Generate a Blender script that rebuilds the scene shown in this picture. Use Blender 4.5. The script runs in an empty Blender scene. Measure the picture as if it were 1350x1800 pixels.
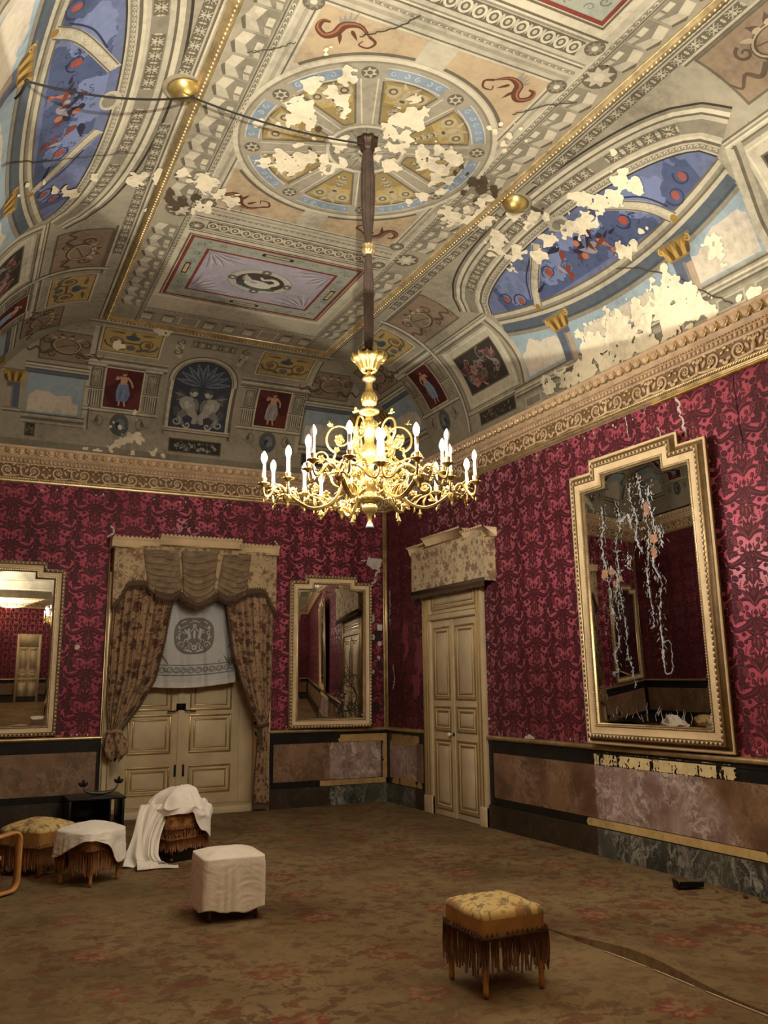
import bpy, math, random
import numpy as np
from mathutils import Vector, Matrix
from mathutils.geometry import tessellate_polygon

random.seed(7)
rng = np.random.default_rng(11)
S = bpy.context.scene
COL = S.collection
PI = math.pi

# ------------------------------------------------------------------ camera
CAM = (-5.632, -11.532, 1.6)
PITCH, YAW, ROLL, FPX = 0.19696, 0.45229, -0.00919, 1530.0
cd = bpy.data.cameras.new('camera')
co = bpy.data.objects.new('camera', cd)
COL.objects.link(co)
cd.sensor_fit = 'HORIZONTAL'
cd.sensor_width = 36.0
cd.lens = 36.0 * FPX / 1350.0
cd.clip_start = 0.05
_f = Vector((math.sin(YAW) * math.cos(PITCH), math.cos(YAW) * math.cos(PITCH), math.sin(PITCH)))
_r = Vector((math.cos(YAW), -math.sin(YAW), 0))
_u = _r.cross(_f)
_r2 = math.cos(ROLL) * _r + math.sin(ROLL) * _u
_u2 = -math.sin(ROLL) * _r + math.cos(ROLL) * _u
M = Matrix((_r2, _u2, -_f)).transposed().to_4x4()
M.translation = Vector(CAM)
co.matrix_world = M
S.camera = co

# ------------------------------------------------------------------ light and exposure
S.view_settings.view_transform = 'Standard'
S.view_settings.look = 'None'
S.view_settings.gamma = 1.0
S.view_settings.use_curve_mapping = False
S.view_settings.exposure = 1.5
BULB_STRENGTH = 290.0
BULB_COLOR = (1.0, 0.93, 0.82)
wd = bpy.data.worlds.new('world')
S.world = wd
wd.use_nodes = True
wd.node_tree.nodes['Background'].inputs[0].default_value = (0.9, 0.85, 0.8, 1)
wd.node_tree.nodes['Background'].inputs[1].default_value = 0.0
# a shaded flood lamp in the near part of the room throws light upwards only
LAMP_AT = (-5.3, -11.3, 2.95)
ld = bpy.data.lights.new('flood_lamp_light', 'SPOT')
ld.energy = 1050
ld.color = (1.0, 0.95, 0.84)
ld.spot_size = math.radians(97)
ld.spot_blend = 0.015
ld.shadow_soft_size = 0.03
lo = bpy.data.objects.new('flood_lamp_light', ld)
COL.objects.link(lo)
lo.location = LAMP_AT
_n = Vector((math.sin(0.75) * math.cos(1.08), math.cos(0.75) * math.cos(1.08), math.sin(1.08)))
lo.rotation_euler = _n.to_track_quat('-Z', 'Y').to_euler()

# ------------------------------------------------------------------ room measures (metres, corner of back and right wall = origin)
RW, RL = 5.8, 12.0
RAIL = 1.015
PLINTH = 0.26
CB = 4.135           # underside of the cornice
CT = 4.56            # top of the cornice
PX, PZ, Z0, D0 = 1.475, 5.98, 4.60, 0.06
YF, YN = -1.29, -10.3
XL, XR = -RW + PX, -PX
XC = -RW / 2
ARC = 2.18


def lin(r, g=None, b=None):
    if g is None:
        r, g, b = r
    f = lambda c: c / 12.92 if c <= 0.04045 else ((c + 0.055) / 1.055) ** 2.4
    return (f(r / 255), f(g / 255), f(b / 255))


# ------------------------------------------------------------------ noise
def _hash(ix, iy, seed):
    h = (ix.astype(np.int64) * 374761393 + iy.astype(np.int64) * 668265263 + seed * 1442695041) & 0x7fffffff
    h = ((h ^ (h >> 13)) * 1274126177) & 0x7fffffff
    return ((h ^ (h >> 16)) & 0xffff) / 65535.0


def vnoise(x, y, seed=0):
    x = np.asarray(x, float); y = np.asarray(y, float)
    ix, iy = np.floor(x), np.floor(y)
    fx, fy = x - ix, y - iy
    fx = fx * fx * (3 - 2 * fx); fy = fy * fy * (3 - 2 * fy)
    a, b = _hash(ix, iy, seed), _hash(ix + 1, iy, seed)
    c, d = _hash(ix, iy + 1, seed), _hash(ix + 1, iy + 1, seed)
    return (a * (1 - fx) + b * fx) * (1 - fy) + (c * (1 - fx) + d * fx) * fy


def fbm(x, y, seed=0, octaves=4):
    r, a, t = 0, 0.5, 0
    for k in range(octaves):
        r = r + a * vnoise(np.asarray(x) * 2 ** k, np.asarray(y) * 2 ** k, seed + 17 * k)
        t += a; a *= 0.55
    return r / t


# ------------------------------------------------------------------ mesh buffer
class Buf:
    def __init__(self):
        self.V, self.L, self.N, self.C, self.MI, self.P, self.n = [], [], [], [], [], [], 0

    def add(self, V, F, col=(1, 1, 1), mi=0, pat=None):
        V = np.asarray(V, float).reshape(-1, 3)
        if isinstance(F, np.ndarray):
            self.L.append(F.reshape(-1) + self.n)
            self.N.append(np.full(len(F), F.shape[1]))
            nf = len(F)
        else:
            self.L.append(np.array([i for f in F for i in f], int) + self.n)
            self.N.append(np.array([len(f) for f in F], int))
            nf = len(F)
        self.V.append(V)
        c = np.asarray(col, float)
        if c.ndim == 1:
            c = np.tile(c, (len(V), 1))
        self.C.append(c)
        self.P.append(np.zeros((len(V), 3)) if pat is None else np.asarray(pat, float).reshape(-1, 3))
        self.MI.append(np.full(nf, mi))
        self.n += len(V)
        return self

    def build(self, name, mats, parent=None, smooth=False, bevel=0.0):
        me = bpy.data.meshes.new(name)
        V = np.concatenate(self.V); L = np.concatenate(self.L); N = np.concatenate(self.N)
        me.vertices.add(len(V)); me.vertices.foreach_set('co', V.ravel())
        me.loops.add(len(L)); me.loops.foreach_set('vertex_index', L.astype(np.int32))
        me.polygons.add(len(N))
        st = np.concatenate([[0], np.cumsum(N)[:-1]])
        me.polygons.foreach_set('loop_start', st.astype(np.int32))
        try:
            me.polygons.foreach_set('loop_total', N.astype(np.int32))
        except Exception:
            pass
        me.polygons.foreach_set('material_index', np.concatenate(self.MI).astype(np.int32))
        me.update(calc_edges=True)
        at = me.attributes.new('Col', 'FLOAT_COLOR', 'POINT')
        C = np.concatenate(self.C)
        at.data.foreach_set('color', np.concatenate([C, np.ones((len(C), 1))], 1).ravel())
        P = np.concatenate(self.P)
        if np.any(P):
            ap = me.attributes.new('Pat', 'FLOAT_VECTOR', 'POINT')
            ap.data.foreach_set('vector', P.ravel())
        for m in (mats if isinstance(mats, (list, tuple)) else [mats]):
            me.materials.append(m)
        if smooth:
            me.polygons.foreach_set('use_smooth', np.ones(len(N), bool))
        me.validate()
        o = bpy.data.objects.new(name, me)
        COL.objects.link(o)
        if parent is not None:
            o.parent = parent
        if bevel:
            b = o.modifiers.new('bevel', 'BEVEL')
            b.width = bevel; b.segments = 2; b.limit_method = 'ANGLE'; b.angle_limit = 0.6
        return o


def tag(o, label=None, cat=None, group=None, kind=None):
    if label: o['label'] = label
    if cat: o['category'] = cat
    if group: o['group'] = group
    if kind: o['kind'] = kind
    return o


def empty(name, loc, label=None, cat=None, group=None, rz=0.0):
    o = bpy.data.objects.new(name, None)
    o.empty_display_size = 0.1
    COL.objects.link(o)
    o.location = loc
    o.rotation_euler = (0, 0, rz)
    return tag(o, label, cat, group)


# ---- shape generators: each returns (V, F)
def box(x0, y0, z0, x1, y1, z1):
    V = [(x, y, z) for x in (x0, x1) for y in (y0, y1) for z in (z0, z1)]
    F = np.array([(0, 1, 3, 2), (4, 6, 7, 5), (0, 4, 5, 1), (2, 3, 7, 6), (0, 2, 6, 4), (1, 5, 7, 3)])
    return np.array(V, float), F


def gridF(nu, nv, wrap=False):
    F = []
    a = np.arange(nu if wrap else nu - 1)
    b = np.arange(nv - 1)
    A, B = np.meshgrid(a, b, indexing='ij')
    A2 = (A + 1) % nu
    F = np.stack([A * nv + B, A2 * nv + B, A2 * nv + B + 1, A * nv + B + 1], -1).reshape(-1, 4)
    return F


def grid(fn, u0, u1, v0, v1, nu, nv):
    U, Vv = np.meshgrid(np.linspace(u0, u1, nu), np.linspace(v0, v1, nv), indexing='ij')
    P = fn(U.ravel(), Vv.ravel())
    return np.stack([np.broadcast_to(c, U.size) for c in P], -1), gridF(nu, nv)


def lathe(prof, n=20, c=(0, 0, 0), lobes=0, lobe_amp=0.0):
    prof = np.array(prof, float)
    a = np.arange(n) * 2 * PI / n
    m = 1 + lobe_amp * np.cos(lobes * a) if lobes else np.ones(n)
    R, Z = prof[:, 0], prof[:, 1]
    V = np.stack([np.outer(np.cos(a) * m, R) + c[0], np.outer(np.sin(a) * m, R) + c[1], np.tile(Z, (n, 1)) + c[2]], -1)
    return V.reshape(-1, 3), gridF(n, len(prof), True)


def smooth_path(pts, n=24, closed=False):
    p = np.array(pts, float)
    k = len(p)
    if k == 2:
        t = np.linspace(0, 1, n)[:, None]
        return p[0] * (1 - t) + p[1] * t
    if closed:
        q = np.concatenate([p[-1:], p, p[:2]])
    else:
        q = np.concatenate([2 * p[:1] - p[1:2], p, 2 * p[-1:] - p[-2:-1]])
    seg = k if closed else k - 1
    out = []
    for t in np.linspace(0, seg, n, endpoint=not closed):
        i = min(int(t), seg - 1); f = t - i
        a, b, c, d = q[i], q[i + 1], q[i + 2], q[i + 3]
        out.append(0.5 * (2 * b + (c - a) * f + (2 * a - 5 * b + 4 * c - d) * f * f + (3 * b - a - 3 * c + d) * f ** 3))
    return np.array(out)


def tube(path, r, k=8, caps=True):
    p = np.asarray(path, float)
    n = len(p)
    r = np.broadcast_to(np.asarray(r, float), (n,)) if np.ndim(r) < 2 else r
    T = np.gradient(p, axis=0)
    T /= np.linalg.norm(T, axis=1)[:, None] + 1e-12
    up = np.array([0, 0, 1.0]) if abs(T[0][2]) < 0.9 else np.array([1.0, 0, 0])
    A = np.zeros_like(p); B = np.zeros_like(p)
    for i in range(n):
        a = up - T[i] * up.dot(T[i])
        a /= np.linalg.norm(a) + 1e-12
        A[i] = a; B[i] = np.cross(T[i], a); up = a
    th = np.arange(k) * 2 * PI / k
    V = p[None] + r[None, :, None] * (np.cos(th)[:, None, None] * A[None] + np.sin(th)[:, None, None] * B[None])
    V = V.reshape(-1, 3)
    F = [tuple(f) for f in gridF(k, n, True)]
    if caps:
        F.append(tuple(i * n for i in range(k))); F.append(tuple(i * n + n - 1 for i in reversed(range(k))))
    return V, F


def ball(c, rx, ry=None, rz=None, n=10, m=7):
    ry = rx if ry is None else ry; rz = rx if rz is None else rz
    th = np.linspace(0, PI, m)
    a = np.arange(n) * 2 * PI / n
    V = np.stack([c[0] + rx * np.outer(np.cos(a), np.sin(th)), c[1] + ry * np.outer(np.sin(a), np.sin(th)), c[2] - rz * np.tile(np.cos(th), (n, 1))], -1)
    return V.reshape(-1, 3), gridF(n, m, True)


def xf(VF, m):
    V, F = VF
    m = np.array(m)
    return V @ m[:3, :3].T + m[:3, 3], F


def profile_extrude(prof, p0, p1, out):
    """profile (out, z) swept straight from p0 to p1 along a wall; out = unit vector into the room"""
    prof = np.array(prof, float)
    ends = []
    for p in (p0, p1):
        ends.append(np.stack([p[0] + out[0] * prof[:, 0], p[1] + out[1] * prof[:, 0], prof[:, 1]], -1))
    V = np.concatenate(ends)
    n = len(prof)
    F = np.array([(i, i + 1, n + i + 1, n + i) for i in range(n - 1)])
    return V, F


# ------------------------------------------------------------------ flat painting in a 2-D chart
class P2:
    """coloured shapes in a plane: triangles/quads with a layer number"""
    def __init__(self, maxlen=None):
        self.V, self.F, self.C, self.Ly, self.MI, self.n = [], [], [], [], [], 0
        self.maxlen = maxlen

    def _add(self, V, F, col, ly, mi):
        V = np.asarray(V, float)
        F = np.asarray(F, int)
        if F.shape[1] == 4 and self.maxlen:
            F = np.concatenate([F[:, [0, 1, 2]], F[:, [0, 2, 3]]])
        if self.maxlen and F.shape[1] == 3:
            V, F = self._sub(V, F)
        if F.shape[1] == 4:
            F = np.concatenate([F[:, [0, 1, 2]], F[:, [0, 2, 3]]])
        self.k = getattr(self, 'k', 0) + 1      # every shape a hair above the one before, so none are coplanar
        ly = ly + (self.k % 23) * 0.008
        self.V.append(V); self.F.append(F + self.n)
        self.C.append(np.tile(np.asarray(col, float), (len(V), 1)))
        self.Ly.append(np.full(len(V), float(ly)))
        self.MI.append(np.full(len(F), mi))
        self.n += len(V)

    def _sub(self, V, F):
        V = [tuple(v) for v in V]
        todo = [tuple(f) for f in F]
        out = []
        mid = {}
        ml = self.maxlen
        while todo:
            a, b, c = todo.pop()
            e = [(abs(V[a][1] - V[b][1]) + 0.25 * abs(V[a][0] - V[b][0]), a, b, c), (abs(V[b][1] - V[c][1]) + 0.25 * abs(V[b][0] - V[c][0]), b, c, a), (abs(V[c][1] - V[a][1]) + 0.25 * abs(V[c][0] - V[a][0]), c, a, b)]
            l, i, j, k = max(e)
            if l < ml:
                out.append((a, b, c)); continue
            key = (min(i, j), max(i, j))
            if key not in mid:
                mid[key] = len(V)
                V.append(((V[i][0] + V[j][0]) / 2, (V[i][1] + V[j][1]) / 2))
            m = mid[key]
            todo += [(i, m, k), (m, j, k)]
        return np.array(V), np.array(out)

    def poly(self, pts, col, ly=1, mi=0):
        pts = [(p[0], p[1]) for p in pts]
        F = tessellate_polygon([[Vector((p[0], p[1], 0)) for p in pts]])
        if len(F):
            self._add(pts, F, col, ly, mi)
        return self

    def rect(self, u0, v0, u1, v1, col, ly=1, mi=0):
        self._add([(u0, v0), (u1, v0), (u1, v1), (u0, v1)], [(0, 1, 2, 3)], col, ly, mi)
        return self

    def frame(self, u0, v0, u1, v1, w, col, ly=1, mi=0):
        u0, u1 = min(u0, u1), max(u0, u1); v0, v1 = min(v0, v1), max(v0, v1)
        self.rect(u0, v0, u1, v0 + w, col, ly, mi); self.rect(u0, v1 - w, u1, v1, col, ly, mi)
        self.rect(u0, v0 + w, u0 + w, v1 - w, col, ly, mi); self.rect(u1 - w, v0 + w, u1, v1 - w, col, ly, mi)
        return self

    def ell(self, cu, cv, ru, rv, col, ly=1, n=20, a0=0.0, rot=0.0, mi=0):
        a = np.arange(n) * 2 * PI / n + a0
        x, y = ru * np.cos(a), rv * np.sin(a)
        c, s = math.cos(rot), math.sin(rot)
        V = np.stack([cu + c * x - s * y, cv + s * x + c * y], -1)
        V = np.concatenate([V, [[cu, cv]]])
        self._add(V, [(i, (i + 1) % n, n) for i in range(n)], col, ly, mi)
        return self

    def strip(self, path, w, col, ly=1, mi=0):
        p = np.asarray(path, float)
        w = np.broadcast_to(np.asarray(w, float), (len(p),))
        T = np.gradient(p, axis=0); T /= np.linalg.norm(T, axis=1)[:, None] + 1e-12
        Nn = np.stack([-T[:, 1], T[:, 0]], -1)
        V = np.concatenate([p + Nn * w[:, None] / 2, p - Nn * w[:, None] / 2])
        n = len(p)
        self._add(V, [(i, i + 1, n + i + 1, n + i) for i in range(n - 1)], col, ly, mi)
        return self

    def ring(self, cu, cv, r0, r1, col, ly=1, a0=0.0, a1=2 * PI, n=48, sv=1.0, mi=0):
        a = np.linspace(a0, a1, n)
        V = np.concatenate([np.stack([cu + r * np.cos(a), cv + sv * r * np.sin(a)], -1) for r in (r0, r1)])
        self._add(V, [(i, i + 1, n + i + 1, n + i) for i in range(n - 1)], col, ly, mi)
        return self

    def leaf(self, u, v, ang, length, width, col, ly=1, mi=0, tip=0.55):
        t = np.linspace(0, 1, 9)
        w = np.sin(PI * t ** tip) * width / 2
        c, s = math.cos(ang), math.sin(ang)
        L = [(u + c * tt * length - s * ww, v + s * tt * length + c * ww) for tt, ww in zip(t, w)]
        R = [(u + c * tt * length + s * ww, v + s * tt * length - c * ww) for tt, ww in zip(t, w)]
        V = np.array(L + R)
        self._add(V, [(i, i + 1, 9 + i + 1, 9 + i) for i in range(8)], col, ly, mi)
        return self

    def spiral(self, u, v, r, turns, a0, w, col, ly=1, hand=1, n=20, mi=0):
        t = np.linspace(0, 1, n)
        a = a0 + hand * turns * 2 * PI * t
        rr = r * (1 - 0.85 * t)
        self.strip(np.stack([u + rr * np.cos(a), v + rr * np.sin(a)], -1), w * (1 - 0.5 * t), col, ly, mi)
        return self

    def place(self, other, t=(0, 0), sc=(1, 1), rot=0.0, dl=0.0):
        c, s = math.cos(rot), math.sin(rot)
        off = self.n
        for V, F, C, Ly, MI in zip(other.V, other.F, other.C, other.Ly, other.MI):
            X = V * np.array(sc)
            X = np.stack([c * X[:, 0] - s * X[:, 1] + t[0], s * X[:, 0] + c * X[:, 1] + t[1]], -1)
            self.V.append(X); self.F.append(F + off); self.C.append(C); self.Ly.append(Ly + dl); self.MI.append(MI)
        self.n += other.n
        return self

    def to(self, buf, chart, lay=0.0016, base=0.0):
        if not self.V:
            return
        V = np.concatenate(self.V)
        buf.add(chart(V[:, 0], V[:, 1], np.concatenate(self.Ly) * lay + base), np.concatenate(self.F), np.concatenate(self.C), 0)
        buf.MI[-1] = np.concatenate(self.MI)


def merge_proto(p):
    """collapse a P2 into one block for fast placing"""
    q = P2()
    q.V = [np.concatenate(p.V)]; q.F = [np.concatenate(p.F)]; q.C = [np.concatenate(p.C)]
    q.Ly = [np.concatenate(p.Ly)]; q.MI = [np.concatenate(p.MI)]; q.n = p.n
    return q


def patches(p2, field, u0, u1, v0, v1, step, col, ly, mi=0):
    """fill field > 0 with little cells cut along the zero line (peeled plaster, stains)"""
    nu, nv = int((u1 - u0) / step) + 1, int((v1 - v0) / step) + 1
    U, Vv = np.meshgrid(u0 + np.arange(nu) * step, v0 + np.arange(nv) * step, indexing='ij')
    f = field(U, Vv)
    verts, faces = [], []
    pos = f > 0
    idx = {}

    def vert(x, y):
        k = (round(x, 5), round(y, 5))
        if k not in idx:
            idx[k] = len(verts); verts.append((x, y))
        return idx[k]
    any4 = pos[:-1, :-1] | pos[1:, :-1] | pos[1:, 1:] | pos[:-1, 1:]
    for i, j in zip(*np.nonzero(any4)):
        cs = [(i, j), (i + 1, j), (i + 1, j + 1), (i, j + 1)]
        poly = []
        for a in range(4):
            p, q = cs[a], cs[(a + 1) % 4]
            fp, fq = f[p], f[q]
            if fp > 0:
                poly.append(vert(U[p], Vv[p]))
            if (fp > 0) != (fq > 0):
                t = fp / (fp - fq)
                poly.append(vert(U[p] + (U[q] - U[p]) * t, Vv[p] + (Vv[q] - Vv[p]) * t))
        for k in range(1, len(poly) - 1):
            faces.append((poly[0], poly[k], poly[k + 1]))
    if faces:
        ml, p2.maxlen = p2.maxlen, None
        p2._add(verts, faces, col, ly, mi)
        p2.maxlen = ml


def blobs(lst, seed, amp=0.55, fr=9.0):
    """field from soft discs (u, v, radius[, stretch]) roughened by noise"""
    def f(U, Vv):
        m = np.full(U.shape, -9.0)
        for b in lst:
            su = b[3] if len(b) > 3 else 1.0
            d = np.hypot((U - b[0]) / (b[2] * su), (Vv - b[1]) / b[2])
            m = np.maximum(m, 1 - d)
        return m + amp * 2 * (fbm(U * fr, Vv * fr, seed, 4) - 0.5) + 0.5 * amp * (vnoise(U * fr * 5, Vv * fr * 5, seed + 5) - 0.5)
    return f


# ------------------------------------------------------------------ charts
def ch_right(u, v, l): return np.stack([-l, -u, v], -1)
def ch_left(u, v, l): return np.stack([-RW + l, -u, v], -1)
def ch_back(u, v, l): return np.stack([-u, -l, v], -1)
def ch_near(u, v, l): return np.stack([-u, -RL + l, v], -1)
def ch_flat(u, v, l): return np.stack([u, v, PZ - l], -1)


def _arc(v, l):
    ph = np.clip(v / ARC, 0, 1) * PI / 2
    a, b = PX - D0, PZ - Z0
    d = D0 + a * (1 - np.cos(ph)); z = Z0 + b * np.sin(ph)
    nd, nz = b * np.cos(ph), -a * np.sin(ph)
    k = np.hypot(nd, nz)
    return d + l * nd / k, z + l * nz / k


def ch_cr(u, v, l):
    d, z = _arc(v, l); return np.stack([-d, u, z], -1)
def ch_cl(u, v, l):
    d, z = _arc(v, l); return np.stack([-RW + d, u, z], -1)
def ch_cb(u, v, l):
    d, z = _arc(v, l); return np.stack([u, -d * (-YF) / PX, z], -1)
def ch_cn(u, v, l):
    d, z = _arc(v, l); return np.stack([u, -RL + d * (RL + YN) / PX, z], -1)

# ------------------------------------------------------------------ materials
class NT:
    def __init__(self, name):
        self.m = bpy.data.materials.new(name)
        self.m.use_nodes = True
        self.t = self.m.node_tree
        self.bs = self.t.nodes['Principled BSDF']

    def n(self, typ, **kw):
        x = self.t.nodes.new(typ)
        for k, v in kw.items():
            if k.startswith('i_'):
                key = k[2:]
                key = int(key) if key.isdigit() else key.replace('_', ' ')
                self.put(x.inputs[key], v)
            else:
                setattr(x, k, v)
        return x

    def put(self, sock, v):
        if isinstance(v, bpy.types.NodeSocket):
            self.t.links.new(v, sock)
        elif isinstance(v, tuple) and sock.type == 'RGBA' and len(v) == 3:
            sock.default_value = (*v, 1)
        else:
            sock.default_value = v

    def math(self, op, a, b=0.0, c=0.0):
        x = self.n('ShaderNodeMath', operation=op)
        self.put(x.inputs[0], a); self.put(x.inputs[1], b)
        if op in ('MULTIPLY_ADD', 'SMOOTH_MIN'): self.put(x.inputs[2], c)
        return x.outputs[0]

    def coords(self, scale=(1, 1, 1), attr=None):
        if attr:
            s = self.n('ShaderNodeAttribute', attribute_name=attr).outputs['Vector']
        else:
            s = self.n('ShaderNodeTexCoord').outputs['Object']
        if scale == (1, 1, 1):
            return s
        return self.n('ShaderNodeMapping', i_Vector=s, i_Scale=scale).outputs[0]

    def noise(self, vec, scale, detail=4.0, rough=0.55, dist=0.0):
        return self.n('ShaderNodeTexNoise', i_Vector=vec, i_Scale=scale, i_Detail=detail, i_Roughness=rough, i_Distortion=dist).outputs[0]

    def ramp(self, f, stops, interp='LINEAR'):
        x = self.n('ShaderNodeValToRGB', i_Fac=f)
        x.color_ramp.interpolation = interp
        e = x.color_ramp.elements
        while len(e) < len(stops):
            e.new(0.5)
        for el, (p, c) in zip(e, stops):
            el.position = p
            el.color = (*c, 1) if isinstance(c, tuple) else (c, c, c, 1)
        return x.outputs[0]

    def mix(self, f, a, b, typ='MIX'):
        x = self.n('ShaderNodeMix', data_type='RGBA', blend_type=typ)
        self.put(x.inputs[0], f); self.put(x.inputs[6], a); self.put(x.inputs[7], b)
        return x.outputs[2]

    def step(self, f, lo, hi):
        x = self.n('ShaderNodeMapRange')
        self.put(x.inputs[0], f); x.inputs[1].default_value = lo; x.inputs[2].default_value = hi
        return x.outputs[0]

    def bump(self, h, strength=0.3, dist=0.01):
        x = self.n('ShaderNodeBump', i_Strength=strength, i_Distance=dist, i_Height=h)
        self.put(self.bs.inputs['Normal'], x.outputs[0])

    def out(self, color=None, rough=None, metal=None, spec=None):
        if color is not None: self.put(self.bs.inputs['Base Color'], color)
        if rough is not None: self.put(self.bs.inputs['Roughness'], rough)
        if metal is not None: self.put(self.bs.inputs['Metallic'], metal)
        if spec is not None: self.put(self.bs.inputs['Specular IOR Level'], spec)
        return self.m


def mottled(name, c, rough=0.6, metal=0.0, amt=0.25, scale=6.0, spec=0.4, bumpy=0.0):
    t = NT(name)
    v = t.coords()
    f = t.noise(v, scale, 6)
    col = t.mix(t.step(f, 0.3, 0.7), tuple(x * (1 - amt) for x in c), tuple(min(1, x * (1 + amt)) for x in c))
    if bumpy:
        t.bump(t.noise(v, scale * 6, 5), bumpy, 0.004)
    return t.out(col, rough, metal, spec)


def painted(name, rough=0.75, metal=0.0, amt=0.16, spec=0.25, s1=1.3, s2=14.0, bumpy=0.0, tone=1.0):
    """colour attribute with grime"""
    t = NT(name)
    v = t.coords()
    a = t.n('ShaderNodeAttribute', attribute_name='Col').outputs['Color']
    f = t.math('MULTIPLY_ADD', t.noise(v, s1, 5), 0.6, t.math('MULTIPLY', t.noise(v, s2, 5, 0.65), 0.4))
    g = t.ramp(f, [(0.34, 1 - amt * 1.9), (0.5, 1.0), (0.66, 1 + amt)])
    if bumpy:
        t.bump(t.noise(v, 60, 4), bumpy, 0.003)
    return t.out(t.mix(1.0, t.mix(1.0, a, (tone, tone, tone), 'MULTIPLY'), g, 'MULTIPLY'), rough, metal, spec)


M_CEIL = painted('fresco_plaster', 0.8, amt=0.2, tone=0.76)
M_ATTR = painted('painted_surface', 0.7, amt=0.12)
M_CLOTHATTR = painted('dyed_cloth', 0.85, amt=0.12, spec=0.15)


def damask_mat(name, rough, spec, amt, sheen):
    t = NT(name)
    v = t.coords()
    a = t.n('ShaderNodeAttribute', attribute_name='Col').outputs['Color']
    big = t.noise(v, 0.9, 4)
    weave = t.noise(t.coords((60, 60, 500)), 1.0, 2)
    g = t.ramp(t.math('MULTIPLY_ADD', big, 0.75, t.math('MULTIPLY', weave, 0.25)), [(0.33, 1 - amt * 1.6), (0.5, 1.0), (0.68, 1 + amt)])
    t.bs.inputs['Sheen Weight'].default_value = sheen
    t.bs.inputs['Sheen Roughness'].default_value = 0.4
    t.bs.inputs['Sheen Tint'].default_value = (1.0, 0.55, 0.6, 1)
    return t.out(t.mix(1.0, a, g, 'MULTIPLY'), rough, 0.0, spec)


M_SATIN = damask_mat('crimson_satin_ground', 0.42, 0.45, 0.25, 0.15)
M_DAMASK = damask_mat('burgundy_damask_figure', 0.6, 0.2, 0.2, 0.05)


def gilt(name, c=(0.72, 0.50, 0.20), rough=0.34, metal=0.85, amt=0.35):
    t = NT(name)
    v = t.coords()
    f = t.noise(v, 9.0, 7, 0.65)
    col = t.mix(t.step(f, 0.35, 0.68), tuple(x * (1 - amt) for x in c), tuple(min(1, x * (1 + amt * .5)) for x in c))
    r = t.step(f, 0.1, 1.2)
    t.bump(t.noise(v, 90, 3), 0.15, 0.002)
    return t.out(col, t.math('MULTIPLY_ADD', r, 0.25, rough - 0.1), metal, 0.5)


M_GOLD = gilt('worn_gilding', (0.66, 0.50, 0.25), 0.38, 0.75)
M_BRIGHTGOLD = gilt('bright_gilt_rod', (0.85, 0.62, 0.22), 0.25, 0.9, 0.2)
M_PALEGOLD = gilt('pale_gilt_bronze', (0.56, 0.40, 0.13), 0.34, 0.8, 0.35)
M_CREAMPAINT = mottled('aged_cream_paint', lin(206, 188, 150), 0.5, 0, 0.12, 4)
M_FRAME = mottled('cream_gilt_frame', lin(222, 196, 152), 0.42, 0.0, 0.12, 7)
M_CORNICE = mottled('dusty_stucco', lin(202, 174, 140), 0.5, 0.0, 0.2, 8)
M_DARKWOOD = mottled('dark_turned_wood', lin(70, 44, 24), 0.45, 0, 0.3, 20)
M_YELLOWWOOD = mottled('ochre_wood', lin(165, 115, 52), 0.45, 0, 0.25, 20)
M_BLACK = mottled('black_lacquer', lin(20, 19, 18), 0.35, 0, 0.3, 12, 0.4)
M_IRON = mottled('black_iron', lin(24, 22, 20), 0.5, 0.3, 0.3, 30)
M_WIRE = mottled('black_cable', lin(26, 22, 20), 0.7, 0, 0.2, 30)
M_WHITEPLAST = mottled('white_plastic', lin(215, 210, 195), 0.4, 0, 0.05, 10)
M_SLEEVE = mottled('brown_velvet_sleeve', lin(62, 48, 38), 0.8, 0, 0.3, 14)
M_CANDLE = mottled('ivory_candle_tube', lin(228, 216, 190), 0.45, 0, 0.08, 20)


def linen(name, c, amt=0.1, stain=0.0):
    t = NT(name)
    v = t.coords()
    f = t.noise(v, 5.0, 6)
    col = t.mix(t.step(f, 0.3, 0.7), tuple(x * (1 - amt) for x in c), tuple(min(1, x * (1 + amt)) for x in c))
    if stain:
        col = t.mix(t.math('MULTIPLY', t.step(t.noise(v, 9.0, 5), 0.6, 0.75), stain), col, lin(150, 120, 80))
    t.bump(t.noise(t.coords((1, 1, 1)), 28, 5, 0.6), 0.35, 0.01)
    t.bs.inputs['Sheen Weight'].default_value = 0.2
    return t.out(col, 0.9, 0, 0.1)


M_LINEN = linen('white_linen', lin(234, 226, 208), 0.08, 0.25)
M_SHEET = linen('off_white_dust_sheet', lin(232, 225, 210), 0.08, 0.1)
M_LACE = linen('grey_white_lace_cloth', lin(192, 190, 184), 0.06)


def bulb_mat(name, lit):
    t = NT(name)
    if lit:
        t.bs.inputs['Emission Color'].default_value = (*BULB_COLOR, 1)
        t.bs.inputs['Emission Strength'].default_value = BULB_STRENGTH
        return t.out((0.9, 0.88, 0.8), 0.3)
    t.bs.inputs['Transmission Weight'].default_value = 0.15
    return t.out((0.86, 0.85, 0.8), 0.15, 0, 0.5)


M_LIT = bulb_mat('lit_bulb_glass', True)
M_UNLIT = bulb_mat('unlit_frosted_bulb', False)


def mirror_mat():
    t = NT('old_mirror_glass')
    v = t.coords()
    f = t.noise(v, 3.0, 6)
    return t.out(t.mix(t.step(f, 0.35, 0.7), (0.50, 0.48, 0.45), (0.66, 0.64, 0.60)), t.math('MULTIPLY', t.step(f, 0.45, 0.9), 0.06), 1.0, 0.5)


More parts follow.
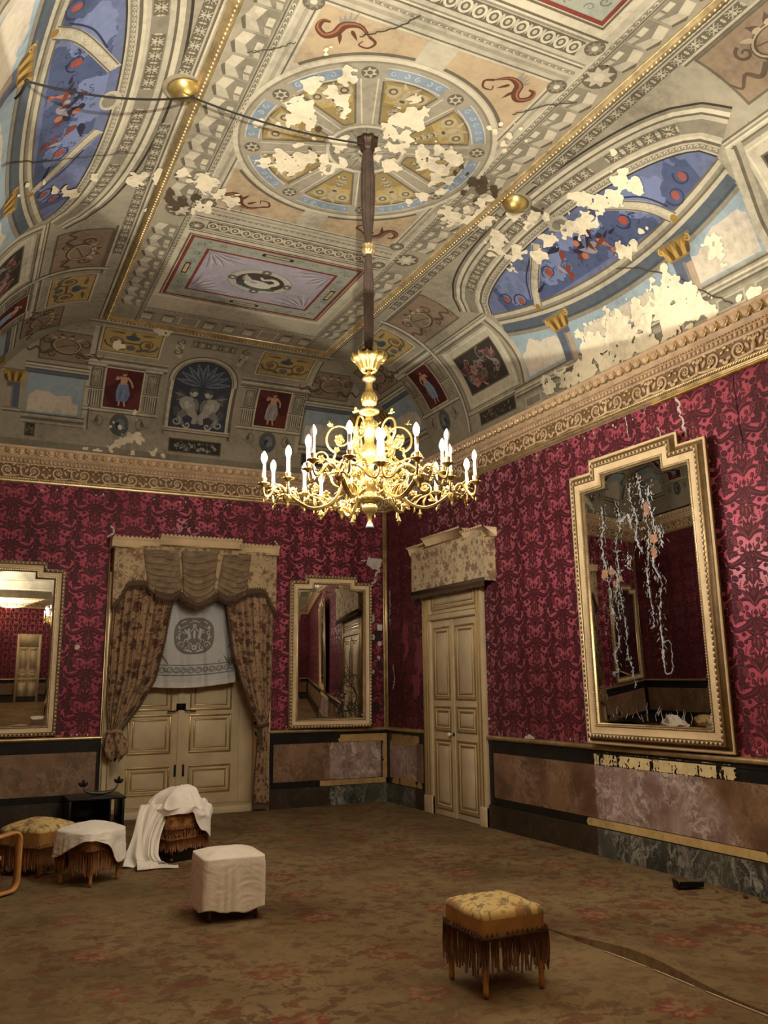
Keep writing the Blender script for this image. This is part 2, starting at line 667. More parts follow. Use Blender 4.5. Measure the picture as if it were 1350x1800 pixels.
M_MIRROR = mirror_mat()
M_FLAKE = gilt('silver_flakes', (0.62, 0.62, 0.60), 0.3, 0.3, 0.4)
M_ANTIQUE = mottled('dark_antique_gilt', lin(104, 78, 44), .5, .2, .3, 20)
M_DOORGILT = gilt('brown_gilt_line', (0.48, 0.33, 0.12), 0.32, 0.6, 0.15)  # gilt lines coloured darker brown, painting in shadow lines along the panel edges
M_BEAD = gilt('pale_gilt_bead', (0.74, 0.60, 0.38), 0.35, 0.35, 0.25)
M_RECESS = mottled('shadowed_stucco_ground', lin(122, 96, 66), .7, 0, .2, 12)  # darker stucco colour paints shade into the frieze ground and dentil gaps
M_CRACK = mottled('dark_desilvered_cracks', lin(30, 26, 24), 0.5, 0, 0.2, 20)
M_SALMON = mottled('bare_salmon_backing', lin(164, 122, 94), 0.8, 0, 0.25, 20)


def floral(name, ground, dark, warm, scale=9.0, stems=True, rough=0.85, sheen=0.1, fade=0.35):
    """printed cloth: petalled flowers and leaves on a plain ground, pattern coordinates in metres"""
    t = NT(name)
    v = t.coords(attr='Pat')
    wob = t.n('ShaderNodeVectorMath', operation='SCALE', i_0=t.n('ShaderNodeTexNoise', i_Vector=v, i_Scale=7.0, i_Detail=2.0).outputs['Color'])
    wob.inputs['Scale'].default_value = 0.02
    v2 = t.n('ShaderNodeVectorMath', operation='ADD', i_0=v, i_1=wob.outputs[0]).outputs[0]
    col = t.mix(t.step(t.noise(v, 5.0, 5), 0.3, 0.7), tuple(x * 0.85 for x in ground), tuple(min(1, x * 1.12) for x in ground))
    if stems:
        s = t.math('ABSOLUTE', t.math('SUBTRACT', t.noise(v2, scale * 0.55, 1.0), 0.5))
        col = t.mix(t.math('MULTIPLY', t.step(s, 0.018, 0.006), 0.6), col, dark)
    for sc, c, rad, pet, amt in ((scale * 0.55, warm, 0.30, 5.0, 0.85), (scale, dark, 0.27, 5.0, 0.8), (scale * 1.9, dark, 0.26, 2.0, 0.55)):
        vo = t.n('ShaderNodeTexVoronoi', voronoi_dimensions='2D', i_Vector=v2, i_Scale=sc, i_Randomness=0.85)
        loc = t.n('ShaderNodeVectorMath', operation='SUBTRACT', i_0=t.n('ShaderNodeVectorMath', operation='SCALE', i_0=v2, i_Scale=sc).outputs[0], i_1=t.n('ShaderNodeVectorMath', operation='SCALE', i_0=vo.outputs['Position'], i_Scale=sc).outputs[0]).outputs[0]
        sp = t.n('ShaderNodeSeparateXYZ', i_0=loc)
        ang = t.math('ARCTAN2', sp.outputs[1], sp.outputs[0])
        rnd = t.n('ShaderNodeSeparateColor', i_0=vo.outputs['Color'])
        pw = t.math('ABSOLUTE', t.math('SINE', t.math('MULTIPLY_ADD', ang, pet * 0.5, t.math('MULTIPLY', rnd.outputs[0], 6.0))))
        lim = t.math('MULTIPLY', t.math('MULTIPLY_ADD', pw, 0.55, 0.5), rad)
        on = t.step(t.math('SUBTRACT', lim, vo.outputs['Distance']), 0.0, 0.03)
        on = t.math('MULTIPLY', on, t.step(rnd.outputs[1], 0.25, 0.3))
        inner = t.step(t.math('SUBTRACT', t.math('MULTIPLY', lim, 0.45), vo.outputs['Distance']), 0.0, 0.04)
        cc = t.mix(t.math('MULTIPLY', inner, 0.5), c, tuple(x * 0.4 for x in c))
        col = t.mix(t.math('MULTIPLY', on, amt), col, cc)
    t.bs.inputs['Sheen Weight'].default_value = sheen
    return t.out(t.mix(fade, col, ground), rough, 0, 0.15)


M_DRAPE = floral('brown_floral_drapery', lin(160, 130, 98), lin(66, 48, 38), lin(88, 50, 40), 8.0, fade=0.05)
M_VALANCE = floral('pale_floral_drapery', lin(182, 158, 122), lin(92, 76, 60), lin(130, 88, 70), 7.5, fade=0.15)
M_PELMETCLOTH = floral('cream_floral_cloth', lin(208, 188, 150), lin(112, 88, 72), lin(140, 100, 80), 7.5, fade=0.12)
M_SWAG = mottled('taupe_swag_cloth', lin(132, 112, 86), 0.75, 0, 0.3, 9)
M_TRIMBROWN = mottled('brown_braid', lin(84, 64, 44), 0.85, 0, 0.3, 40)
M_STOOL = floral('yellow_floral_brocade', lin(206, 180, 116), lin(92, 84, 64), lin(150, 100, 64), 10.5, fade=0.15, rough=0.7)
M_STOOLSIDE = mottled('shade_darkened_ochre', lin(150, 108, 54), 0.6, 0, 0.2, 10)  # sides coloured darker than the seat cloth to paint in their shade
M_POUF = floral('rust_floral_brocade', lin(164, 114, 62), lin(92, 52, 28), lin(128, 66, 34), 9.0, fade=0.15)
M_FRINGE = mottled('brown_silk_fringe', lin(120, 76, 36), 0.7, 0, 0.4, 18)
M_FRINGEDARK = mottled('dark_silk_fringe', lin(84, 52, 28), 0.7, 0, 0.4, 18)


def carpet_mat():
    t = NT('worn_floral_carpet')
    v = t.coords()
    wob = t.n('ShaderNodeVectorMath', operation='SCALE', i_0=t.n('ShaderNodeTexNoise', i_Vector=v, i_Scale=5.0, i_Detail=5.0).outputs['Color'])
    wob.inputs['Scale'].default_value = 0.14
    v2 = t.n('ShaderNodeVectorMath', operation='ADD', i_0=v, i_1=wob.outputs[0]).outputs[0]
    base = t.mix(t.step(t.noise(v, 0.9, 6, 0.62), 0.36, 0.64), lin(106, 89, 62), lin(144, 124, 90))
    fade = t.step(t.noise(v, 0.8, 5), 0.36, 0.6)
    fig = t.noise(v2, 9.0, 4, 0.6)
    base = t.mix(t.math('MULTIPLY', t.step(fig, 0.54, 0.575), t.math('MULTIPLY_ADD', fade, 0.55, 0.18)), base, lin(84, 62, 48))
    fig2 = t.noise(v2, 6.0, 4, 0.6)
    base = t.mix(t.math('MULTIPLY', t.step(fig2, 0.56, 0.60), t.math('MULTIPLY_ADD', fade, 0.6, 0.12)), base, lin(106, 62, 46))
    line = t.math('ABSOLUTE', t.math('SUBTRACT', t.noise(v2, 5.2, 3, 0.5), 0.5))
    base = t.mix(t.math('MULTIPLY', t.step(line, 0.020, 0.006), 0.35), base, lin(86, 60, 48))
    for sc, rad, col, amt, pet in ((1.25, 0.185, lin(122, 52, 46), 0.8, 8.0), (1.25, 0.12, lin(150, 122, 92), 0.75, 8.0), (1.25, 0.06, lin(116, 50, 44), 0.8, 4.0), (2.5, 0.15, lin(104, 66, 52), 0.5, 6.0)):
        vo = t.n('ShaderNodeTexVoronoi', voronoi_dimensions='2D', i_Vector=v2, i_Scale=sc, i_Randomness=0.3)
        loc = t.n('ShaderNodeVectorMath', operation='SUBTRACT', i_0=v2, i_1=vo.outputs['Position']).outputs[0]
        sp = t.n('ShaderNodeSeparateXYZ', i_0=loc)
        pw = t.math('ABSOLUTE', t.math('SINE', t.math('MULTIPLY', t.math('ARCTAN2', sp.outputs[1], sp.outputs[0]), pet / 2)))
        lim = t.math('MULTIPLY', t.math('MULTIPLY_ADD', pw, 0.45, 0.7), rad)
        on = t.step(t.math('SUBTRACT', lim, vo.outputs['Distance']), 0.0, 0.025)
        hole = t.step(t.noise(v2, 14.0, 4), 0.40, 0.52)
        base = t.mix(t.math('MULTIPLY', t.math('MULTIPLY', on, amt), t.math('MULTIPLY', hole, t.math('MULTIPLY_ADD', fade, 0.65, 0.4))), base, col)
    wear = t.step(t.noise(v, 0.45, 6, 0.62), 0.42, 0.62)
    base = t.mix(t.math('MULTIPLY', wear, 0.35), base, lin(120, 102, 74))
    spk = t.step(t.noise(v, 48, 4), 0.66, 0.74)
    base = t.mix(t.math('MULTIPLY', spk, 0.3), base, lin(188, 172, 148))
    t.bump(t.noise(v, 160, 3), 0.4, 0.006)
    return t.out(base, 0.95, 0, 0.05)


M_CARPET = carpet_mat()


def marble(name, c0, c1, vein, scale=5.0, rough=0.35, bleach=None, stretch=(1, 1, 1), amt=0.7):
    """turbulent clouds with thin wandering veins"""
    t = NT(name)
    v = t.coords(stretch)
    wob = t.n('ShaderNodeVectorMath', operation='SCALE', i_0=t.n('ShaderNodeTexNoise', i_Vector=v, i_Scale=scale * 0.7, i_Detail=5.0).outputs['Color'])
    wob.inputs['Scale'].default_value = 1.6 / scale
    v2 = t.n('ShaderNodeVectorMath', operation='ADD', i_0=v, i_1=wob.outputs[0]).outputs[0]
    f = t.noise(v2, scale * 0.8, 7, 0.6)
    col = t.mix(t.step(f, 0.36, 0.62), c0, c1)
    r1 = t.math('ABSOLUTE', t.math('SUBTRACT', t.noise(v2, scale * 1.3, 4, 0.6), 0.5))
    r2 = t.math('ABSOLUTE', t.math('SUBTRACT', t.noise(v2, scale * 3.1, 3, 0.6), 0.5))
    e = t.math('MAXIMUM', t.step(r1, 0.045, 0.0), t.math('MULTIPLY', t.step(r2, 0.05, 0.0), 0.55))
    e = t.math('MULTIPLY', e, t.step(t.noise(v, scale * 0.9, 3), 0.38, 0.6))
    col = t.mix(t.math('MULTIPLY', e, amt), col, vein)
    if bleach:
        a = t.n('ShaderNodeAttribute', attribute_name='Col')
        pale = t.mix(t.step(f, 0.38, 0.64), bleach[0], bleach[1])
        pale = t.mix(t.math('MULTIPLY', e, 0.9), pale, bleach[2])
        k = t.step(t.math('MULTIPLY_ADD', t.noise(v, 9.0, 6), 0.5, t.n('ShaderNodeSeparateColor', i_0=a.outputs['Color']).outputs[0]), 0.68, 0.86)
        col = t.mix(k, col, pale)
    return t.out(col, rough, 0, 0.4)


M_MARBLE = marble('brown_veined_marble', lin(100, 74, 54), lin(136, 106, 80), lin(164, 138, 110), 4.2, 0.45,
                  (lin(132, 106, 96), lin(174, 150, 140), lin(220, 208, 196)), (1, .75, .8))
M_BLACKMARBLE = marble('black_marble', lin(20, 20, 20), lin(32, 31, 30), lin(56, 54, 50), 6.0, 0.3, amt=.4)
M_GREENMARBLE = marble('dark_plinth_marble', lin(42, 34, 26), lin(62, 50, 38), lin(92, 80, 64), 3.4, 0.45, (lin(54, 57, 50), lin(88, 88, 78), lin(168, 166, 154)), stretch=(1, 1, .7), amt=.5)
M_ANYPLASTER = painted('yellowed_plaster', 0.85, amt=0.2)

# ------------------------------------------------------------------ damask figure (columns 0.49 apart, repeat 0.525 high, half-drop)
DW, DH = 0.98, 0.525
C_GROUND = lin(192, 90, 110)
C_FIG = lin(76, 33, 40)
C_FIG2 = lin(88, 41, 47)
C_VEIN = lin(142, 66, 74)


def damask_motif():
    p = P2()
    R = math.radians

    def lobe(x, y, rx, ry, rot, c=C_FIG):
        p.ell(x, y, rx, ry, c, 1, 12, rot=rot, mi=1)
    for sg in (1, -1):
        def L(x, y, ang, ln, w, c=C_FIG, rib=True):
            a = R(ang) if sg > 0 else PI - R(ang)
            p.leaf(sg * x, y, a, ln, w, c, 1, 1)
            if rib:
                p.strip([(sg * x + math.cos(a) * ln * t, y + math.sin(a) * ln * t) for t in (0.05, 0.45, 0.85)], [.006, .004, .001], C_VEIN, 2.2, 1)

        def curve(pts, w, c, ly=1, n=20):
            q = smooth_path(np.array([(sg * a, b_, 0) for a, b_ in pts]), n)[:, :2]
            p.strip(q, np.interp(np.linspace(0, 1, n), np.linspace(0, 1, len(w)), w), c, ly, 1)
        # thick stem that sweeps round the flower below
        curve([(.02, -.40), (.06, -.44), (.12, -.47), (.19, -.49), (.24, -.47), (.25, -.43)], [.03, .055, .05, .045, .03, .012], C_FIG)
        curve([(.03, -.41), (.08, -.45), (.16, -.48), (.22, -.48)], [.004, .006, .005, .002], C_VEIN, 2.2)
        # arching branch with its paisley leaf
        curve([(.0, -.31), (.04, -.262), (.10, -.245), (.155, -.265), (.185, -.315)], [.014, .03, .035, .03, .02], C_FIG)
        curve([(.0, -.31), (.04, -.255), (.10, -.232), (.16, -.25)], [.004, .007, .006, .003], C_VEIN, 2.2)
        a = -2.1 if sg > 0 else PI + 2.1
        p.leaf(sg * .165, -.25, -1.95 if sg > 0 else PI + 1.95, .115, .058, C_VEIN, 1.4, 1, .7)
        p.leaf(sg * .163, -.256, -1.95 if sg > 0 else PI + 1.95, .10, .044, C_FIG2, 1.8, 1, .7)
        for k in range(7):
            p.ell(sg * (.157 - .006 * k + .007 * (k % 2)), -.272 - .0105 * k, .0045, .0045, C_GROUND, 2.6, 6, mi=1)
        # big lobed leaf outside the arch
        for x, y, rx, ry, ro in ((.205, -.225, .045, .034, .6), (.245, -.265, .044, .036, -.2), (.255, -.325, .042, .038, .3), (.215, -.375, .046, .034, -.5), (.165, -.40, .036, .03, .2), (.20, -.31, .05, .06, 0)):
            lobe(sg * (x - .014), y, rx * .84, ry * .84, sg * ro)
            p.strip([(sg * (x - .014 - rx * .6), y), (sg * (x - .014 + rx * .5), y + ry * .2)], [.004, .001], C_VEIN, 2.2, 1)
        curve([(.19, -.22), (.215, -.29), (.20, -.36)], [.002, .006, .002], C_VEIN, 2.4)
        # ringed berries and a curl inside
        for x, y, r_ in ((.085, -.315, .021), (.078, -.372, .022), (.115, -.345, .012)):
            p.ell(sg * x, y, r_, r_, C_FIG, 1.6, 10, mi=1); p.ell(sg * x, y, r_ * .55, r_ * .55, C_VEIN, 2.2, 8, mi=1); p.ell(sg * x, y, r_ * .3, r_ * .3, C_FIG, 2.6, 7, mi=1)
        curve([(.035, -.335), (.045, -.385), (.075, -.415), (.12, -.41), (.135, -.385), (.12, -.37)], [.01, .014, .014, .012, .01, .006], C_FIG2, 1.2)
        # lotus
        L(0, 0, 52, .125, .05); L(0, -.005, 18, .125, .048); L(.01, -.02, -12, .11, .042); L(.02, -.035, -42, .075, .034, C_FIG2)
        lobe(sg * .115, .052, .022, .02, 0); lobe(sg * .135, .0, .022, .018, 0); lobe(sg * .12, -.06, .02, .018, 0); lobe(sg * .085, .095, .018, .016, 0, C_FIG2)
        p.ell(sg * .034, -.065, .036, .044, C_FIG, 1.3, 12, rot=sg * .4, mi=1); p.leaf(sg * .03, -.03, -PI / 2 + sg * .25, .07, .016, C_VEIN, 2, 1)
        L(.045, -.10, -35, .07, .03, C_FIG2); L(.05, -.15, -5, .055, .026, C_FIG2, False)
        # flames rising from the node
        L(.0, -.30, 58, .16, .05); L(.035, -.25, 42, .13, .05, C_FIG2); L(.02, -.22, 75, .10, .04)
        # climbing lobes and bead string
        for x, y, r_ in ((.175, -.075, .032), (.185, -.135, .034), (.155, -.185, .032), (.215, -.175, .026), (.215, -.02, .024), (.225, -.09, .02)):
            lobe(sg * x, y, r_ * 1.15, r_ * .85, sg * .5, C_FIG2 if r_ < .03 else C_FIG)
            p.strip([(sg * (x - r_ * .8), y - r_ * .3), (sg * (x + r_ * .6), y + r_ * .3)], [.004, .001], C_VEIN, 2.2, 1)
        for k in range(6):
            p.ell(sg * (.122 + .004 * k), -.10 - .017 * k, .0055, .0055, C_FIG, 1.5, 6, mi=1)
        # tendrils and sprays that fill the corners
        p.spiral(sg * .215, .045, .034, 1.2, 0, .012, C_FIG, 1, sg, 12, 1); L(.205, .08, 75, .07, .03, C_FIG2, False); L(.165, .10, 20, .06, .026, C_FIG2, False); L(.06, .13, 60, .07, .03, C_FIG2, False)
        lobe(sg * .04, -.455, .03, .024, sg * .6, C_FIG2)
    p.leaf(0, -.01, PI / 2, .15, .058, C_FIG, 1.2, 1); p.strip([(0, 0), (0, .06), (0, .12)], [.008, .005, .001], C_VEIN, 2.4, 1)
    p.ell(0, -.085, .034, .055, C_FIG2, 1.6, 12, mi=1); p.leaf(0, -.04, -PI / 2, .09, .016, C_VEIN, 2.4, 1)
    p.leaf(0, -.31, PI / 2, .19, .05, C_FIG, 1.2, 1); p.ell(0, -.205, .014, .022, C_VEIN, 2.2, 8, mi=1); p.ell(0, -.205, .008, .014, C_FIG, 2.5, 8, mi=1)
    p.ell(0, -.36, .026, .034, C_VEIN, 1.8, 4, mi=1); p.ell(0, -.36, .019, .026, C_FIG, 2.2, 4, mi=1); p.leaf(0, -.385, -PI / 2, .06, .03, C_FIG, 1, 1)
    return merge_proto(p)


MOTIF = damask_motif()


def damask(p, u0, u1, v0, v1, skip=None):
    c = DW / 2
    for i in range(int(math.floor(u0 / c)) - 1, int(math.ceil(u1 / c)) + 2):
        for j in range(int(math.floor(v0 / DH)) - 1, int(math.ceil(v1 / DH)) + 2):
            u = 6.133 - 12 * c + i * c
            v = 3.812 - 6 * DH + (j + (0.0 if i % 2 == 0 else 0.5)) * DH
            if u < u0 - 0.1 or u > u1 + 0.1 or v < v0 - 0.05 or v > v1 + 0.45:
                continue
            if skip and skip(u, v):
                continue
            p.place(MOTIF, (u, v), (1, 1), 0.0, ((i + 2 * j) % 5) * 0.12)


C_TORN = lin(205, 196, 180)
WALL_MATS = [M_SATIN, M_DAMASK, M_ANYPLASTER]


def tear(p, pts, w, seed, col=C_TORN, mi=2, ly=4):
    """a ragged tear in the silk along a line"""
    pts = np.array(pts, float)
    q = smooth_path(np.c_[pts, np.zeros(len(pts))], 6 * len(pts))[:, :2]
    n = len(q)
    r = np.array([0.25 + 1.1 * vnoise(np.array([k * 0.9]), np.array([seed * 3.1]), seed)[0] for k in range(n)])
    jit = np.array([[vnoise(np.array([k * .8]), np.array([1.5]), seed)[0] - .5, vnoise(np.array([k * .8]), np.array([7.5]), seed)[0] - .5] for k in range(n)])
    p.strip(q + jit * w * 1.3, w * .75 * r, col, ly, mi)


def chips(p, u0, u1, v, n, seed, size=0.012, spread=0.03):
    r = random.Random(seed)
    for _ in range(n):
        u, vv, s = r.uniform(u0, u1), v + abs(r.gauss(0, spread)), size * r.uniform(0.4, 1.3)
        k = r.randint(4, 6)
        p.poly([(u + s * r.uniform(.5, 1) * math.cos(a * 2 * PI / k), vv + 1.3 * s * r.uniform(.5, 1) * math.sin(a * 2 * PI / k)) for a in range(k)], C_TORN, 4, 2)


# ---- wall_right
b = Buf()
V, F = box(0, -RL, 0, 0.3, 0.5, 4.62)
b.add(V, F, C_GROUND, 0)
p = P2()
damask(p, 0, RL, RAIL, CB, lambda u, v: 1.45 < u < 2.45 and v < 2.75)
# seams, tears and chips seen on the silk
tear(p, [(5.98, 4.13), (6.0, 3.98), (6.03, 3.83), (6.05, 3.72)], 0.035, 3)
tear(p, [(5.72, 3.9), (5.75, 3.8), (5.70, 3.74), (5.8, 3.7)], 0.02, 4)
tear(p, [(5.30, 4.13), (5.33, 3.9)], 0.014, 5)
tear(p, [(6.62, 4.1), (6.63, 3.8), (6.65, 3.5)], 0.014, 9, lin(40, 12, 16))
tear(p, [(6.3, 2.6), (6.38, 2.52), (6.5, 2.5)], 0.014, 10, lin(50, 16, 20))
tear(p, [(5.05, 4.1), (5.06, 3.6), (5.05, 3.2)], 0.006, 6, lin(60, 16, 22))
tear(p, [(4.2, 4.1), (4.21, 3.0), (4.2, 1.1)], 0.005, 6, lin(70, 18, 26))
tear(p, [(0.12, 2.95), (0.14, 2.75), (0.1, 2.6), (0.13, 2.45)], 0.07, 7, lin(176, 160, 142))
tear(p, [(0.1, 2.3), (0.13, 2.1)], 0.05, 8, lin(70, 50, 44))
tear(p, [(0.2, 1.9), (0.25, 1.7), (0.2, 1.55)], 0.035, 12)
chips(p, 2.7, 8.2, RAIL + 0.02, 60, 5, 0.012, 0.05)
chips(p, 2.66, 2.75, 1.1, 26, 6, 0.014, 0.9)
chips(p, 3.2, 6.0, 4.06, 30, 8, 0.012, 0.03)
patches(p, blobs([(4.95, RAIL + .01, .05, 2), (5.6, RAIL + .02, .07, 2.2), (5.75, 1.09, .05), (3.5, RAIL, .05, 2), (6.2, RAIL, .04)], 21, .6, 12), 3.2, 6.5, RAIL, 1.25, .012, C_TORN, 4, 2)
patches(p, blobs([(1.0, 2.0, .25, .4), (0.9, 1.6, .2, .5), (0.6, 2.3, .3, .3)], 22, .8, 9), 0.3, 1.2, 1.2, 2.8, .014, lin(136, 66, 76), 3, 1)
p.to(b, ch_right)
wall_right = tag(b.build('wall_right', WALL_MATS), kind='structure')

# ---- wall_back (with the french door opening)
OX0, OX1, OZ = -3.88, -1.86, 3.0
b = Buf()
for bx in ((-RW - .3, 0, 0, OX0, .5, 4.62), (OX1, 0, 0, 0.3, .5, 4.62), (OX0, 0, OZ, OX1, .5, 4.62)):
    b.add(*box(*bx), C_GROUND, 0)
p = P2()
damask(p, 0, RW, RAIL, CB, lambda u, v: -OX1 - .1 < u < -OX0 + .1 and v < OZ + .1)
tear(p, [(.26, 3.02), (.20, 3.12), (.14, 3.26), (.10, 3.35)], 0.05, 3, lin(200, 186, 168))
tear(p, [(.42, 3.40), (.3, 3.41)], 0.02, 4)
patches(p, blobs([(.2, 3.38, .085, 1.2), (.13, 3.40, .05), (.24, 2.55, .07, .5), (.23, 2.3, .05, .6), (.12, 2.2, .03), (.24, 1.8, .03), (.14, 2.0, .03)], 31, .7, 14), 0.02, .5, 1.6, 3.5, .012, C_TORN, 4, 2)
patches(p, blobs([(.14, 2.3, .10, .6), (.12, 1.9, .06, .8), (.2, 1.3, .08)], 32, .7, 12), 0.02, .4, 1.1, 2.6, .012, lin(60, 42, 44), 3, 2)
tear(p, [(3.97, 3.66), (3.93, 3.6), (3.95, 3.55), (4.0, 3.52)], 0.03, 9)
tear(p, [(1.73, 3.6), (1.7, 3.54), (1.68, 3.5)], 0.03, 10)
patches(p, blobs([(3.93, 1.25, .05, .7), (3.95, 1.13, .06, .5), (3.93, 1.5, .03), (3.95, 2.0, .02), (4.3, 2.1, .03), (3.94, 1.75, .03)], 33, .8, 15), 3.88, 4.4, 1.02, 2.4, .01, C_TORN, 4, 2)
chips(p, 0.1, 1.6, RAIL + .02, 30, 15, .012, .05)
chips(p, 3.95, 5.4, RAIL + .02, 16, 17, .012, .02)
chips(p, 0.2, 5.7, 4.04, 46, 18, .012, .03)
p.to(b, ch_back)
wall_back = tag(b.build('wall_back', WALL_MATS), kind='structure')

# ---- wall_left and wall_near: only mirrors show them
b = Buf()
b.add(*box(-RW - .3, -RL, 0, -RW, 0, 4.62), C_GROUND, 0)
p = P2()
damask(p, 0, RL - .4, RAIL, CB)
p.to(b, ch_left)
wall_left = tag(b.build('wall_left', WALL_MATS), kind='structure')
b = Buf()
b.add(*box(-RW - .3, -RL - .3, 0, .3, -RL, 4.62), C_GROUND, 0)
p = P2()
damask(p, .3, RW - .3, RAIL, CB)
p.to(b, ch_near)
wall_near = tag(b.build('wall_front', WALL_MATS), kind='structure')

# ---- floor
b = Buf()
b.add(*box(-RW - .3, -RL - .3, -0.2, .3, .9, 0), (1, 1, 1), 0)
M_BOARD = mottled('dusty_floorboards', lin(98, 78, 56), .7, 0, .25, 5)
floor = tag(b.build('floor', M_BOARD), kind='structure')

# ------------------------------------------------------------------ dado: rail, black bands, marble panels, plinth
C_YELLOW = lin(206, 178, 118)


def dado(name, ch, spans, peels, bleach, seed):
    """spans: list of (u0, u1, left_border, right_border)"""
    bz, by = Buf(), P2()
    gp = Buf()
    for (u0, u1) in spans:
        # plinth, black ground, marble panel, rail
        def slab(ua, ub, va, vb, l, mi, buf=gp, nu=None, col=None):
            nu = nu or max(2, int((ub - ua) / .08)); nv = max(2, int((vb - va) / .06) + 1)
            U, Vv = np.meshgrid(np.linspace(ua, ub, nu), np.linspace(va, vb, nv), indexing='ij')
            k = bleach(U.ravel(), Vv.ravel()) if col is None else np.zeros(U.size)
            buf.add(ch(U.ravel(), Vv.ravel(), np.full(U.size, l)), gridF(nu, nv), np.stack([k, k, k], -1), mi)
            # edges
            for (va_, vb_) in ((va, va), (vb, vb)):
                e = np.array([(ua, va_, 0), (ub, va_, 0), (ub, va_, l), (ua, va_, l)])
                buf.add(ch(e[:, 0], e[:, 1], e[:, 2]), [(0, 1, 2, 3)], (0, 0, 0), mi)
            for uu in (ua, ub):
                e = np.array([(uu, va, 0), (uu, vb, 0), (uu, vb, l), (uu, va, l)])
                buf.add(ch(e[:, 0], e[:, 1], e[:, 2]), [(0, 1, 2, 3)], (0, 0, 0), mi)
        slab(u0, u1, 0, PLINTH, 0.045, 2)
        slab(u0, u1, PLINTH, RAIL - .01, 0.022, 1, col=0)
        slab(u0 + .1, u1 - .1, .345, .835, 0.026, 0)
        # slight fillet under the rail
        slab(u0, u1, RAIL - .075, RAIL - .06, 0.03, 1, col=0)
    base = tag(gp.build(name, [M_MARBLE, M_BLACKMARBLE, M_GREENMARBLE]), kind='structure')
    pp = P2()
    peels(pp)
    pb = Buf()
    pp.to(pb, ch, 0.0008, 0.0285)
    if pb.n:
        pb.build('peeled_paint', [M_ANYPLASTER], base)
    rb = Buf()
    for (u0, u1) in spans:
        prof = [(0.02, RAIL - .04), (.045, RAIL - .035), (.055, RAIL - .02), (.055, RAIL - .005), (.045, RAIL + .008), (.025, RAIL + .012), (0, RAIL + .012)]
        a = np.array(prof)
        E0 = ch(np.full(len(a), u0), a[:, 1], a[:, 0]); E1 = ch(np.full(len(a), u1), a[:, 1], a[:, 0])
        n = len(a)
        rb.add(np.concatenate([E0, E1]), [(i, i + 1, n + i + 1, n + i) for i in range(n - 1)])
    rb.build('gilt_rail', M_GOLD, base, smooth=True)
    return base


def bl_right(U, V):
    k = np.clip((U - 4.55) / .06, 0, 1) * np.clip((6.55 - U + (0.6 - V) * .9) / .7, 0, 1)
    k2 = np.clip((1.05 - U) / .2, 0, 1) * .8
    return np.maximum(k, k2) * .9


def peel_right(p):
    def streaks(U, V):
        on = np.clip((U - 4.56) / .03, 0, 1) * np.clip((6.36 - U) / .1, 0, 1)
        gap = sum(np.exp(-((U - c) / w) ** 2) for c, w in ((4.68, .05), (4.92, .04), (5.92, .05), (6.14, .05), (5.36, .03)))
        n = .34 * vnoise(U * 60, V * 8, 41) + .10 * vnoise(U * 14, V * 3, 45) + .56 * fbm(U * 70, V * 60, 43, 2)
        edge = np.minimum(np.clip((V - .836) / .01, 0, 1), np.clip((.958 - V) / .012, 0, 1))
        return (n - .31 - .26 * gap) * on - .4 * (1 - on) - .3 * (1 - edge)
    patches(p, streaks, 4.55, 6.5, .834, RAIL - .05, .006, lin(226, 206, 152), 1)
    low = [(4.5, .305, .05, 1.5)] + [(4.7 + .17 * k, .30, .13, 1.2) for k in range(11)]
    patches(p, blobs(low, 42, .35, 8), 4.35, 6.9, PLINTH + .008, .342, .009, C_YELLOW, 1)
    cr = [(.3, .88, .09, 1.4), (.5, .88, .08, 1.5), (.7, .88, .09, 1.5), (.9, .88, .07, 1.4), (.3, .3, .08, 1.4), (.55, .3, .09, 1.5), (.8, .3, .08, 1.5), (1.0, .3, .06, 1.4)]
    patches(p, blobs(cr, 43, .45, 9), .05, 1.2, PLINTH + .01, RAIL - .07, .009, lin(176, 146, 92), 1)


def bl_back(U, V):
    return np.clip((.98 - U) / .12, 0, 1) * .85


def peel_back(p):
    t = [(.16 + .13 * k, .885, .085, 1.3) for k in range(5)]
    patches(p, blobs(t, 51, .45, 10), .05, .85, .84, RAIL - .07, .009, lin(186, 154, 100), 1)
    l = [(.1 + .15 * k, .30, .085, 1.4) for k in range(7)]
    patches(p, blobs(l, 52, .4, 10), .05, 1.05, PLINTH + .006, .343, .009, lin(186, 154, 100), 1)
    patches(p, blobs([(.06, .4 + .12 * k, .075, .7) for k in range(5)], 53, .4, 10), .03, .11, .3, .95, .009, lin(186, 154, 100), 1)


baseboard_right = dado('baseboard_right', ch_right, [(0.02, 1.20), (2.70, RL)], peel_right, bl_right, 1)
baseboard_back = dado('baseboard_back', ch_back, [(0.02, 1.82), (3.90, RW)], peel_back, bl_back, 2)
zero = lambda U, V: np.zeros(U.shape)
baseboard_left = dado('baseboard_left', ch_left, [(0.02, RL - .4)], lambda p: None, zero, 3)
baseboard_near = dado('baseboard_front', ch_near, [(0.02, RW - .3)], lambda p: None, zero, 4)

# gilt corner rods and strips that edge the silk
b = Buf()
for (x, y) in ((-.02, -.045), (-.055, -.014)):
    b.add(*tube([(x, y, RAIL), (x, y, CB + .02)], .013, 8))
b.add(*box(-.045, -.04, RAIL, -.012, -.012, CB + .02))
tag(b.build('trim_1', M_GOLD, smooth=False), kind='structure')
b = Buf()
for (x, y) in ((-RW + .02, -.045), (-RW + .055, -.014)):
    b.add(*tube([(x, y, RAIL), (x, y, CB + .02)], .013, 8))
tag(b.build('trim_2', M_GOLD), kind='structure')

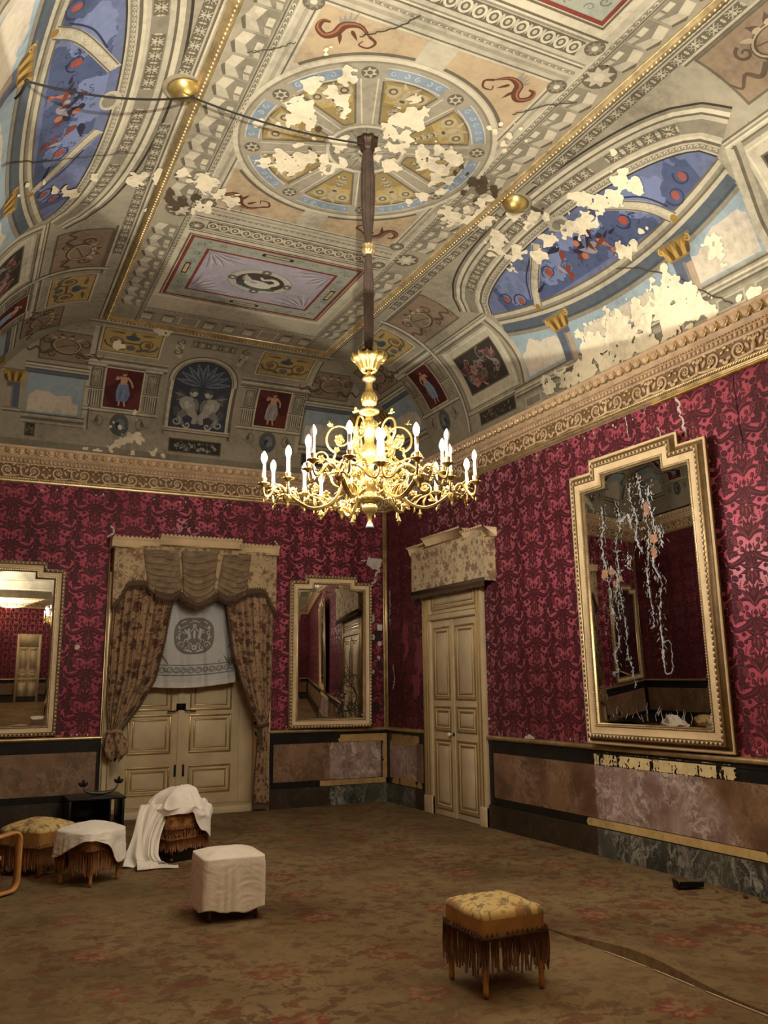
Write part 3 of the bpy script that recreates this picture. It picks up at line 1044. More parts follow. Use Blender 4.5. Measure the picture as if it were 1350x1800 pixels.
# ------------------------------------------------------------------ cornice
def cornice(name, p0, p1, out, detail, depth=1.0):
    """p0->p1 along the wall foot line, out = direction into the room"""
    p0, p1, out = np.array(p0, float), np.array(p1, float), np.array(out, float)
    Lw = np.linalg.norm(p1 - p0)
    d = (p1 - p0) / Lw
    b = Buf()
    prof = [(0, 4.135), (.03, 4.135), (.04, 4.15), (.03, 4.165), (.05, 4.168), (.062, 4.18), (.05, 4.195), (.045, 4.20), (.055, 4.36), (.075, 4.365), (.075, 4.375), (.085, 4.378), (.085, 4.412), (.115, 4.415), (.115, 4.43), (.135, 4.432), (.15, 4.465), (.155, 4.47), (.20, 4.53), (.225, 4.535), (.225, 4.56), (0.02, 4.565)]
    prof = [(o * depth, z) for o, z in prof]
    V, F = profile_extrude(prof, p0, p1, out)
    b.add(V, F, (1, 1, 1), 0)
    b.MI[-1][:] = 0
    b.MI[-1][1:3] = 1
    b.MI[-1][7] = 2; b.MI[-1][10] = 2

    def W(V):  # local (along, out, z) -> world
        V = np.asarray(V, float) * [1, depth, 1]
        return np.stack([p0[0] + d[0] * V[:, 0] + out[0] * V[:, 1], p0[1] + d[1] * V[:, 0] + out[1] * V[:, 1], V[:, 2]], -1)

    def rep(VF, starts, mi):
        V, F = VF
        F = [tuple(f) for f in F]
        tri = np.array([t for f in F for t in ([(f[0], f[1], f[2]), (f[0], f[2], f[3])] if len(f) == 4 else [(f[0], f[k], f[k + 1]) for k in range(1, len(f) - 1)])])
        n = len(V)
        k = len(starts)
        VV = np.tile(V, (k, 1)); VV[:, 0] += np.repeat(starts, n)
        FF = (np.tile(tri, (k, 1)) + np.repeat(np.arange(k) * n, len(tri))[:, None])
        b.add(W(VV), FF, (1, 1, 1), mi)
    # egg and dart
    st = np.arange(.05, Lw, .115)
    egg = ball((0, .182, 4.50), .036, .028, .036, 8, 6)
    rep(egg, st, 0)
    rep(box(.052, .15, 4.472, .063, .205, 4.53), st, 1)
    rep(tube([(-.045, .18, 4.525), (-.046, .185, 4.49), (-.02, .182, 4.462), (.02, .182, 4.462), (.046, .185, 4.49), (.045, .18, 4.525)], .008, 5, False), st, 1)
    # beads, dentils, rope
    rep(ball((0, .122, 4.423), .013, .011, .010, 6, 5), np.arange(.01, Lw, .034 if detail else .05), 1)
    rep(box(-.013, .08, 4.38, .013, .112, 4.41), np.arange(.01, Lw, .05), 0)
    rope = tube([(-.022, .052, 4.168), (0, .066, 4.181), (.022, .052, 4.196)], .011, 5, False)
    rep(rope, np.arange(.0, Lw, .03 if detail else .06), 1)
    # frieze of acanthus scrolls
    unit = .60
    st = np.arange(.3, Lw, unit)
    A = Buf(); G = Buf()
    for sg in (1, -1):
        sp = []
        for t in np.linspace(0, 1, 22):
            a = -PI * .5 + t * 2.6 * PI
            r = .07 * (1 - .78 * t)
            sp.append((sg * (.155 + r * math.cos(a) * 1.05), .058, 4.28 + r * math.sin(a)))
        stem = smooth_path([(0, .055, 4.225), (sg * .06, .06, 4.212), (sg * .11, .06, 4.21)] + sp[:1], 8)
        A.add(*tube(list(stem) + sp[1:], np.r_[np.full(8, .012), np.linspace(.013, .006, 21)], 6))
        for k, (x, z, ang, l, g) in enumerate(((.05, 4.25, 60, .075, 0), (.09, 4.225, 20, .06, 1), (.235, 4.25, -15, .055, 0), (.245, 4.30, 30, .05, 1), (.20, 4.345, 75, .04, 0), (.10, 4.335, 140, .06, 0), (.05, 4.31, 105, .05, 1), (.27, 4.225, -30, .04, 0), (.155, 4.205, -10, .05, 0), (.28, 4.335, 40, .035, 1))):
            a = math.radians(ang)
            c = (sg * (x + .5 * l * math.cos(a)), .06, z + .5 * l * math.sin(a))
            m = Matrix.Translation(c) @ Matrix.Rotation(-(a if sg > 0 else PI - a), 4, 'Y')
            (G if g else A).add(*xf(ball((0, 0, 0), l * .55, .014, .016, 7, 5), m))
        G.add(*ball((sg * .155, .066, 4.28), .016, .012, .016, 8, 5))
        for k in range(5):
            a = k * 2 * PI / 5
            A.add(*ball((sg * .155 + .02 * math.cos(a), .062, 4.28 + .02 * math.sin(a)), .011, .008, .011, 6, 4))
    A.add(*tube(smooth_path([(-.02, .055, 4.21), (0, .068, 4.26), (0, .06, 4.31)], 8), [.01, .016, .02, .022, .02, .015, .01, .006], 6))
    for a in (-40, 0, 40):
        m = Matrix.Translation((math.sin(math.radians(a)) * .03, .06, 4.325 + math.cos(a) * 0)) @ Matrix.Rotation(math.radians(a), 4, 'Y')
        A.add(*xf(ball((0, 0, 0), .012, .012, .032, 6, 5), m))
    for BB, mi in ((A, 0), (G, 1)):
        V = np.concatenate(BB.V); L = np.concatenate(BB.L); N = np.concatenate(BB.N)
        F, s = [], 0
        for n in N:
            F.append(tuple(L[s:s + n])); s += n
        rep((V, F), st, mi)
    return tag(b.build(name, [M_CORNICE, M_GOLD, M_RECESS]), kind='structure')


cornice('trim_3', (0, 0), (-RW, 0), (0, -1), True)
cornice('trim_4', (0, 0), (0, -RL), (-1, 0), True)
cornice('trim_5', (-RW, 0), (-RW, -RL), (1, 0), False, .4)
cornice('trim_6', (0, -RL), (-RW, -RL), (0, 1), False)
b = Buf()
b.add(*tube([(-.03, -5.7, CB - .012), (-.03, -RL, CB - .012)], .016, 8))
tag(b.build('trim_7', M_BRIGHTGOLD, smooth=True), kind='structure')

# ------------------------------------------------------------------ ceiling: vault surface and its frescoes
K_STONE = lin(160, 151, 128)
K_LIGHT = lin(184, 175, 150)
K_PALE = lin(202, 192, 164)
K_MID = lin(136, 128, 108)
K_DARK = lin(104, 95, 76)
K_DEEP = lin(58, 51, 42)
K_OCHRE = lin(178, 152, 92)
K_OLIVE = lin(150, 130, 82)
K_TAN = lin(182, 160, 126)
K_MAUVE = lin(142, 122, 98)
K_BLUE = lin(102, 110, 138)
K_BLUE2 = lin(76, 86, 116)
K_BLUE3 = lin(116, 126, 158)
K_SKY = lin(150, 166, 170)
K_CLOUD = lin(200, 188, 168)
K_SLATE = lin(84, 92, 98)
K_RED = lin(100, 46, 40)
K_REDLINE = lin(126, 58, 46)
K_FLESH = lin(196, 152, 118)
K_LILAC = lin(168, 160, 166)
K_GREENISH = lin(158, 160, 142)
K_GOLDP = lin(150, 116, 52)


def fret_proto(dark=K_DARK, light=K_LIGHT):
    """one link of the painted lattice frieze, 0.16 long, 0.12 high"""
    p = P2()
    p.rect(-.08, -.06, .08, .06, dark, 1)
    for sg in (1, -1):
        p.spiral(0.04 * sg, .022, .028, .8, PI / 2, .011, light, 2, sg, 10)
        p.spiral(0.04 * sg, -.022, .028, .8, -PI / 2, .011, light, 2, -sg, 10)
        p.leaf(sg * .08, 0, PI / 2, .04, .022, light, 2); p.leaf(sg * .08, 0, -PI / 2, .04, .022, light, 2)
    p.leaf(0, 0, PI / 2, .055, .03, light, 2); p.leaf(0, 0, -PI / 2, .055, .03, light, 2)
    return merge_proto(p)


def bead_proto():
    p = P2()
    p.rect(-.03, -.02, .03, .02, K_MID, 1)
    p.ell(0, 0, .02, .016, K_PALE, 2, 8); p.ell(.004, -.003, .012, .008, K_DARK, 3, 6)
    return merge_proto(p)


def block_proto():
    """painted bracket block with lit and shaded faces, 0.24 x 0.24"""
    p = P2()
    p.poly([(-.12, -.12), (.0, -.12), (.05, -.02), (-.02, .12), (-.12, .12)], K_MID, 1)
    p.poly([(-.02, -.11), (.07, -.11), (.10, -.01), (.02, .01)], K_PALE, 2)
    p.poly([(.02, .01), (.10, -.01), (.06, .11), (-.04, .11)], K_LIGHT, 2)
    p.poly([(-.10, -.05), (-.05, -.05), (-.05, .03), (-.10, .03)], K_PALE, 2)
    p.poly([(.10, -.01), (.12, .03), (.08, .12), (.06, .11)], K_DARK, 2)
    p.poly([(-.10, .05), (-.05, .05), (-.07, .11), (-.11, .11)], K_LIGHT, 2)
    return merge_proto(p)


def guil_proto():
    p = P2()
    p.rect(-.055, -.08, .055, .08, K_DARK, 1)
    p.ring(0, 0, .032, .05, K_PALE, 2, n=12, sv=1.4)
    p.ell(0, 0, .016, .026, K_LIGHT, 2, 8)
    p.leaf(.055, -.07, PI / 2, .14, .02, K_LIGHT, 2)
    return merge_proto(p)


FRET, BEAD, BLOCK, GUIL = fret_proto(), bead_proto(), block_proto(), guil_proto()


def along(p, proto, a, b, step, sc=(1, 1), rot_extra=0.0, dl=0):
    a, b = np.array(a, float), np.array(b, float)
    L = np.linalg.norm(b - a)
    n = max(1, int(round(L / step)))
    ang = math.atan2(*(b - a)[::-1])
    for k in range(n):
        c = a + (b - a) * (k + .5) / n
        p.place(proto, c, (sc[0] * L / n / step, sc[1]), ang + rot_extra, dl)


def along_curve(p, proto, pts, step, sc=(1, 1), dl=0):
    pts = np.array(pts, float)
    s = np.r_[0, np.cumsum(np.hypot(*np.diff(pts, axis=0).T))]
    n = int(s[-1] / step)
    for k in range(n):
        t = (k + .5) * s[-1] / n
        c = np.array([np.interp(t, s, pts[:, 0]), np.interp(t, s, pts[:, 1])])
        e = np.array([np.interp(t + .01, s, pts[:, 0]), np.interp(t + .01, s, pts[:, 1])])
        p.place(proto, c, sc, math.atan2(*(e - c)[::-1]), dl)


def rosette(p, u, v, r, c1, c2, ly=2, n=8):
    p.ell(u, v, r * 1.08, r * 1.08, K_DARK, ly, 14)
    for k in range(n):
        a = k * 2 * PI / n
        p.leaf(u, v, a, r, r * .55, c1, ly + .5)
    p.ell(u, v, r * .36, r * .36, c2, ly + 1, 10)


def candelabrum(p, u, v, h, rot=0.0, cols=(K_LIGHT, K_DARK)):
    """painted grotesque: stacked vases and paired rings"""
    q = P2()
    a, d = cols
    for sg in (1, -1):
        q.ring(sg * .26 * h, .30 * h, .10 * h, .15 * h, a, 3, n=18); q.ell(sg * .26 * h, .30 * h, .08 * h, .08 * h, d, 3, 10)
        q.ell(sg * .26 * h, .30 * h, .05 * h, .05 * h, a, 3.5, 8)
        q.spiral(sg * .13 * h, .08 * h, .11 * h, .9, 0 if sg > 0 else PI, .03 * h, a, 3, sg, 12)
        q.leaf(sg * .05 * h, .4 * h, PI / 2 - sg * .6, .22 * h, .08 * h, a, 3)
        q.spiral(sg * .08 * h, -.22 * h, .08 * h, 1, PI / 2, .025 * h, a, 3, sg, 12)
    q.ell(0, .12 * h, .10 * h, .07 * h, a, 3, 12); q.ell(0, .12 * h, .06 * h, .04 * h, d, 3.5, 10)
    q.leaf(0, .18 * h, PI / 2, .3 * h, .14 * h, a, 3.2)
    q.rect(-.025 * h, -.45 * h, .025 * h, .1 * h, a, 3)
    for z, w in ((-.05, .09), (-.18, .06), (-.30, .08), (-.42, .05)):
        q.ell(0, z * h, w * h, .035 * h, a, 3.2, 10); q.ell(0, z * h - .02 * h, w * .7 * h, .018 * h, d, 3.5, 8)
    p.place(q, (u, v), (1, 1), rot)


def creature(p, u, v, s, rot=0.0, flip=1, col=lin(96, 60, 40), col2=lin(146, 140, 124)):
    """winged serpent-swan of the corner spandrels"""
    q = P2()
    body = smooth_path([(-.42, -.1, 0), (-.3, .15, 0), (-.05, .2, 0), (.12, .05, 0), (.3, .02, 0), (.38, .2, 0), (.28, .34, 0), (.16, .30, 0)], 26)[:, :2]
    q.strip(body, np.interp(np.linspace(0, 1, 26), [0, .3, .6, .9, 1], [.03, .17, .13, .08, .04]), col, 3)
    q.strip(body + [.01, .025], np.interp(np.linspace(0, 1, 26), [0, .3, .6, 1], [.008, .05, .04, .01]), lin(150, 102, 70), 3.5)
    tail = smooth_path([(-.42, -.1, 0), (-.5, -.25, 0), (-.36, -.35, 0), (-.22, -.26, 0), (-.3, -.18, 0)], 16)[:, :2]
    q.strip(tail, np.linspace(.06, .02, 16), col, 3)
    for k in range(4):
        q.leaf(-.12 + .03 * k, .16, 2.2 - .25 * k, .34 - .03 * k, .09, col2, 2.8)
    q.leaf(.05, .04, -1.4, .26, .07, col, 3); q.leaf(-.15, .08, -1.8, .26, .07, col, 3)
    p.place(q, (u, v), (s * flip, s), rot)


def figure(p, u, v, h, seed, robe=(lin(108, 116, 126),), skin=K_FLESH, wings=False):
    """small painted standing figure built of soft shapes"""
    r = random.Random(seed)
    q = P2()
    lean = r.uniform(-.06, .06)
    q.ell(lean, .40, .055, .07, skin, 4, 10); q.ell(lean - .01, .43, .06, .045, lin(96, 66, 44), 4.3, 9)
    q.poly([(lean - .09, .32), (lean + .09, .32), (.07, .05), (-.08, .05)], skin, 4)
    q.strip(smooth_path([(lean - .08, .30, 0), (-.19, .22, 0), (-.16, .38 + r.uniform(-.2, .06), 0)], 8)[:, :2], [.06, .055, .05, .05, .045, .045, .04, .03], skin, 4)
    q.strip(smooth_path([(lean + .08, .30, 0), (.18, .18, 0), (.12 + r.uniform(0, .12), .04, 0)], 8)[:, :2], [.06, .055, .05, .05, .045, .045, .04, .03], skin, 4)
    c = robe[0]
    q.poly([(-.12, .12), (.10, .14), (.18, -.15), (.12, -.34), (-.14, -.36), (-.17, -.1)], c, 4.4)
    dk, lt = tuple(x * .6 for x in c), tuple(min(1, x * 1.5) for x in c)
    for k in range(4):
        x = -.12 + .07 * k
        q.strip([(x + .02, .1), (x + r.uniform(-.04, .04), -.12), (x + r.uniform(-.05, .05), -.33)], [.01, .025, .012], dk if k % 2 else lt, 4.7)
    q.strip([(-.06, -.34), (-.07, -.48)], [.05, .035], skin, 4); q.strip([(.05, -.34), (.08, -.48)], [.05, .035], skin, 4)
    if wings:
        for sg in (1, -1):
            for k in range(3):
                q.leaf(sg * .06, .28, (PI / 2 - sg * (.7 + .3 * k)), .3, .08, K_LIGHT, 3.6)
    p.place(q, (u, v), (h, h))


def clouds(p, u0, u1, v0, v1, seed, ly=2):
    r = random.Random(seed)
    patches(p, blobs([(r.uniform(u0 + .1, u1 - .1), r.uniform(v0, (v0 + v1) / 2 + .05), r.uniform(.10, .2), 1.4) for _ in range(5)], seed, .5, 5), u0 + .02, u1 - .02, v0 + .02, v1 - .02, .03, K_CLOUD, ly)
    patches(p, blobs([(r.uniform(u0 + .1, u1 - .1), r.uniform(v0, (v0 + v1) / 2), r.uniform(.08, .14), 1.4) for _ in range(4)], seed + 3, .5, 6), u0 + .02, u1 - .02, v0 + .02, v1 - .02, .03, lin(206, 194, 170), ly + .5)


def hline(p, u0, u1, v, w, cols, ly=2):
    """moulding seen as stacked bands, bottom to top"""
    n = len(cols)
    for k, c in enumerate(cols):
        p.rect(u0, v + w * k / n, u1, v + w * (k + 1) / n, c, ly)


def vline(p, u, v0, v1, w, cols, ly=2):
    n = len(cols)
    for k, c in enumerate(cols):
        p.rect(u + w * k / n, v0, u + w * (k + 1) / n, v1, c, ly)


MOULD = [K_DARK, K_LIGHT, K_PALE, K_MID, K_LIGHT, K_DARK]


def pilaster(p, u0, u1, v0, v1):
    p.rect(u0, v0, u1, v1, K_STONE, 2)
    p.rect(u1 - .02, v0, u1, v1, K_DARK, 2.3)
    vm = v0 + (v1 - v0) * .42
    p.frame(u0 + .03, vm + .03, u1 - .03, v1 - .05, .014, K_DARK, 3)
    p.rect(u0 + .05, vm + .05, u1 - .05, v1 - .07, K_MID, 2.6)
    candelabrum(p, (u0 + u1) / 2, (vm + v1) / 2, .16)
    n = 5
    for k in range(n):
        uu = u0 + .02 + (u1 - u0 - .04) * (k + .5) / n
        p.rect(uu - .009, v0 + .03, uu + .004, vm - .02, K_DARK, 3); p.rect(uu + .004, v0 + .03, uu + .013, vm - .02, K_PALE, 3)
    hline(p, u0 - .015, u1 + .015, vm - .015, .03, [K_LIGHT, K_DARK], 3)
    hline(p, u0 - .02, u1 + .02, v1 - .03, .06, [K_DARK, K_LIGHT, K_PALE], 3)


def red_bay(p, c, seed, robe):
    """red figure panel between two pilasters, with entablature, roundel base and grotesque field above"""
    p.rect(c - .46, .30, c + .46, .60, K_STONE, 1.5)
    hline(p, c - .48, c + .48, .55, .06, [K_DARK, K_LIGHT, K_PALE, K_MID], 2.5)
    p.ell(c, .41, .125, .15, K_DARK, 3, 22); p.ell(c + .006, .40, .105, .13, K_SLATE, 3.4, 22)
    p.ell(c + .01, .42, .06, .075, lin(120, 122, 118), 3.8, 14); p.ell(c - .02, .40, .03, .05, lin(52, 58, 64), 4.1, 10)
    p.spiral(c + .02, .36, .05, 1, 0, .02, lin(134, 134, 124), 4.2)
    for sg in (1, -1):
        p.spiral(c + sg * .28, .43, .085, 1.3, PI / 2, .024, K_MID, 3, sg); p.leaf(c + sg * .22, .36, PI / 2 - sg * 1.2, .18, .05, K_MID, 3)
        p.leaf(c + sg * .30, .40, PI / 2 + sg * .2, .12, .05, K_DARK, 3)
        pilaster(p, c + sg * .355 - .095, c + sg * .355 + .095, .61, 1.20)
    p.rect(c - .25, .61, c + .25, 1.20, K_RED, 2)
    p.frame(c - .25, .61, c + .25, 1.20, .018, K_PALE, 3)
    patches(p, blobs([(c - .1, .8, .25, .6), (c + .15, 1.05, .2, .6)], seed, .7, 7), c - .23, c + .23, .63, 1.18, .02, lin(78, 34, 32), 2.4)
    figure(p, c, .91, .52, seed, (robe,))
    hline(p, c - .52, c + .52, 1.20, .14, [K_DARK, K_MID, K_LIGHT, K_PALE, K_MID, K_DARK, K_LIGHT], 3)
    # field with vases above
    p.rect(c - .38, 1.42, c + .38, 1.93, K_OCHRE, 2); p.frame(c - .38, 1.42, c + .38, 1.93, .02, K_PALE, 2.6)
    p.frame(c - .36, 1.44, c + .36, 1.91, .012, K_DARK, 2.8)
    for sg in (1, -1):
        p.spiral(c + sg * .20, 1.64, .13, 1.6, PI if sg < 0 else 0, .026, lin(92, 92, 84), 3, -sg, 26)
        p.leaf(c + sg * .06, 1.50, PI / 2 - sg * 1.2, .22, .05, K_DARK, 3); p.leaf(c + sg * .1, 1.82, PI / 2 - sg * 1.5, .2, .04, lin(110, 100, 74), 3)
        p.ell(c + sg * .20, 1.64, .04, .05, lin(132, 96, 64), 3.4, 10)
    p.ell(c, 1.74, .09, .05, lin(76, 86, 94), 3, 14); p.rect(c - .10, 1.62, c + .10, 1.645, lin(110, 78, 52), 3); p.ell(c, 1.55, .06, .05, lin(100, 106, 104), 3, 12); p.leaf(c, 1.77, PI / 2, .10, .07, lin(98, 104, 100), 3)


def dark_picture(p, u0, u1, v0, v1, seed, pal):
    r = random.Random(seed)
    p.rect(u0, v0, u1, v1, K_DEEP, 3)
    p.frame(u0 - .012, v0 - .012, u1 + .012, v1 + .012, .016, K_DARK, 3.2)
    w, h = u1 - u0, v1 - v0
    for k in range(44):
        c = pal[r.randrange(len(pal))]
        cu, cv = u0 + w * r.uniform(.1, .9), v0 + h * r.uniform(.2, .8)
        s = min(w, h) * r.uniform(.07, .19)
        t = r.random()
        if t < .45:
            p.spiral(cu, cv, s, r.uniform(.7, 1.4), r.uniform(0, 6), s * .3, c, 3.6 + k * .03, r.choice((1, -1)), 14)
        elif t < .75:
            for j in range(5):
                p.ell(cu + s * .5 * math.cos(j * 1.26), cv + s * .5 * math.sin(j * 1.26), s * .38, s * .38, c, 3.6 + k * .03, 7)
        else:
            p.leaf(cu, cv, r.uniform(0, 6.3), s * 2, s * .7, c, 3.6 + k * .03)


def scroll_panel(p, c, v, w, h, seed):
    """mauve-brown panel with a ribboned cartouche"""
    q = P2()
    dk, md = lin(94, 78, 62), lin(176, 160, 128)
    q.ring(0, 0, .13, .17, dk, 3, n=24, sv=.7); q.ring(.01, .005, .135, .15, md, 3.4, n=24, sv=.7)
    q.strip([(-.16, -.06), (0, 0), (.17, .05)], [.01, .012, .008], dk, 3)
    for sg in (1, -1):
        q.spiral(sg * .20, .05, .06, 1.2, PI / 2, .024, dk, 3, -sg, 14); q.spiral(sg * .15, -.12, .045, 1.1, 0, .02, dk, 3, sg, 12)
        q.leaf(sg * .10, .08, PI / 2 - sg * 1.0, .09, .04, md, 3.6); q.leaf(sg * .12, -.03, -PI / 2 + sg * .3, .08, .035, dk, 3)
        q.strip(smooth_path([(sg * .15, -.08, 0), (sg * .24, -.13, 0), (sg * .30, -.06, 0), (sg * .38, -.12, 0), (sg * .42, -.05, 0)], 18)[:, :2], np.linspace(.04, .012, 18), dk, 3)
        q.leaf(sg * .03, .10, PI / 2 - sg * .5, .09, .05, dk, 3); q.ell(sg * .045, .115, .03, .02, md, 3.5, 8)
    p.rect(c - w / 2, v - h / 2, c + w / 2, v + h / 2, K_MAUVE, 1.5)
    p.frame(c - w / 2, v - h / 2, c + w / 2, v + h / 2, .02, K_DARK, 2)
    p.place(q, (c, v), (1.1, 1.2))


def sky_bay(p, u0, u1, seed):
    p.rect(u0, .44, u1, .97, K_SKY, 1.5)
    clouds(p, u0, u1, .44, .80, seed)
    hline(p, u0 - .05, u1 + .05, .30, .14, [K_MID, K_LIGHT, K_MID, K_DARK, K_STONE, K_LIGHT, K_DARK], 3)
    hline(p, u0 - .05, u1 + .05, .96, .16, [K_SLATE, lin(100, 106, 106), K_SLATE, K_LIGHT, K_MID, K_PALE, K_DARK], 3)


def column(p, u, v0, v1, w=.15):
    p.rect(u - w / 2, v0, u + w / 2, v1, lin(92, 98, 112), 3)
    p.rect(u - w / 2, v0, u - w * .05, v1 - .06, lin(170, 150, 124), 3.3)
    p.rect(u - w * .15, v0, u + .0, v1 - .04, lin(128, 122, 116), 3.6)
    p.poly([(u - w * .55, v1), (u + w * .55, v1), (u + w * .95, v1 + .16), (u - w * .95, v1 + .16)], K_GOLDP, 3.8)
    for k in range(6):
        p.leaf(u - w * .5 + w * .2 * k, v1 + .01, PI / 2 + (.5 - .2 * k) * .7, .15, .045, lin(186, 150, 80) if k % 2 else lin(98, 74, 34), 4.2)
    for sg in (1, -1):
        p.spiral(u + sg * w * .75, v1 + .13, .035, 1.3, PI / 2, .014, lin(196, 164, 96), 4.6, -sg)
    p.rect(u - w, v1 + .155, u + w, v1 + .185, lin(124, 112, 84), 4.4)
    hline(p, u - w * .7, u + w * .7, v0 - .02, .06, [K_DARK, K_LIGHT, K_MID], 4)


def cove_short(p, c):
    p.rect(c - 2.9, 0, c + 2.9, ARC, K_STONE, 0)
    # niche with shell and putti
    pts = [(c - .39, .46), (c + .39, .46), (c + .39, 1.13)] + [(c + .39 * math.cos(a), 1.13 + .40 * math.sin(a)) for a in np.linspace(0, PI, 20)[1:-1]] + [(c - .39, 1.13)]
    p.poly(pts, lin(62, 66, 74), 3)
    p.ring(c, 1.13, .39, .455, K_LIGHT, 3.2, 0, PI, 26); p.ring(c, 1.13, .455, .475, K_DARK, 3.4, 0, PI, 26); p.ring(c, 1.13, .40, .412, K_DARK, 3.5, 0, PI, 26)
    for k in range(9):
        a = PI * (k + .5) / 9
        p.leaf(c, 1.10, a, .38, .085, lin(112, 120, 128), 3.5, tip=.9); p.leaf(c, 1.10, a, .34, .03, lin(70, 78, 92), 3.7, tip=.9)
        for rr in (.16, .23, .30):
            p.ring(c, 1.10, rr, rr + .012, lin(80, 88, 98), 3.8, a - .13, a + .13, 6)
    for sg in (1, -1):
        p.rect(c + sg * .39, .46, c + sg * .43, 1.13, K_PALE, 3.2)
        q = P2(); g, w_, dk_ = lin(160, 156, 142), lin(122, 120, 112), lin(84, 84, 84)
        for k in range(4):
            q.leaf(.20, .90, .75 - .38 * k, .20 - .02 * k, .055, w_ if k % 2 else dk_, 3.8)
        q.ell(.13, .80, .085, .125, g, 4, 16, rot=-.25); q.ell(.15, .79, .05, .09, lin(184, 180, 164), 4.2, 12, rot=-.25)
        q.ell(.10, .985, .058, .064, g, 4.4, 14); q.ell(.105, 1.02, .062, .042, dk_, 4.6, 10); q.ell(.085, .975, .026, .03, lin(188, 184, 168), 4.8, 9)
        q.strip(smooth_path([(.17, .90, 0), (.25, .84, 0), (.20, .74, 0), (.10, .70, 0)], 12)[:, :2], np.linspace(.07, .035, 12), g, 4.5)
        q.strip(smooth_path([(.08, .89, 0), (.03, .80, 0), (.05, .70, 0)], 10)[:, :2], np.linspace(.06, .035, 10), w_, 4.5)
        q.strip(smooth_path([(.12, .71, 0), (.04, .64, 0), (.06, .54, 0)], 10)[:, :2], np.linspace(.11, .05, 10), g, 4.6); q.strip(smooth_path([(.17, .71, 0), (.25, .62, 0), (.20, .52, 0)], 10)[:, :2], np.linspace(.11, .05, 10), w_, 4.4)
        q.spiral(.29, .56, .065, 1.2, 2, .03, g, 4.6); q.spiral(.14, .52, .05, 1.1, 0, .028, lin(176, 172, 156), 4.8, -1); q.ell(.30, .70, .05, .07, dk_, 4.1, 10); q.ell(.02, .60, .045, .06, w_, 4.3, 10)
        p.place(q, (c, 0), (sg, 1))
    hline(p, c - .46, c + .46, .40, .07, [K_DARK, K_LIGHT, K_MID, K_PALE], 3.6)
    p.rect(c - .44, .10, c + .44, .36, K_STONE, 2); dark_picture(p, c - .35, c + .35, .14, .31, 3, [lin(150, 150, 142), lin(104, 106, 106)])
    p.rect(c - .47, .36, c - .43, 1.2, K_MID, 2.6); p.rect(c + .43, .36, c + .47, 1.2, K_DARK, 2.6)
    # above the niche
    p.rect(c - .30, 1.74, c + .30, 1.92, K_MID, 2); along(p, FRET, (c - .24, 1.83), (c + .24, 1.83), .16, (1, 1), 0, 2)
    for sg in (1, -1):
        for k in range(3):
            p.spiral(c + sg * (.44 + .0 * k), 1.62 + .1 * k, .07, 1.2, PI / 2, .022, K_PALE if k % 2 else K_DARK, 3, sg)
        p.leaf(c + sg * .38, 1.50, PI / 2 - sg * .4, .2, .07, K_LIGHT, 3)
    hline(p, c - 1.6, c + 1.6, 1.98, .09, [K_DARK, K_MID, K_LIGHT, K_PALE, K_MID], 2)
    for sg, sd in ((-1, 11), (1, 12)):
        red_bay(p, c + sg * 1.02, sd, lin(112, 128, 150) if sg < 0 else lin(150, 146, 138))
        cc = c + sg * 1.85
        sky_bay(p, cc - .32, cc + .34, 20 + sd)
        dark_picture(p, cc - .30, cc + .5 * sg + .3, .145, .30, 30 + sd, [lin(120, 112, 100), lin(84, 76, 66), lin(136, 118, 92)])
        scroll_panel(p, c + sg * 1.78, 1.42, .62, .5, 3)
        p.rect(c + sg * 1.46 - .03, .3, c + sg * 1.46 + .03, 1.9, K_LIGHT, 2.4); p.rect(c + sg * 1.46 + .03, .3, c + sg * 1.46 + .05, 1.9, K_DARK, 2.4)
        column(p, c + sg * 2.33, .44, .80)
    p.rect(c - 2.9, 0, c + 2.9, .09, K_MID, 2)


def lens(c, hw, vb, vt, ve, n=40):
    """points of an upper and a lower arc meeting at both ends"""
    t = np.linspace(-1, 1, n)
    k = np.sqrt(np.clip(1 - t * t, 0, 1))
    up = np.stack([c + hw * t, ve + (vt - ve) * k], -1)
    k2 = 1 - t * t
    lo = np.stack([c + hw * t, ve - (ve - vb) * k2], -1)
    return up, lo


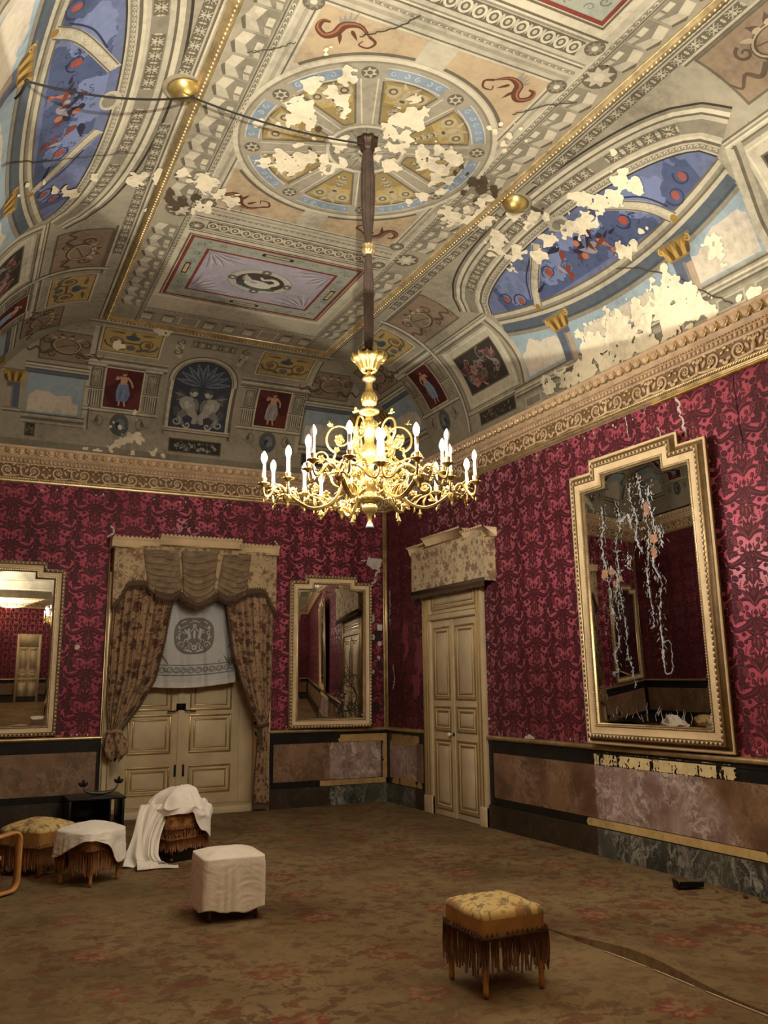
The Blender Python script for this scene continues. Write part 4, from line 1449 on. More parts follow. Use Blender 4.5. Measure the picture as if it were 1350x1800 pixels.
def cove_long(p, c, far):
    p.rect(-RL - .2, 0, 0.2, ARC, K_STONE, 0)
    up, lo = lens(c, 1.62, .95, 1.58, 1.20)
    p.poly(list(lo) + list(up[::-1][1:-1]), K_BLUE, 2)
    patches(p, blobs([(c + x, y, .22, 1.6) for x, y in ((-1.1, 1.15), (-.5, 1.05), (.1, 1.0), (.6, 1.1), (1.15, 1.15), (.3, 1.4), (-.4, 1.35))], 71, .9, 5), c - 1.4, c + 1.4, 1.0, 1.5, .03, K_BLUE2, 2.2)
    patches(p, blobs([(c + x, y, .17, 1.6) for x, y in ((-.8, 1.3), (-.1, 1.45), (.5, 1.3), (1.0, 1.3))], 72, .9, 5), c - 1.3, c + 1.3, 1.02, 1.5, .03, K_BLUE3, 2.3)

    def band(off0, off1, col, ly, curve=up, ang=(0, 1)):
        d = np.gradient(curve, axis=0); d /= np.linalg.norm(d, axis=1)[:, None]
        nn = np.stack([-d[:, 1], d[:, 0]], -1)
        if nn[len(nn) // 2][1] < 0: nn = -nn
        m = curve + nn * (off0 + off1) / 2
        p.strip(m, abs(off1 - off0), col, ly)
        return m
    band(0, .09, K_LIGHT, 2.6); band(.0, .014, K_DEEP, 3)
    m = band(.03, .075, K_MID, 3)
    t = np.linspace(0, 1, 70)
    q = P2(); q.spiral(0, 0, .02, 1, 0, .009, K_PALE, 3.4, 1, 8); q = merge_proto(q)
    along_curve(p, q, m, .05)
    band(.09, .115, K_DARK, 3); band(.115, .14, K_PALE, 3); band(.14, .33, K_LIGHT, 2.5)
    m = band(.17, .29, K_MID, 2.7)
    n = len(m)
    for a, bq in ((.06, .24), (.28, .46), (.54, .72), (.76, .94)):
        along_curve(p, FRET, m[int(a * n):int(bq * n) + 1], .15, (.94, .82), 2)
    band(.33, .35, K_DARK, 3); band(.35, .39, K_PALE, 3); band(.39, .42, K_MID, 3); band(.42, .44, K_DEEP, 3)
    # ribs that divide the blue field
    for sg in (1, -1):
        r = smooth_path([(c + sg * .98, .99, 0), (c + sg * .80, 1.22, 0), (c + sg * .38, 1.53, 0)], 14)[:, :2]
        p.strip(r, .11, K_LIGHT, 3.2); p.strip(r + [.045 * sg, .02], .012, K_DARK, 3.5); p.strip(r - [.045 * sg, .02], .012, K_DARK, 3.5)
        along_curve(p, q, r, .055, (1.4, 1.4), .6)
        p.ell(c + sg * .98, .985, .035, .04, K_GOLDP, 4, 10)
        # arabesques in the side fields
        for k in range(2):
            cu, cv = c + sg * (1.12 + .16 * k), 1.14 + .1 * k
            p.spiral(cu, cv, .10 - .02 * k, 1.3, k, .02, lin(58, 60, 84), 3.2, sg); p.ell(cu, cv, .036, .045, lin(150, 84, 72), 3.4, 10)
        p.strip(smooth_path([(c + sg * 1.0, 1.1, 0), (c + sg * .85, 1.3, 0), (c + sg * .62, 1.44, 0)], 12)[:, :2], .016, lin(48, 50, 70), 3)
    p.ell(c, 1.56, .12, .085, K_LIGHT, 3.6, 18); p.ell(c, 1.55, .085, .055, K_MID, 4, 16)
    # flying figures in the centre
    r = random.Random(81)
    for k in range(26):
        cu, cv = c + r.gauss(0, .3), 1.2 + r.gauss(0, .09)
        col = r.choice([lin(178, 112, 84), lin(120, 62, 48), lin(48, 44, 58), lin(150, 140, 140), lin(44, 40, 56), lin(92, 58, 52)])
        if r.random() < .6:
            p.leaf(cu, cv, r.uniform(0, 6.3), r.uniform(.1, .22), r.uniform(.03, .07), col, 3 + k * .05)
        else:
            p.ell(cu, cv, r.uniform(.025, .06), r.uniform(.02, .04), col, 3 + k * .05, 9, rot=r.uniform(0, 3))
    for k in range(60):
        cu = c + r.uniform(-.7, .7)
        cv = 1.25 + r.uniform(-.22, .22) * (1 - abs(cu - c) * .7)
        p.spiral(cu, cv, r.uniform(.015, .04), .8, r.uniform(0, 6), .008, lin(44, 50, 84), 2.9, r.choice((1, -1)), 8)
    for sg in (1, -1):
        p.spiral(c + sg * .55, 1.22, .09, 1.4, 0, .014, lin(40, 44, 70), 3.2, sg); p.ell(c + sg * .55, 1.22, .045, .05, lin(148, 76, 62), 3.5, 10)
    # entablature under the blue field
    d2 = lo.copy()
    for o0, o1, cc_ in ((0, .02, K_DARK), (.02, .06, K_LIGHT), (.06, .09, K_MID), (.09, .11, K_DARK), (.11, .15, K_LIGHT), (.15, .24, K_SLATE), (.24, .27, lin(70, 78, 82)), (.27, .31, K_MID)):
        p.strip(d2 - [0, (o0 + o1) / 2], (o1 - o0) * 1.05, cc_, 3)
    sk0, sk1 = c - 1.95, c + 1.95
    sk = [(u, v - .3) for u, v in lo]
    p.poly([(c - 1.62, .36), (c + 1.62, .36)] + sk[::-1], K_SKY, 1.5)
    clouds(p, c - 1.6, c - .9, .36, .8, 91); clouds(p, c - .7, c + .7, .36, .6, 92); clouds(p, c + .9, c + 1.6, .36, .8, 93)
    for sg in (1, -1):
        column(p, c + sg * .84, .26, .66, .2)
        p.poly([(c + sg * 1.62, .34), (c + sg * 2.0, .34), (c + sg * 2.0, 1.3), (c + sg * 1.62, .9)], K_MID, 2)
        pts = smooth_path([(c + sg * 1.66, .34, 0), (c + sg * 1.62, .6, 0), (c + sg * 1.66, .9, 0), (c + sg * 1.74, 1.2, 0)], 14)[:, :2]
        p.strip(pts, .07, K_LIGHT, 3); p.strip(pts + [.05 * sg, 0], .03, K_DARK, 3.2); p.strip(pts + [.09 * sg, 0], .05, K_STONE, 3)
    hline(p, c - 1.9, c + 1.9, .20, .14, [K_MID, K_DARK, K_LIGHT, K_MID, K_PALE, K_STONE, K_DARK], 3.2)
    for k in range(9):
        u = c - 1.6 + .4 * k
        p.rect(u - .15, .05, u + .15, .17, K_LIGHT, 2.6); p.rect(u - .13, .07, u + .13, .155, K_MID, 2.8)
    for sg in (1, -1):
        # pier with the dark flower picture
        cc = c + sg * 2.32
        p.rect(cc - .56, .30, cc + .56, 1.18, K_LIGHT, 2.2)
        p.frame(cc - .56, .30, cc + .56, 1.18, .03, K_MID, 2.5); p.frame(cc - .50, .38, cc + .50, 1.12, .02, K_PALE, 2.6)
        dark_picture(p, cc - .40, cc + .40, .52, 1.01, 40 + sg, [lin(150, 88, 84), lin(134, 124, 112), lin(92, 70, 62), lin(110, 104, 92), lin(166, 120, 108)])
        hline(p, cc - .60, cc + .60, 1.18, .10, MOULD, 3); hline(p, cc - .60, cc + .60, .29, .07, MOULD, 3)
        p.rect(cc - .55, .08, cc + .55, .29, K_STONE, 2); dark_picture(p, cc - .38, cc + .36, .12, .27, 44 + sg, [lin(120, 112, 98), lin(140, 120, 92), lin(84, 78, 70)])
        scroll_panel(p, c + sg * 2.55, 1.66, .95, .55, 4)
        hline(p, c + sg * 2.55 - .55, c + sg * 2.55 + .55, 1.94, .04, [K_DARK, K_LIGHT], 3)
        # red bay and corner sky
        cr = c + sg * 3.48
        red_bay(p, cr, 50 + sg, lin(132, 150, 164))
        vline(p, c + sg * 2.96 - .04, .1, 2.0, .08, [K_DARK, K_LIGHT, K_PALE, K_MID], 3.4)
        sky_bay(p, c + sg * 4.35 - .34, c + sg * 4.35 + .34, 60 + sg)
        column(p, c + sg * 4.86, .44, .80)
        scroll_panel(p, c + sg * 4.25, 1.42, .62, .5, 5)
    # running frets along the top edge of the cove
    hline(p, -RL, 0, 2.09, .03, [K_DARK, K_PALE], 2)
    for sg in (1, -1):
        a0, a1 = c + sg * .28, c + sg * 2.6
        p.rect(min(a0, a1), 1.985, max(a0, a1), 2.085, K_LIGHT, 2.2)
        along(p, FRET, (a0, 2.03), (a1, 2.03), .16, (1, .72), 0, 2.4)


def flat_paint(p):
    x0, x1 = XL, XR
    y0, y1 = YN, YF
    yc = (y0 + y1) / 2 + .2
    yc = -5.6
    p.rect(x0, y0, x1, y1, K_LIGHT, 0)
    ix0, ix1 = x0 + .05, x1 - .05
    # block friezes along both long sides and both ends
    w = .27
    for xa, fl in ((ix0 + w / 2, 1), (ix1 - w / 2, -1)):
        p.rect(xa - w / 2, y0, xa + w / 2, y1, K_STONE, 1)
        n = int((y1 - y0 - .6) / .25)
        for k in range(n):
            yy = y0 + .3 + .25 * (k + .5)
            if abs(yy - (yc + 1.55)) < .18 or abs(yy - (yc - 1.55)) < .18:
                continue
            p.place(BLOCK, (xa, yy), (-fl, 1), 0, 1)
        bx = xa + fl * (w / 2 + .03)
        along(p, BEAD, (bx, y0 + .3), (bx, y1 - .3), .06, (1, .8), 0, 2)
        p.rect(xa + fl * w / 2 - .006, y0, xa + fl * w / 2 + .006, y1, K_DARK, 2)
        p.rect(bx + fl * .03 - .006, y0, bx + fl * .03 + .006, y1, K_PALE, 2)
        for yy in (yc + 1.55, yc - 1.55):
            rosette(p, xa + .05 * fl, yy, .12, K_LIGHT, K_PALE, 3)
            rosette(p, xa + fl * .27, yy + .22, .07, K_MID, K_PALE, 3); rosette(p, xa + fl * .27, yy - .22, .07, K_MID, K_PALE, 3)
    for yy, s in ((y1 - .24, 1), (y0 + .24, -1)):
        p.rect(ix0, yy - .18, ix1, yy + .18, K_STONE, 1.6)
        n = 9
        for k in range(n):
            xx = x0 + .42 + (x1 - x0 - .84) * k / (n - 1)
            if k in (2, 6):
                p.frame(xx - .12, yy - .13, xx + .12, yy + .13, .02, K_PALE, 2.4); candelabrum(p, xx, yy, .2)
            else:
                p.rect(xx - .08, yy - .12, xx + .08, yy + .12, K_MID, 2.4); p.rect(xx - .06, yy - .02, xx + .06, yy + .1, K_PALE, 2.8); p.ell(xx, yy - .03, .07, .04, K_LIGHT, 3, 10); p.rect(xx - .05, yy - .11, xx + .05, yy - .06, K_DARK, 3)
        along(p, BEAD, (ix0 + .3, yy - s * .22), (ix1 - .3, yy - s * .22), .06, (1, .8), 0, 2)
    # guilloche bars between the three panels
    for yy, s in ((yc + 1.72, 1), (yc - 1.72, -1)):
        p.rect(-3.92, yy - .20, -1.88, yy + .20, K_LIGHT, 1.2)
        hline(p, -3.92, -1.88, yy - .14, .06, [K_DARK, K_PALE, K_MID], 2); hline(p, -3.92, -1.88, yy + .11, .05, [K_MID, K_PALE, K_DARK], 2)
        along(p, GUIL, (-3.78, yy), (-2.02, yy), .11, (1, .9), 0, 1.5)
        along(p, BEAD, (-3.9, yy - s * .22), (-1.9, yy - s * .22), .06, (1, .7), 0, 2)
    # square with the great wheel
    p.rect(-3.9, yc - 1.45, -1.9, yc + 1.45, K_LIGHT, 1)
    p.frame(-3.9, yc - 1.45, -1.9, yc + 1.45, .03, K_STONE, 2); p.frame(-3.84, yc - 1.38, -1.96, yc + 1.38, .012, K_DARK, 2.2); p.frame(-3.82, yc - 1.36, -1.98, yc + 1.36, .012, K_PALE, 2.2)
    cx, cy, R = -2.9, yc - .02, 1.03
    for sx in (1, -1):
        for sy in (1, -1):
            kx, ky = -2.9 + sx * .90, yc + sy * 1.34
            arc = [(cx + sx * 1.12 * math.cos(a), cy + sy * 1.12 * math.sin(a)) for a in np.linspace(math.radians(40), math.radians(84), 14)]
            tri = [(kx, cy + sy * .72)] + arc + [(-2.9 + sx * .12, ky), (kx, ky)]
            p.poly(tri, K_TAN, 2)
            p.strip(arc, .03, K_DARK, 2.6)
            creature(p, kx - sx * .22, ky - sy * .20, .42, -sx * sy * .55 + (PI if sy < 0 else 0), sx * sy)
    p.ell(cx, cy, R + .06, R + .06, K_PALE, 3, 72); p.ell(cx, cy, R + .02, R + .02, K_MID, 3.3, 72); p.ell(cx, cy, R, R, K_STONE, 3.6, 72)
    for k in range(8):
        a0 = k * PI / 4 + PI / 8
        am = a0 - PI / 8
        p.ring(cx, cy, .88, .99, lin(136, 150, 160), 4, a0 - PI / 4 + .14, a0 - .14, 16)
        p.ring(cx, cy, .985, .995, K_PALE, 4.4, a0 - PI / 4 + .13, a0 - .13, 16); p.ring(cx, cy, .875, .887, K_PALE, 4.4, a0 - PI / 4 + .13, a0 - .13, 16)
        for j in range(5):
            aa = am - .2 + .1 * j
            p.spiral(cx + .935 * math.cos(aa), cy + .935 * math.sin(aa), .03, 1, aa, .01, lin(186, 190, 184), 4.5, 1 if j % 2 else -1, 8)
        # olive field
        w0, w1 = .14, .27
        f = [(cx + r_ * math.cos(am + d), cy + r_ * math.sin(am + d)) for r_, d in ((.36, -.13), (.85, -.27), (.86, -.13), (.865, 0), (.86, .13), (.85, .27), (.36, .13))]
        p.poly(f, K_OLIVE, 4)
        p.strip(f + f[:1], .016, K_DARK, 4.3)
        g = [(cx + r_ * math.cos(am + d), cy + r_ * math.sin(am + d)) for r_, d in ((.62, -.2), (.82, -.23), (.83, 0), (.82, .23), (.62, .2))]
        p.poly(g, lin(176, 152, 92), 4.2)
        q = P2(); candelabrum(q, 0, 0, .50, 0, (lin(176, 166, 138), lin(96, 84, 60)))
        p.place(q, (cx + .62 * math.cos(am), cy + .62 * math.sin(am)), (.85, .85), am - PI / 2, 2)
        rosette(p, cx + .935 * math.cos(a0), cy + .935 * math.sin(a0), .06, K_LIGHT, K_DARK, 5, 6)
        for d in (-.075, .075):
            p.strip([(cx + .34 * math.cos(a0 + d * 1.6), cy + .34 * math.sin(a0 + d * 1.6)), (cx + .87 * math.cos(a0 + d), cy + .87 * math.sin(a0 + d))], .012, K_PALE, 4.4)
    p.ell(cx, cy, .33, .33, K_MID, 6, 36); p.ring(cx, cy, .30, .33, K_PALE, 6.4)
    for rr, n, c1 in ((.28, 14, lin(150, 142, 122)), (.19, 11, lin(172, 164, 142)), (.11, 8, lin(140, 132, 112))):
        for k in range(n):
            a = k * 2 * PI / n + rr
            p.leaf(cx + rr * .35 * math.cos(a), cy + rr * .35 * math.sin(a), a, rr * .65, rr * .38, c1, 6.5 + (.3 - rr) * 6, tip=.9)
            p.strip([(cx + rr * .4 * math.cos(a), cy + rr * .4 * math.sin(a)), (cx + rr * .95 * math.cos(a), cy + rr * .95 * math.sin(a))], [.012, .004], K_DARK, 6.7 + (.3 - rr) * 6)
    # framed panels with a swan roundel
    for pc, sgn in ((yc + 2.67, 1), (yc - 2.67, -1)):
        hx, hy = .925, .71
        p.rect(-2.945 - hx - .1, pc - hy - .1, -2.945 + hx + .1, pc + hy + .1, K_PALE, 1.6)
        p.rect(-2.945 - hx, pc - hy, -2.945 + hx, pc + hy, K_GREENISH, 2)
        p.frame(-2.945 - hx, pc - hy, -2.945 + hx, pc + hy, .035, K_REDLINE, 2.6)
        p.frame(-2.945 - hx - .03, pc - hy - .03, -2.945 + hx + .03, pc + hy + .03, .02, K_DARK, 2.4)
        jx, jy = .72, .50
        p.rect(-2.945 - jx, pc - jy, -2.945 + jx, pc + jy, K_LILAC, 2.8)
        p.frame(-2.945 - jx, pc - jy, -2.945 + jx, pc + jy, .03, K_REDLINE, 3.2)
        r = random.Random(5)
        for sx in (1, -1):
            for sy in (1, -1):
                kx, ky = -2.945 + sx * (jx - .05), pc + sy * (jy - .05)
                for k in range(9):
                    a = math.atan2(-sy, -sx) + (k - 4) * .16
                    p.strip([(kx, ky), (kx + .22 * math.cos(a), ky + .22 * math.sin(a)), (kx + r.uniform(.3, .5) * math.cos(a), ky + r.uniform(.3, .42) * math.sin(a))], [.004, .016, .004], lin(196, 190, 190) if k % 2 else lin(128, 118, 122), 3.3)
            # tablets on the border
            p.rect(-2.945 + sx * .82 - .03, pc - .13, -2.945 + sx * .82 + .03, pc + .13, K_DEEP, 3); p.rect(-2.945 + sx * .82 - .018, pc - .10, -2.945 + sx * .82 + .018, pc + .10, lin(196, 168, 120), 3.3)
            p.rect(-2.945 - .17, pc + sx * .605 - .03, -2.945 + .17, pc + sx * .605 + .03, K_DEEP, 3); p.rect(-2.945 - .13, pc + sx * .605 - .017, -2.945 + .13, pc + sx * .605 + .017, lin(178, 164, 132), 3.3)
            for k in range(7):
                p.spiral(-2.945 + sx * .80, pc - .55 + .18 * k, .045, 1.1, k, .012, lin(110, 112, 98), 3, sx, 10)
            for k in range(10):
                p.spiral(-2.945 - .75 + .165 * k, pc + sx * .61, .04, 1.1, k, .011, lin(120, 118, 102), 3, sx, 10)
        p.ell(-2.945, pc, .36, .285, lin(150, 144, 128), 4, 40); p.ell(-2.945, pc, .345, .27, lin(182, 178, 162), 4.3, 40); p.ell(-2.945, pc, .27, .205, K_DEEP, 4.6, 36); p.ell(-2.945, pc, .255, .19, lin(76, 62, 54), 4.9, 36)
        for k in range(4):
            rosette(p, -2.945 + .31 * math.cos(k * PI / 2), pc + .24 * math.sin(k * PI / 2), .05, lin(110, 106, 96), K_PALE, 5, 6)
        q = P2(); wht = lin(206, 200, 182)
        q.ell(.01, -.05, .14, .075, wht, 6, 18, rot=.15)
        q.strip(smooth_path([(-.10, -.04, 0), (-.16, .03, 0), (-.10, .09, 0), (-.02, .06, 0), (.02, .10, 0)], 18)[:, :2], np.linspace(.06, .025, 18), wht, 6.2)
        for k in range(4):
            q.leaf(.02 + .02 * k, -.03, .25 + .25 * k, .18, .05, lin(178, 176, 160), 6.4)
        q.ell(-.02, -.13, .17, .035, lin(86, 98, 84), 5.6, 14); q.ell(.13, -.09, .08, .05, lin(68, 82, 70), 5.6, 12)
        p.place(q, (-2.945, pc), (-1.15 * sgn, 1.15 * -sgn), 0)


def build_vault():
    b = Buf()
    pl = P2(); flat_paint(pl)
    pr = P2(.08); cove_long(pr, -5.52, True)
    plft = P2(.08); cove_long(plft, -5.55, True)
    pb = P2(.08); cove_short(pb, -2.93)
    pn = P2(.11); pn.rect(-RW, 0, 0, ARC, K_STONE, 0); pn.rect(-RW, .3, 0, .4, K_LIGHT, 1); pn.rect(-RW, 1.2, 0, 1.3, K_LIGHT, 1)
    return b, dict(F=(pl, ch_flat), R=(pr, ch_cr), L=(plft, ch_cl), B=(pb, ch_cb), N=(pn, ch_cn))


def vault_hit(px, py):
    """where the sight line through a pixel meets the vault: (surface letter, u, v)"""
    w = _f * FPX + _r2 * (px - 675) - _u2 * (py - 900)
    d = np.array(w.normalized()); o = np.array(CAM)

    def inside(P):
        x, y, z = P
        dd = min(-x, x + RW, -y * PX / -YF)
        if dd < D0: return False
        a, bb = PX - D0, PZ - Z0
        zz = PZ if dd >= PX else Z0 + bb * math.sqrt(max(0, 1 - (1 - (dd - D0) / a) ** 2))
        return z < zz
    t = .5
    while t < 20 and inside(o + t * d): t += .02
    lo_, hi = t - .02, t
    for _ in range(24):
        m = (lo_ + hi) / 2
        if inside(o + m * d): lo_ = m
        else: hi = m
    P = o + lo_ * d
    ds = {'R': -P[0], 'L': P[0] + RW, 'B': -P[1] * PX / -YF}
    k = min(ds, key=ds.get); dm = ds[k]
    if dm >= PX - 1e-3:
        return 'F', P[0], P[1]
    s = math.acos(max(-1, min(1, 1 - (dm - D0) / (PX - D0)))) / (PI / 2)
    return k, (P[0] if k == 'B' else P[1]), s * ARC


PEEL = '''575,83,9 545,150,13 562,142,12 585,152,16 602,140,13 612,125,10 620,136,8 600,176,12 605,195,10 527,186,18 541,196,12 515,206,12 545,218,11 505,216,8 490,218,6 450,215,5 460,210,4
465,280,10 495,270,14 512,285,18 530,280,16 546,275,12 525,252,10 570,286,14 588,291,12 600,285,9 570,275,8 595,250,10 608,240,8 585,241,8 553,242,5
720,195,22 737,202,17 700,215,18 690,230,20 715,240,20 727,216,14 705,260,14 680,285,12 665,275,9 695,291,12 655,262,8 746,190,10 640,265,7
745,262,14 770,260,14 790,270,14 800,280,9 760,285,14 780,296,14 745,286,10 735,275,8 770,310,12 790,316,11 760,320,8 742,342,11 775,335,8
785,370,14 800,380,16 825,385,14 840,374,12 845,355,10 860,345,8 820,365,10 850,396,8 720,352,5
902,370,14 857,389,12 939,381,10 880,430,19 905,441,16 953,445,12 902,470,9 1028,389,18 1005,393,14 972,422,14 998,411,10 1057,355,16 1080,345,14 1087,315,16 1095,303,10 1117,322,12 1124,331,8 1028,348,14 1013,341,10 1102,440,14 1116,426,10 1131,404,8 1078,263,8 1250,422,18 1261,440,14 1272,466,9 1168,470,8 1176,492,14 870,410,8 925,395,8 960,380,6
870,230,5 880,215,4 895,236,5 915,225,4 885,250,5 905,215,3 925,245,3 860,222,4 888,262,4
970,680,14 1000,665,20 1030,650,24 1040,612,24 1060,600,22 1070,640,26 1090,582,30 1100,620,30 1130,562,32 1140,600,30 1167,522,26 1170,560,34 1200,512,24 1200,550,34 1230,542,18 1250,552,12 1020,588,9 1030,571,9 1120,530,10 1300,525,9 1320,516,9 1335,512,8 1262,545,8
115,335,8 130,339,8 165,312,8 240,313,12 251,308,8 230,316,7 275,310,9 285,302,8 320,300,9 331,315,7 362,322,15 376,320,10 386,336,10 350,361,8 366,362,8 405,352,12 416,350,8 338,367,6 258,368,5 75,318,4 45,322,4 30,342,4 95,332,5
283,578,12 297,582,8 205,605,7 215,608,6 230,770,10 215,775,8 240,765,8 245,775,8 205,781,9 198,786,8 150,789,7 170,792,7 195,793,6 235,797,8 270,797,8 285,800,6 237,724,4 240,738,3 200,742,3 210,750,3 195,750,3'''
STAIN = '''830,318,9 845,332,7 822,300,6 812,290,6 838,350,6 815,335,5 850,315,5 870,330,6 800,300,5 925,355,9 940,370,7 955,365,6 870,345,5 545,260,5 1010,340,6 1040,365,5 300,340,9 320,350,9 345,345,8 310,360,8 560,225,4'''


def damage(paints):
    for txt, col, ly, amp, seed in ((STAIN, lin(86, 72, 52), 9, 1.2, 77), (PEEL, lin(238, 224, 190), 10, .9, 66)):
        by = {}
        for tok in txt.split():
            px, py, r = map(float, tok.split(','))
            k, u, v = vault_hit(px, py)
            J = []
            for dx, dy in ((r, 0), (0, r)):
                k1, u1, v1 = vault_hit(px + dx, py + dy)
                if k1 != k:
                    k1, u1, v1 = vault_hit(px - dx, py - dy)
                J.append((u1 - u, v1 - v) if k1 == k else (.05 * (dx > 0), .05 * (dy > 0)))
            try:
                Ji = np.linalg.inv(np.array(J).T)
            except Exception:
                continue
            by.setdefault(k, []).append((u, v, Ji, np.abs(np.array(J)).sum(0)))
        for k, lst in by.items():
            pp, chart = paints[k]

            def field(U, Vv, lst=lst):
                m = np.full(U.shape, -9.0)
                for (u, v, Ji, ext) in lst:
                    du, dv = U - u, Vv - v
                    sel = (np.abs(du) < 2.5 * ext[0] + .1) & (np.abs(dv) < 2.5 * ext[1] + .1)
                    d = np.hypot(Ji[0, 0] * du + Ji[0, 1] * dv, Ji[1, 0] * du + Ji[1, 1] * dv)
                    m = np.where(sel, np.maximum(m, 1.05 - d), m)
                wu, wv = U + .05 * (vnoise(U * 14, Vv * 14, seed + 3) - .5), Vv + .05 * (vnoise(U * 14, Vv * 14, seed + 4) - .5)
                return m - .12 + amp * 1.8 * (fbm(wu * 8, wv * 8, seed, 3) - 0.5) + 1.1 * (vnoise(wu * 21, wv * 21, seed + 1) - .5) + .55 * (vnoise(U * 44, Vv * 44, seed + 2) - .5)
            us = [a[0] for a in lst]; vs = [a[1] for a in lst]
            patches(pp, field, min(us) - .25, max(us) + .25, max(0.02 if k != 'F' else -99, min(vs) - .25), max(vs) + .25, .012, col, ly)


b, paints = build_vault()
for line, w in (([(1085, 468), (1120, 472), (1160, 478), (1200, 490), (1240, 513), (1265, 525), (1290, 533)], .012), ([(735, 25), (715, 38), (690, 46), (660, 54), (632, 62)], .012), ([(2, 287), (60, 284), (120, 276), (180, 270), (240, 266)], .009), ([(1010, 178), (960, 182), (930, 190), (900, 199)], .012), ([(430, 90), (480, 82), (520, 72)], .008)):
    pts, kk = [], None
    for a_, c_ in line:
        k_, u_, v_ = vault_hit(a_, c_)
        kk = kk or k_
        if k_ == kk: pts.append((u_, v_, 0))
    if len(pts) > 2:
        q_ = smooth_path(pts, 22)[:, :2]
        q_ = q_ + np.random.default_rng(3).normal(0, .006, q_.shape)
        paints[kk][0].strip(q_, w, lin(78, 68, 52), 9)
damage(paints)
for k, (pp, chart) in paints.items():
    pp.to(b, chart, 0.0016)
ceiling = tag(b.build('ceiling', M_CEIL), kind='structure')

# roof slab above, so that no light leaks in
b = Buf()
b.add(*box(-RW - .3, -RL - .3, PZ + .05, .3, .9, PZ + .2))
tag(b.build('roof_slab', M_CEIL), kind='structure')

# gilt moulding that frames the flat of the ceiling
b = Buf()
prof = [(-.045, 0), (-.04, .02), (-.02, .03), (-.012, .045), (.012, .045), (.02, .03), (.04, .02), (.045, 0)]
cs = [(XL, YN), (XR, YN), (XR, YF), (XL, YF)]
V = []
for i, (x, y) in enumerate(cs):
    sx, sy = (1 if x < XC else -1), (1 if y < -5 else -1)
    V += [(x + sx * o, y + sy * o, PZ - h) for o, h in prof]
n = len(prof)
F = [(i * n + j, ((i + 1) % 4) * n + j, ((i + 1) % 4) * n + j + 1, i * n + j + 1) for i in range(4) for j in range(n - 1)]
b.add(V, F)
for (xa, ya), (xb, yb) in (((XL, YN), (XL, YF)), ((XR, YN), (XR, YF)), ((XL, YF), (XR, YF))):
    L = math.hypot(xb - xa, yb - ya)
    k = int(L / .045)
    proto = ball((0, 0, 0), .016, .016, .012, 6, 4)
    for j in range(k):
        t = (j + .5) / k
        b.add(proto[0] + np.array([xa + (xb - xa) * t, ya + (yb - ya) * t, PZ - .044]), proto[1])
tag(b.build('trim_8', M_GOLD), kind='structure')

# gilt convex bosses where the ribs of both long coves meet the flat
for (x, y, nm) in ((XL - .12, -5.75, 'boss'), (XR + .16, -5.48, 'boss')):
    b = Buf()
    nx = -1 if x < XC else 1
    V, F = lathe([(0.001, .09), (.05, .083), (.09, .055), (.115, .02), (.12, 0)], 20)
    b.add(V, F)
    b.add(*lathe([(.12, -.01), (.13, .012), (.15, .012), (.16, -.01)], 24), col=lin(150, 138, 112), mi=1)
    o = b.build(nm, [M_PALEGOLD, M_CEIL], ceiling, smooth=True)
    o.location = (x, y, PZ - .012)
    o.rotation_euler = (PI, 0.18 * nx, 0)

rad = math.radians
# ------------------------------------------------------------------ doors
def panel(bc, bg, mp, a0, a1, z0, z1, o):
    """gilt-edged raised panel; mp maps (a, out, z) boxes into the room; bc cream buffer, bg gilt buffer"""
    def bx(buf, x0, x1, za, zb, oa, ob):
        V, F = box(x0, oa, za, x1, ob, zb)
        buf.add(mp(V), F)
    w = .022
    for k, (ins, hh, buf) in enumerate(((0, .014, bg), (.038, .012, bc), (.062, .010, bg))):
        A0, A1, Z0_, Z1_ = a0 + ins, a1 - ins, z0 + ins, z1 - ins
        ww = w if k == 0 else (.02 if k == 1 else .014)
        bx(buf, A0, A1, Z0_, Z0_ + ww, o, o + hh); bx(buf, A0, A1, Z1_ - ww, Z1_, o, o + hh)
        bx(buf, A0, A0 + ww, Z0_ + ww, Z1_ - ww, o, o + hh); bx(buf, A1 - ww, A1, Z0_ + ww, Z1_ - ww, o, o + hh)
    bx(bc, a0 + .085, a1 - .085, z0 + .085, z1 - .085, o, o + .008)


def join(bc, bg):
    b = Buf()
    for q, mi in ((bc, 0), (bg, 1)):
        for V, L, N, C, P in zip(q.V, q.L, q.N, q.C, q.P):
            pass
    return b


def two_mat(name, bc, bg, mats, parent=None, bevel=0):
    off = bc.n
    b = bc
    for V, L, N, C, P in zip(bg.V, bg.L, bg.N, bg.C, bg.P):
        b.V.append(V); b.L.append(L + off); b.N.append(N); b.C.append(C); b.P.append(P); b.MI.append(np.full(len(N), 1))
    b.n += bg.n
    return b.build(name, mats, parent, bevel=bevel)


# door_1: pale double door at the back of the curtained recess
def mpb(y):
    return lambda V: np.stack([V[:, 0], y - V[:, 1], V[:, 2]], -1)


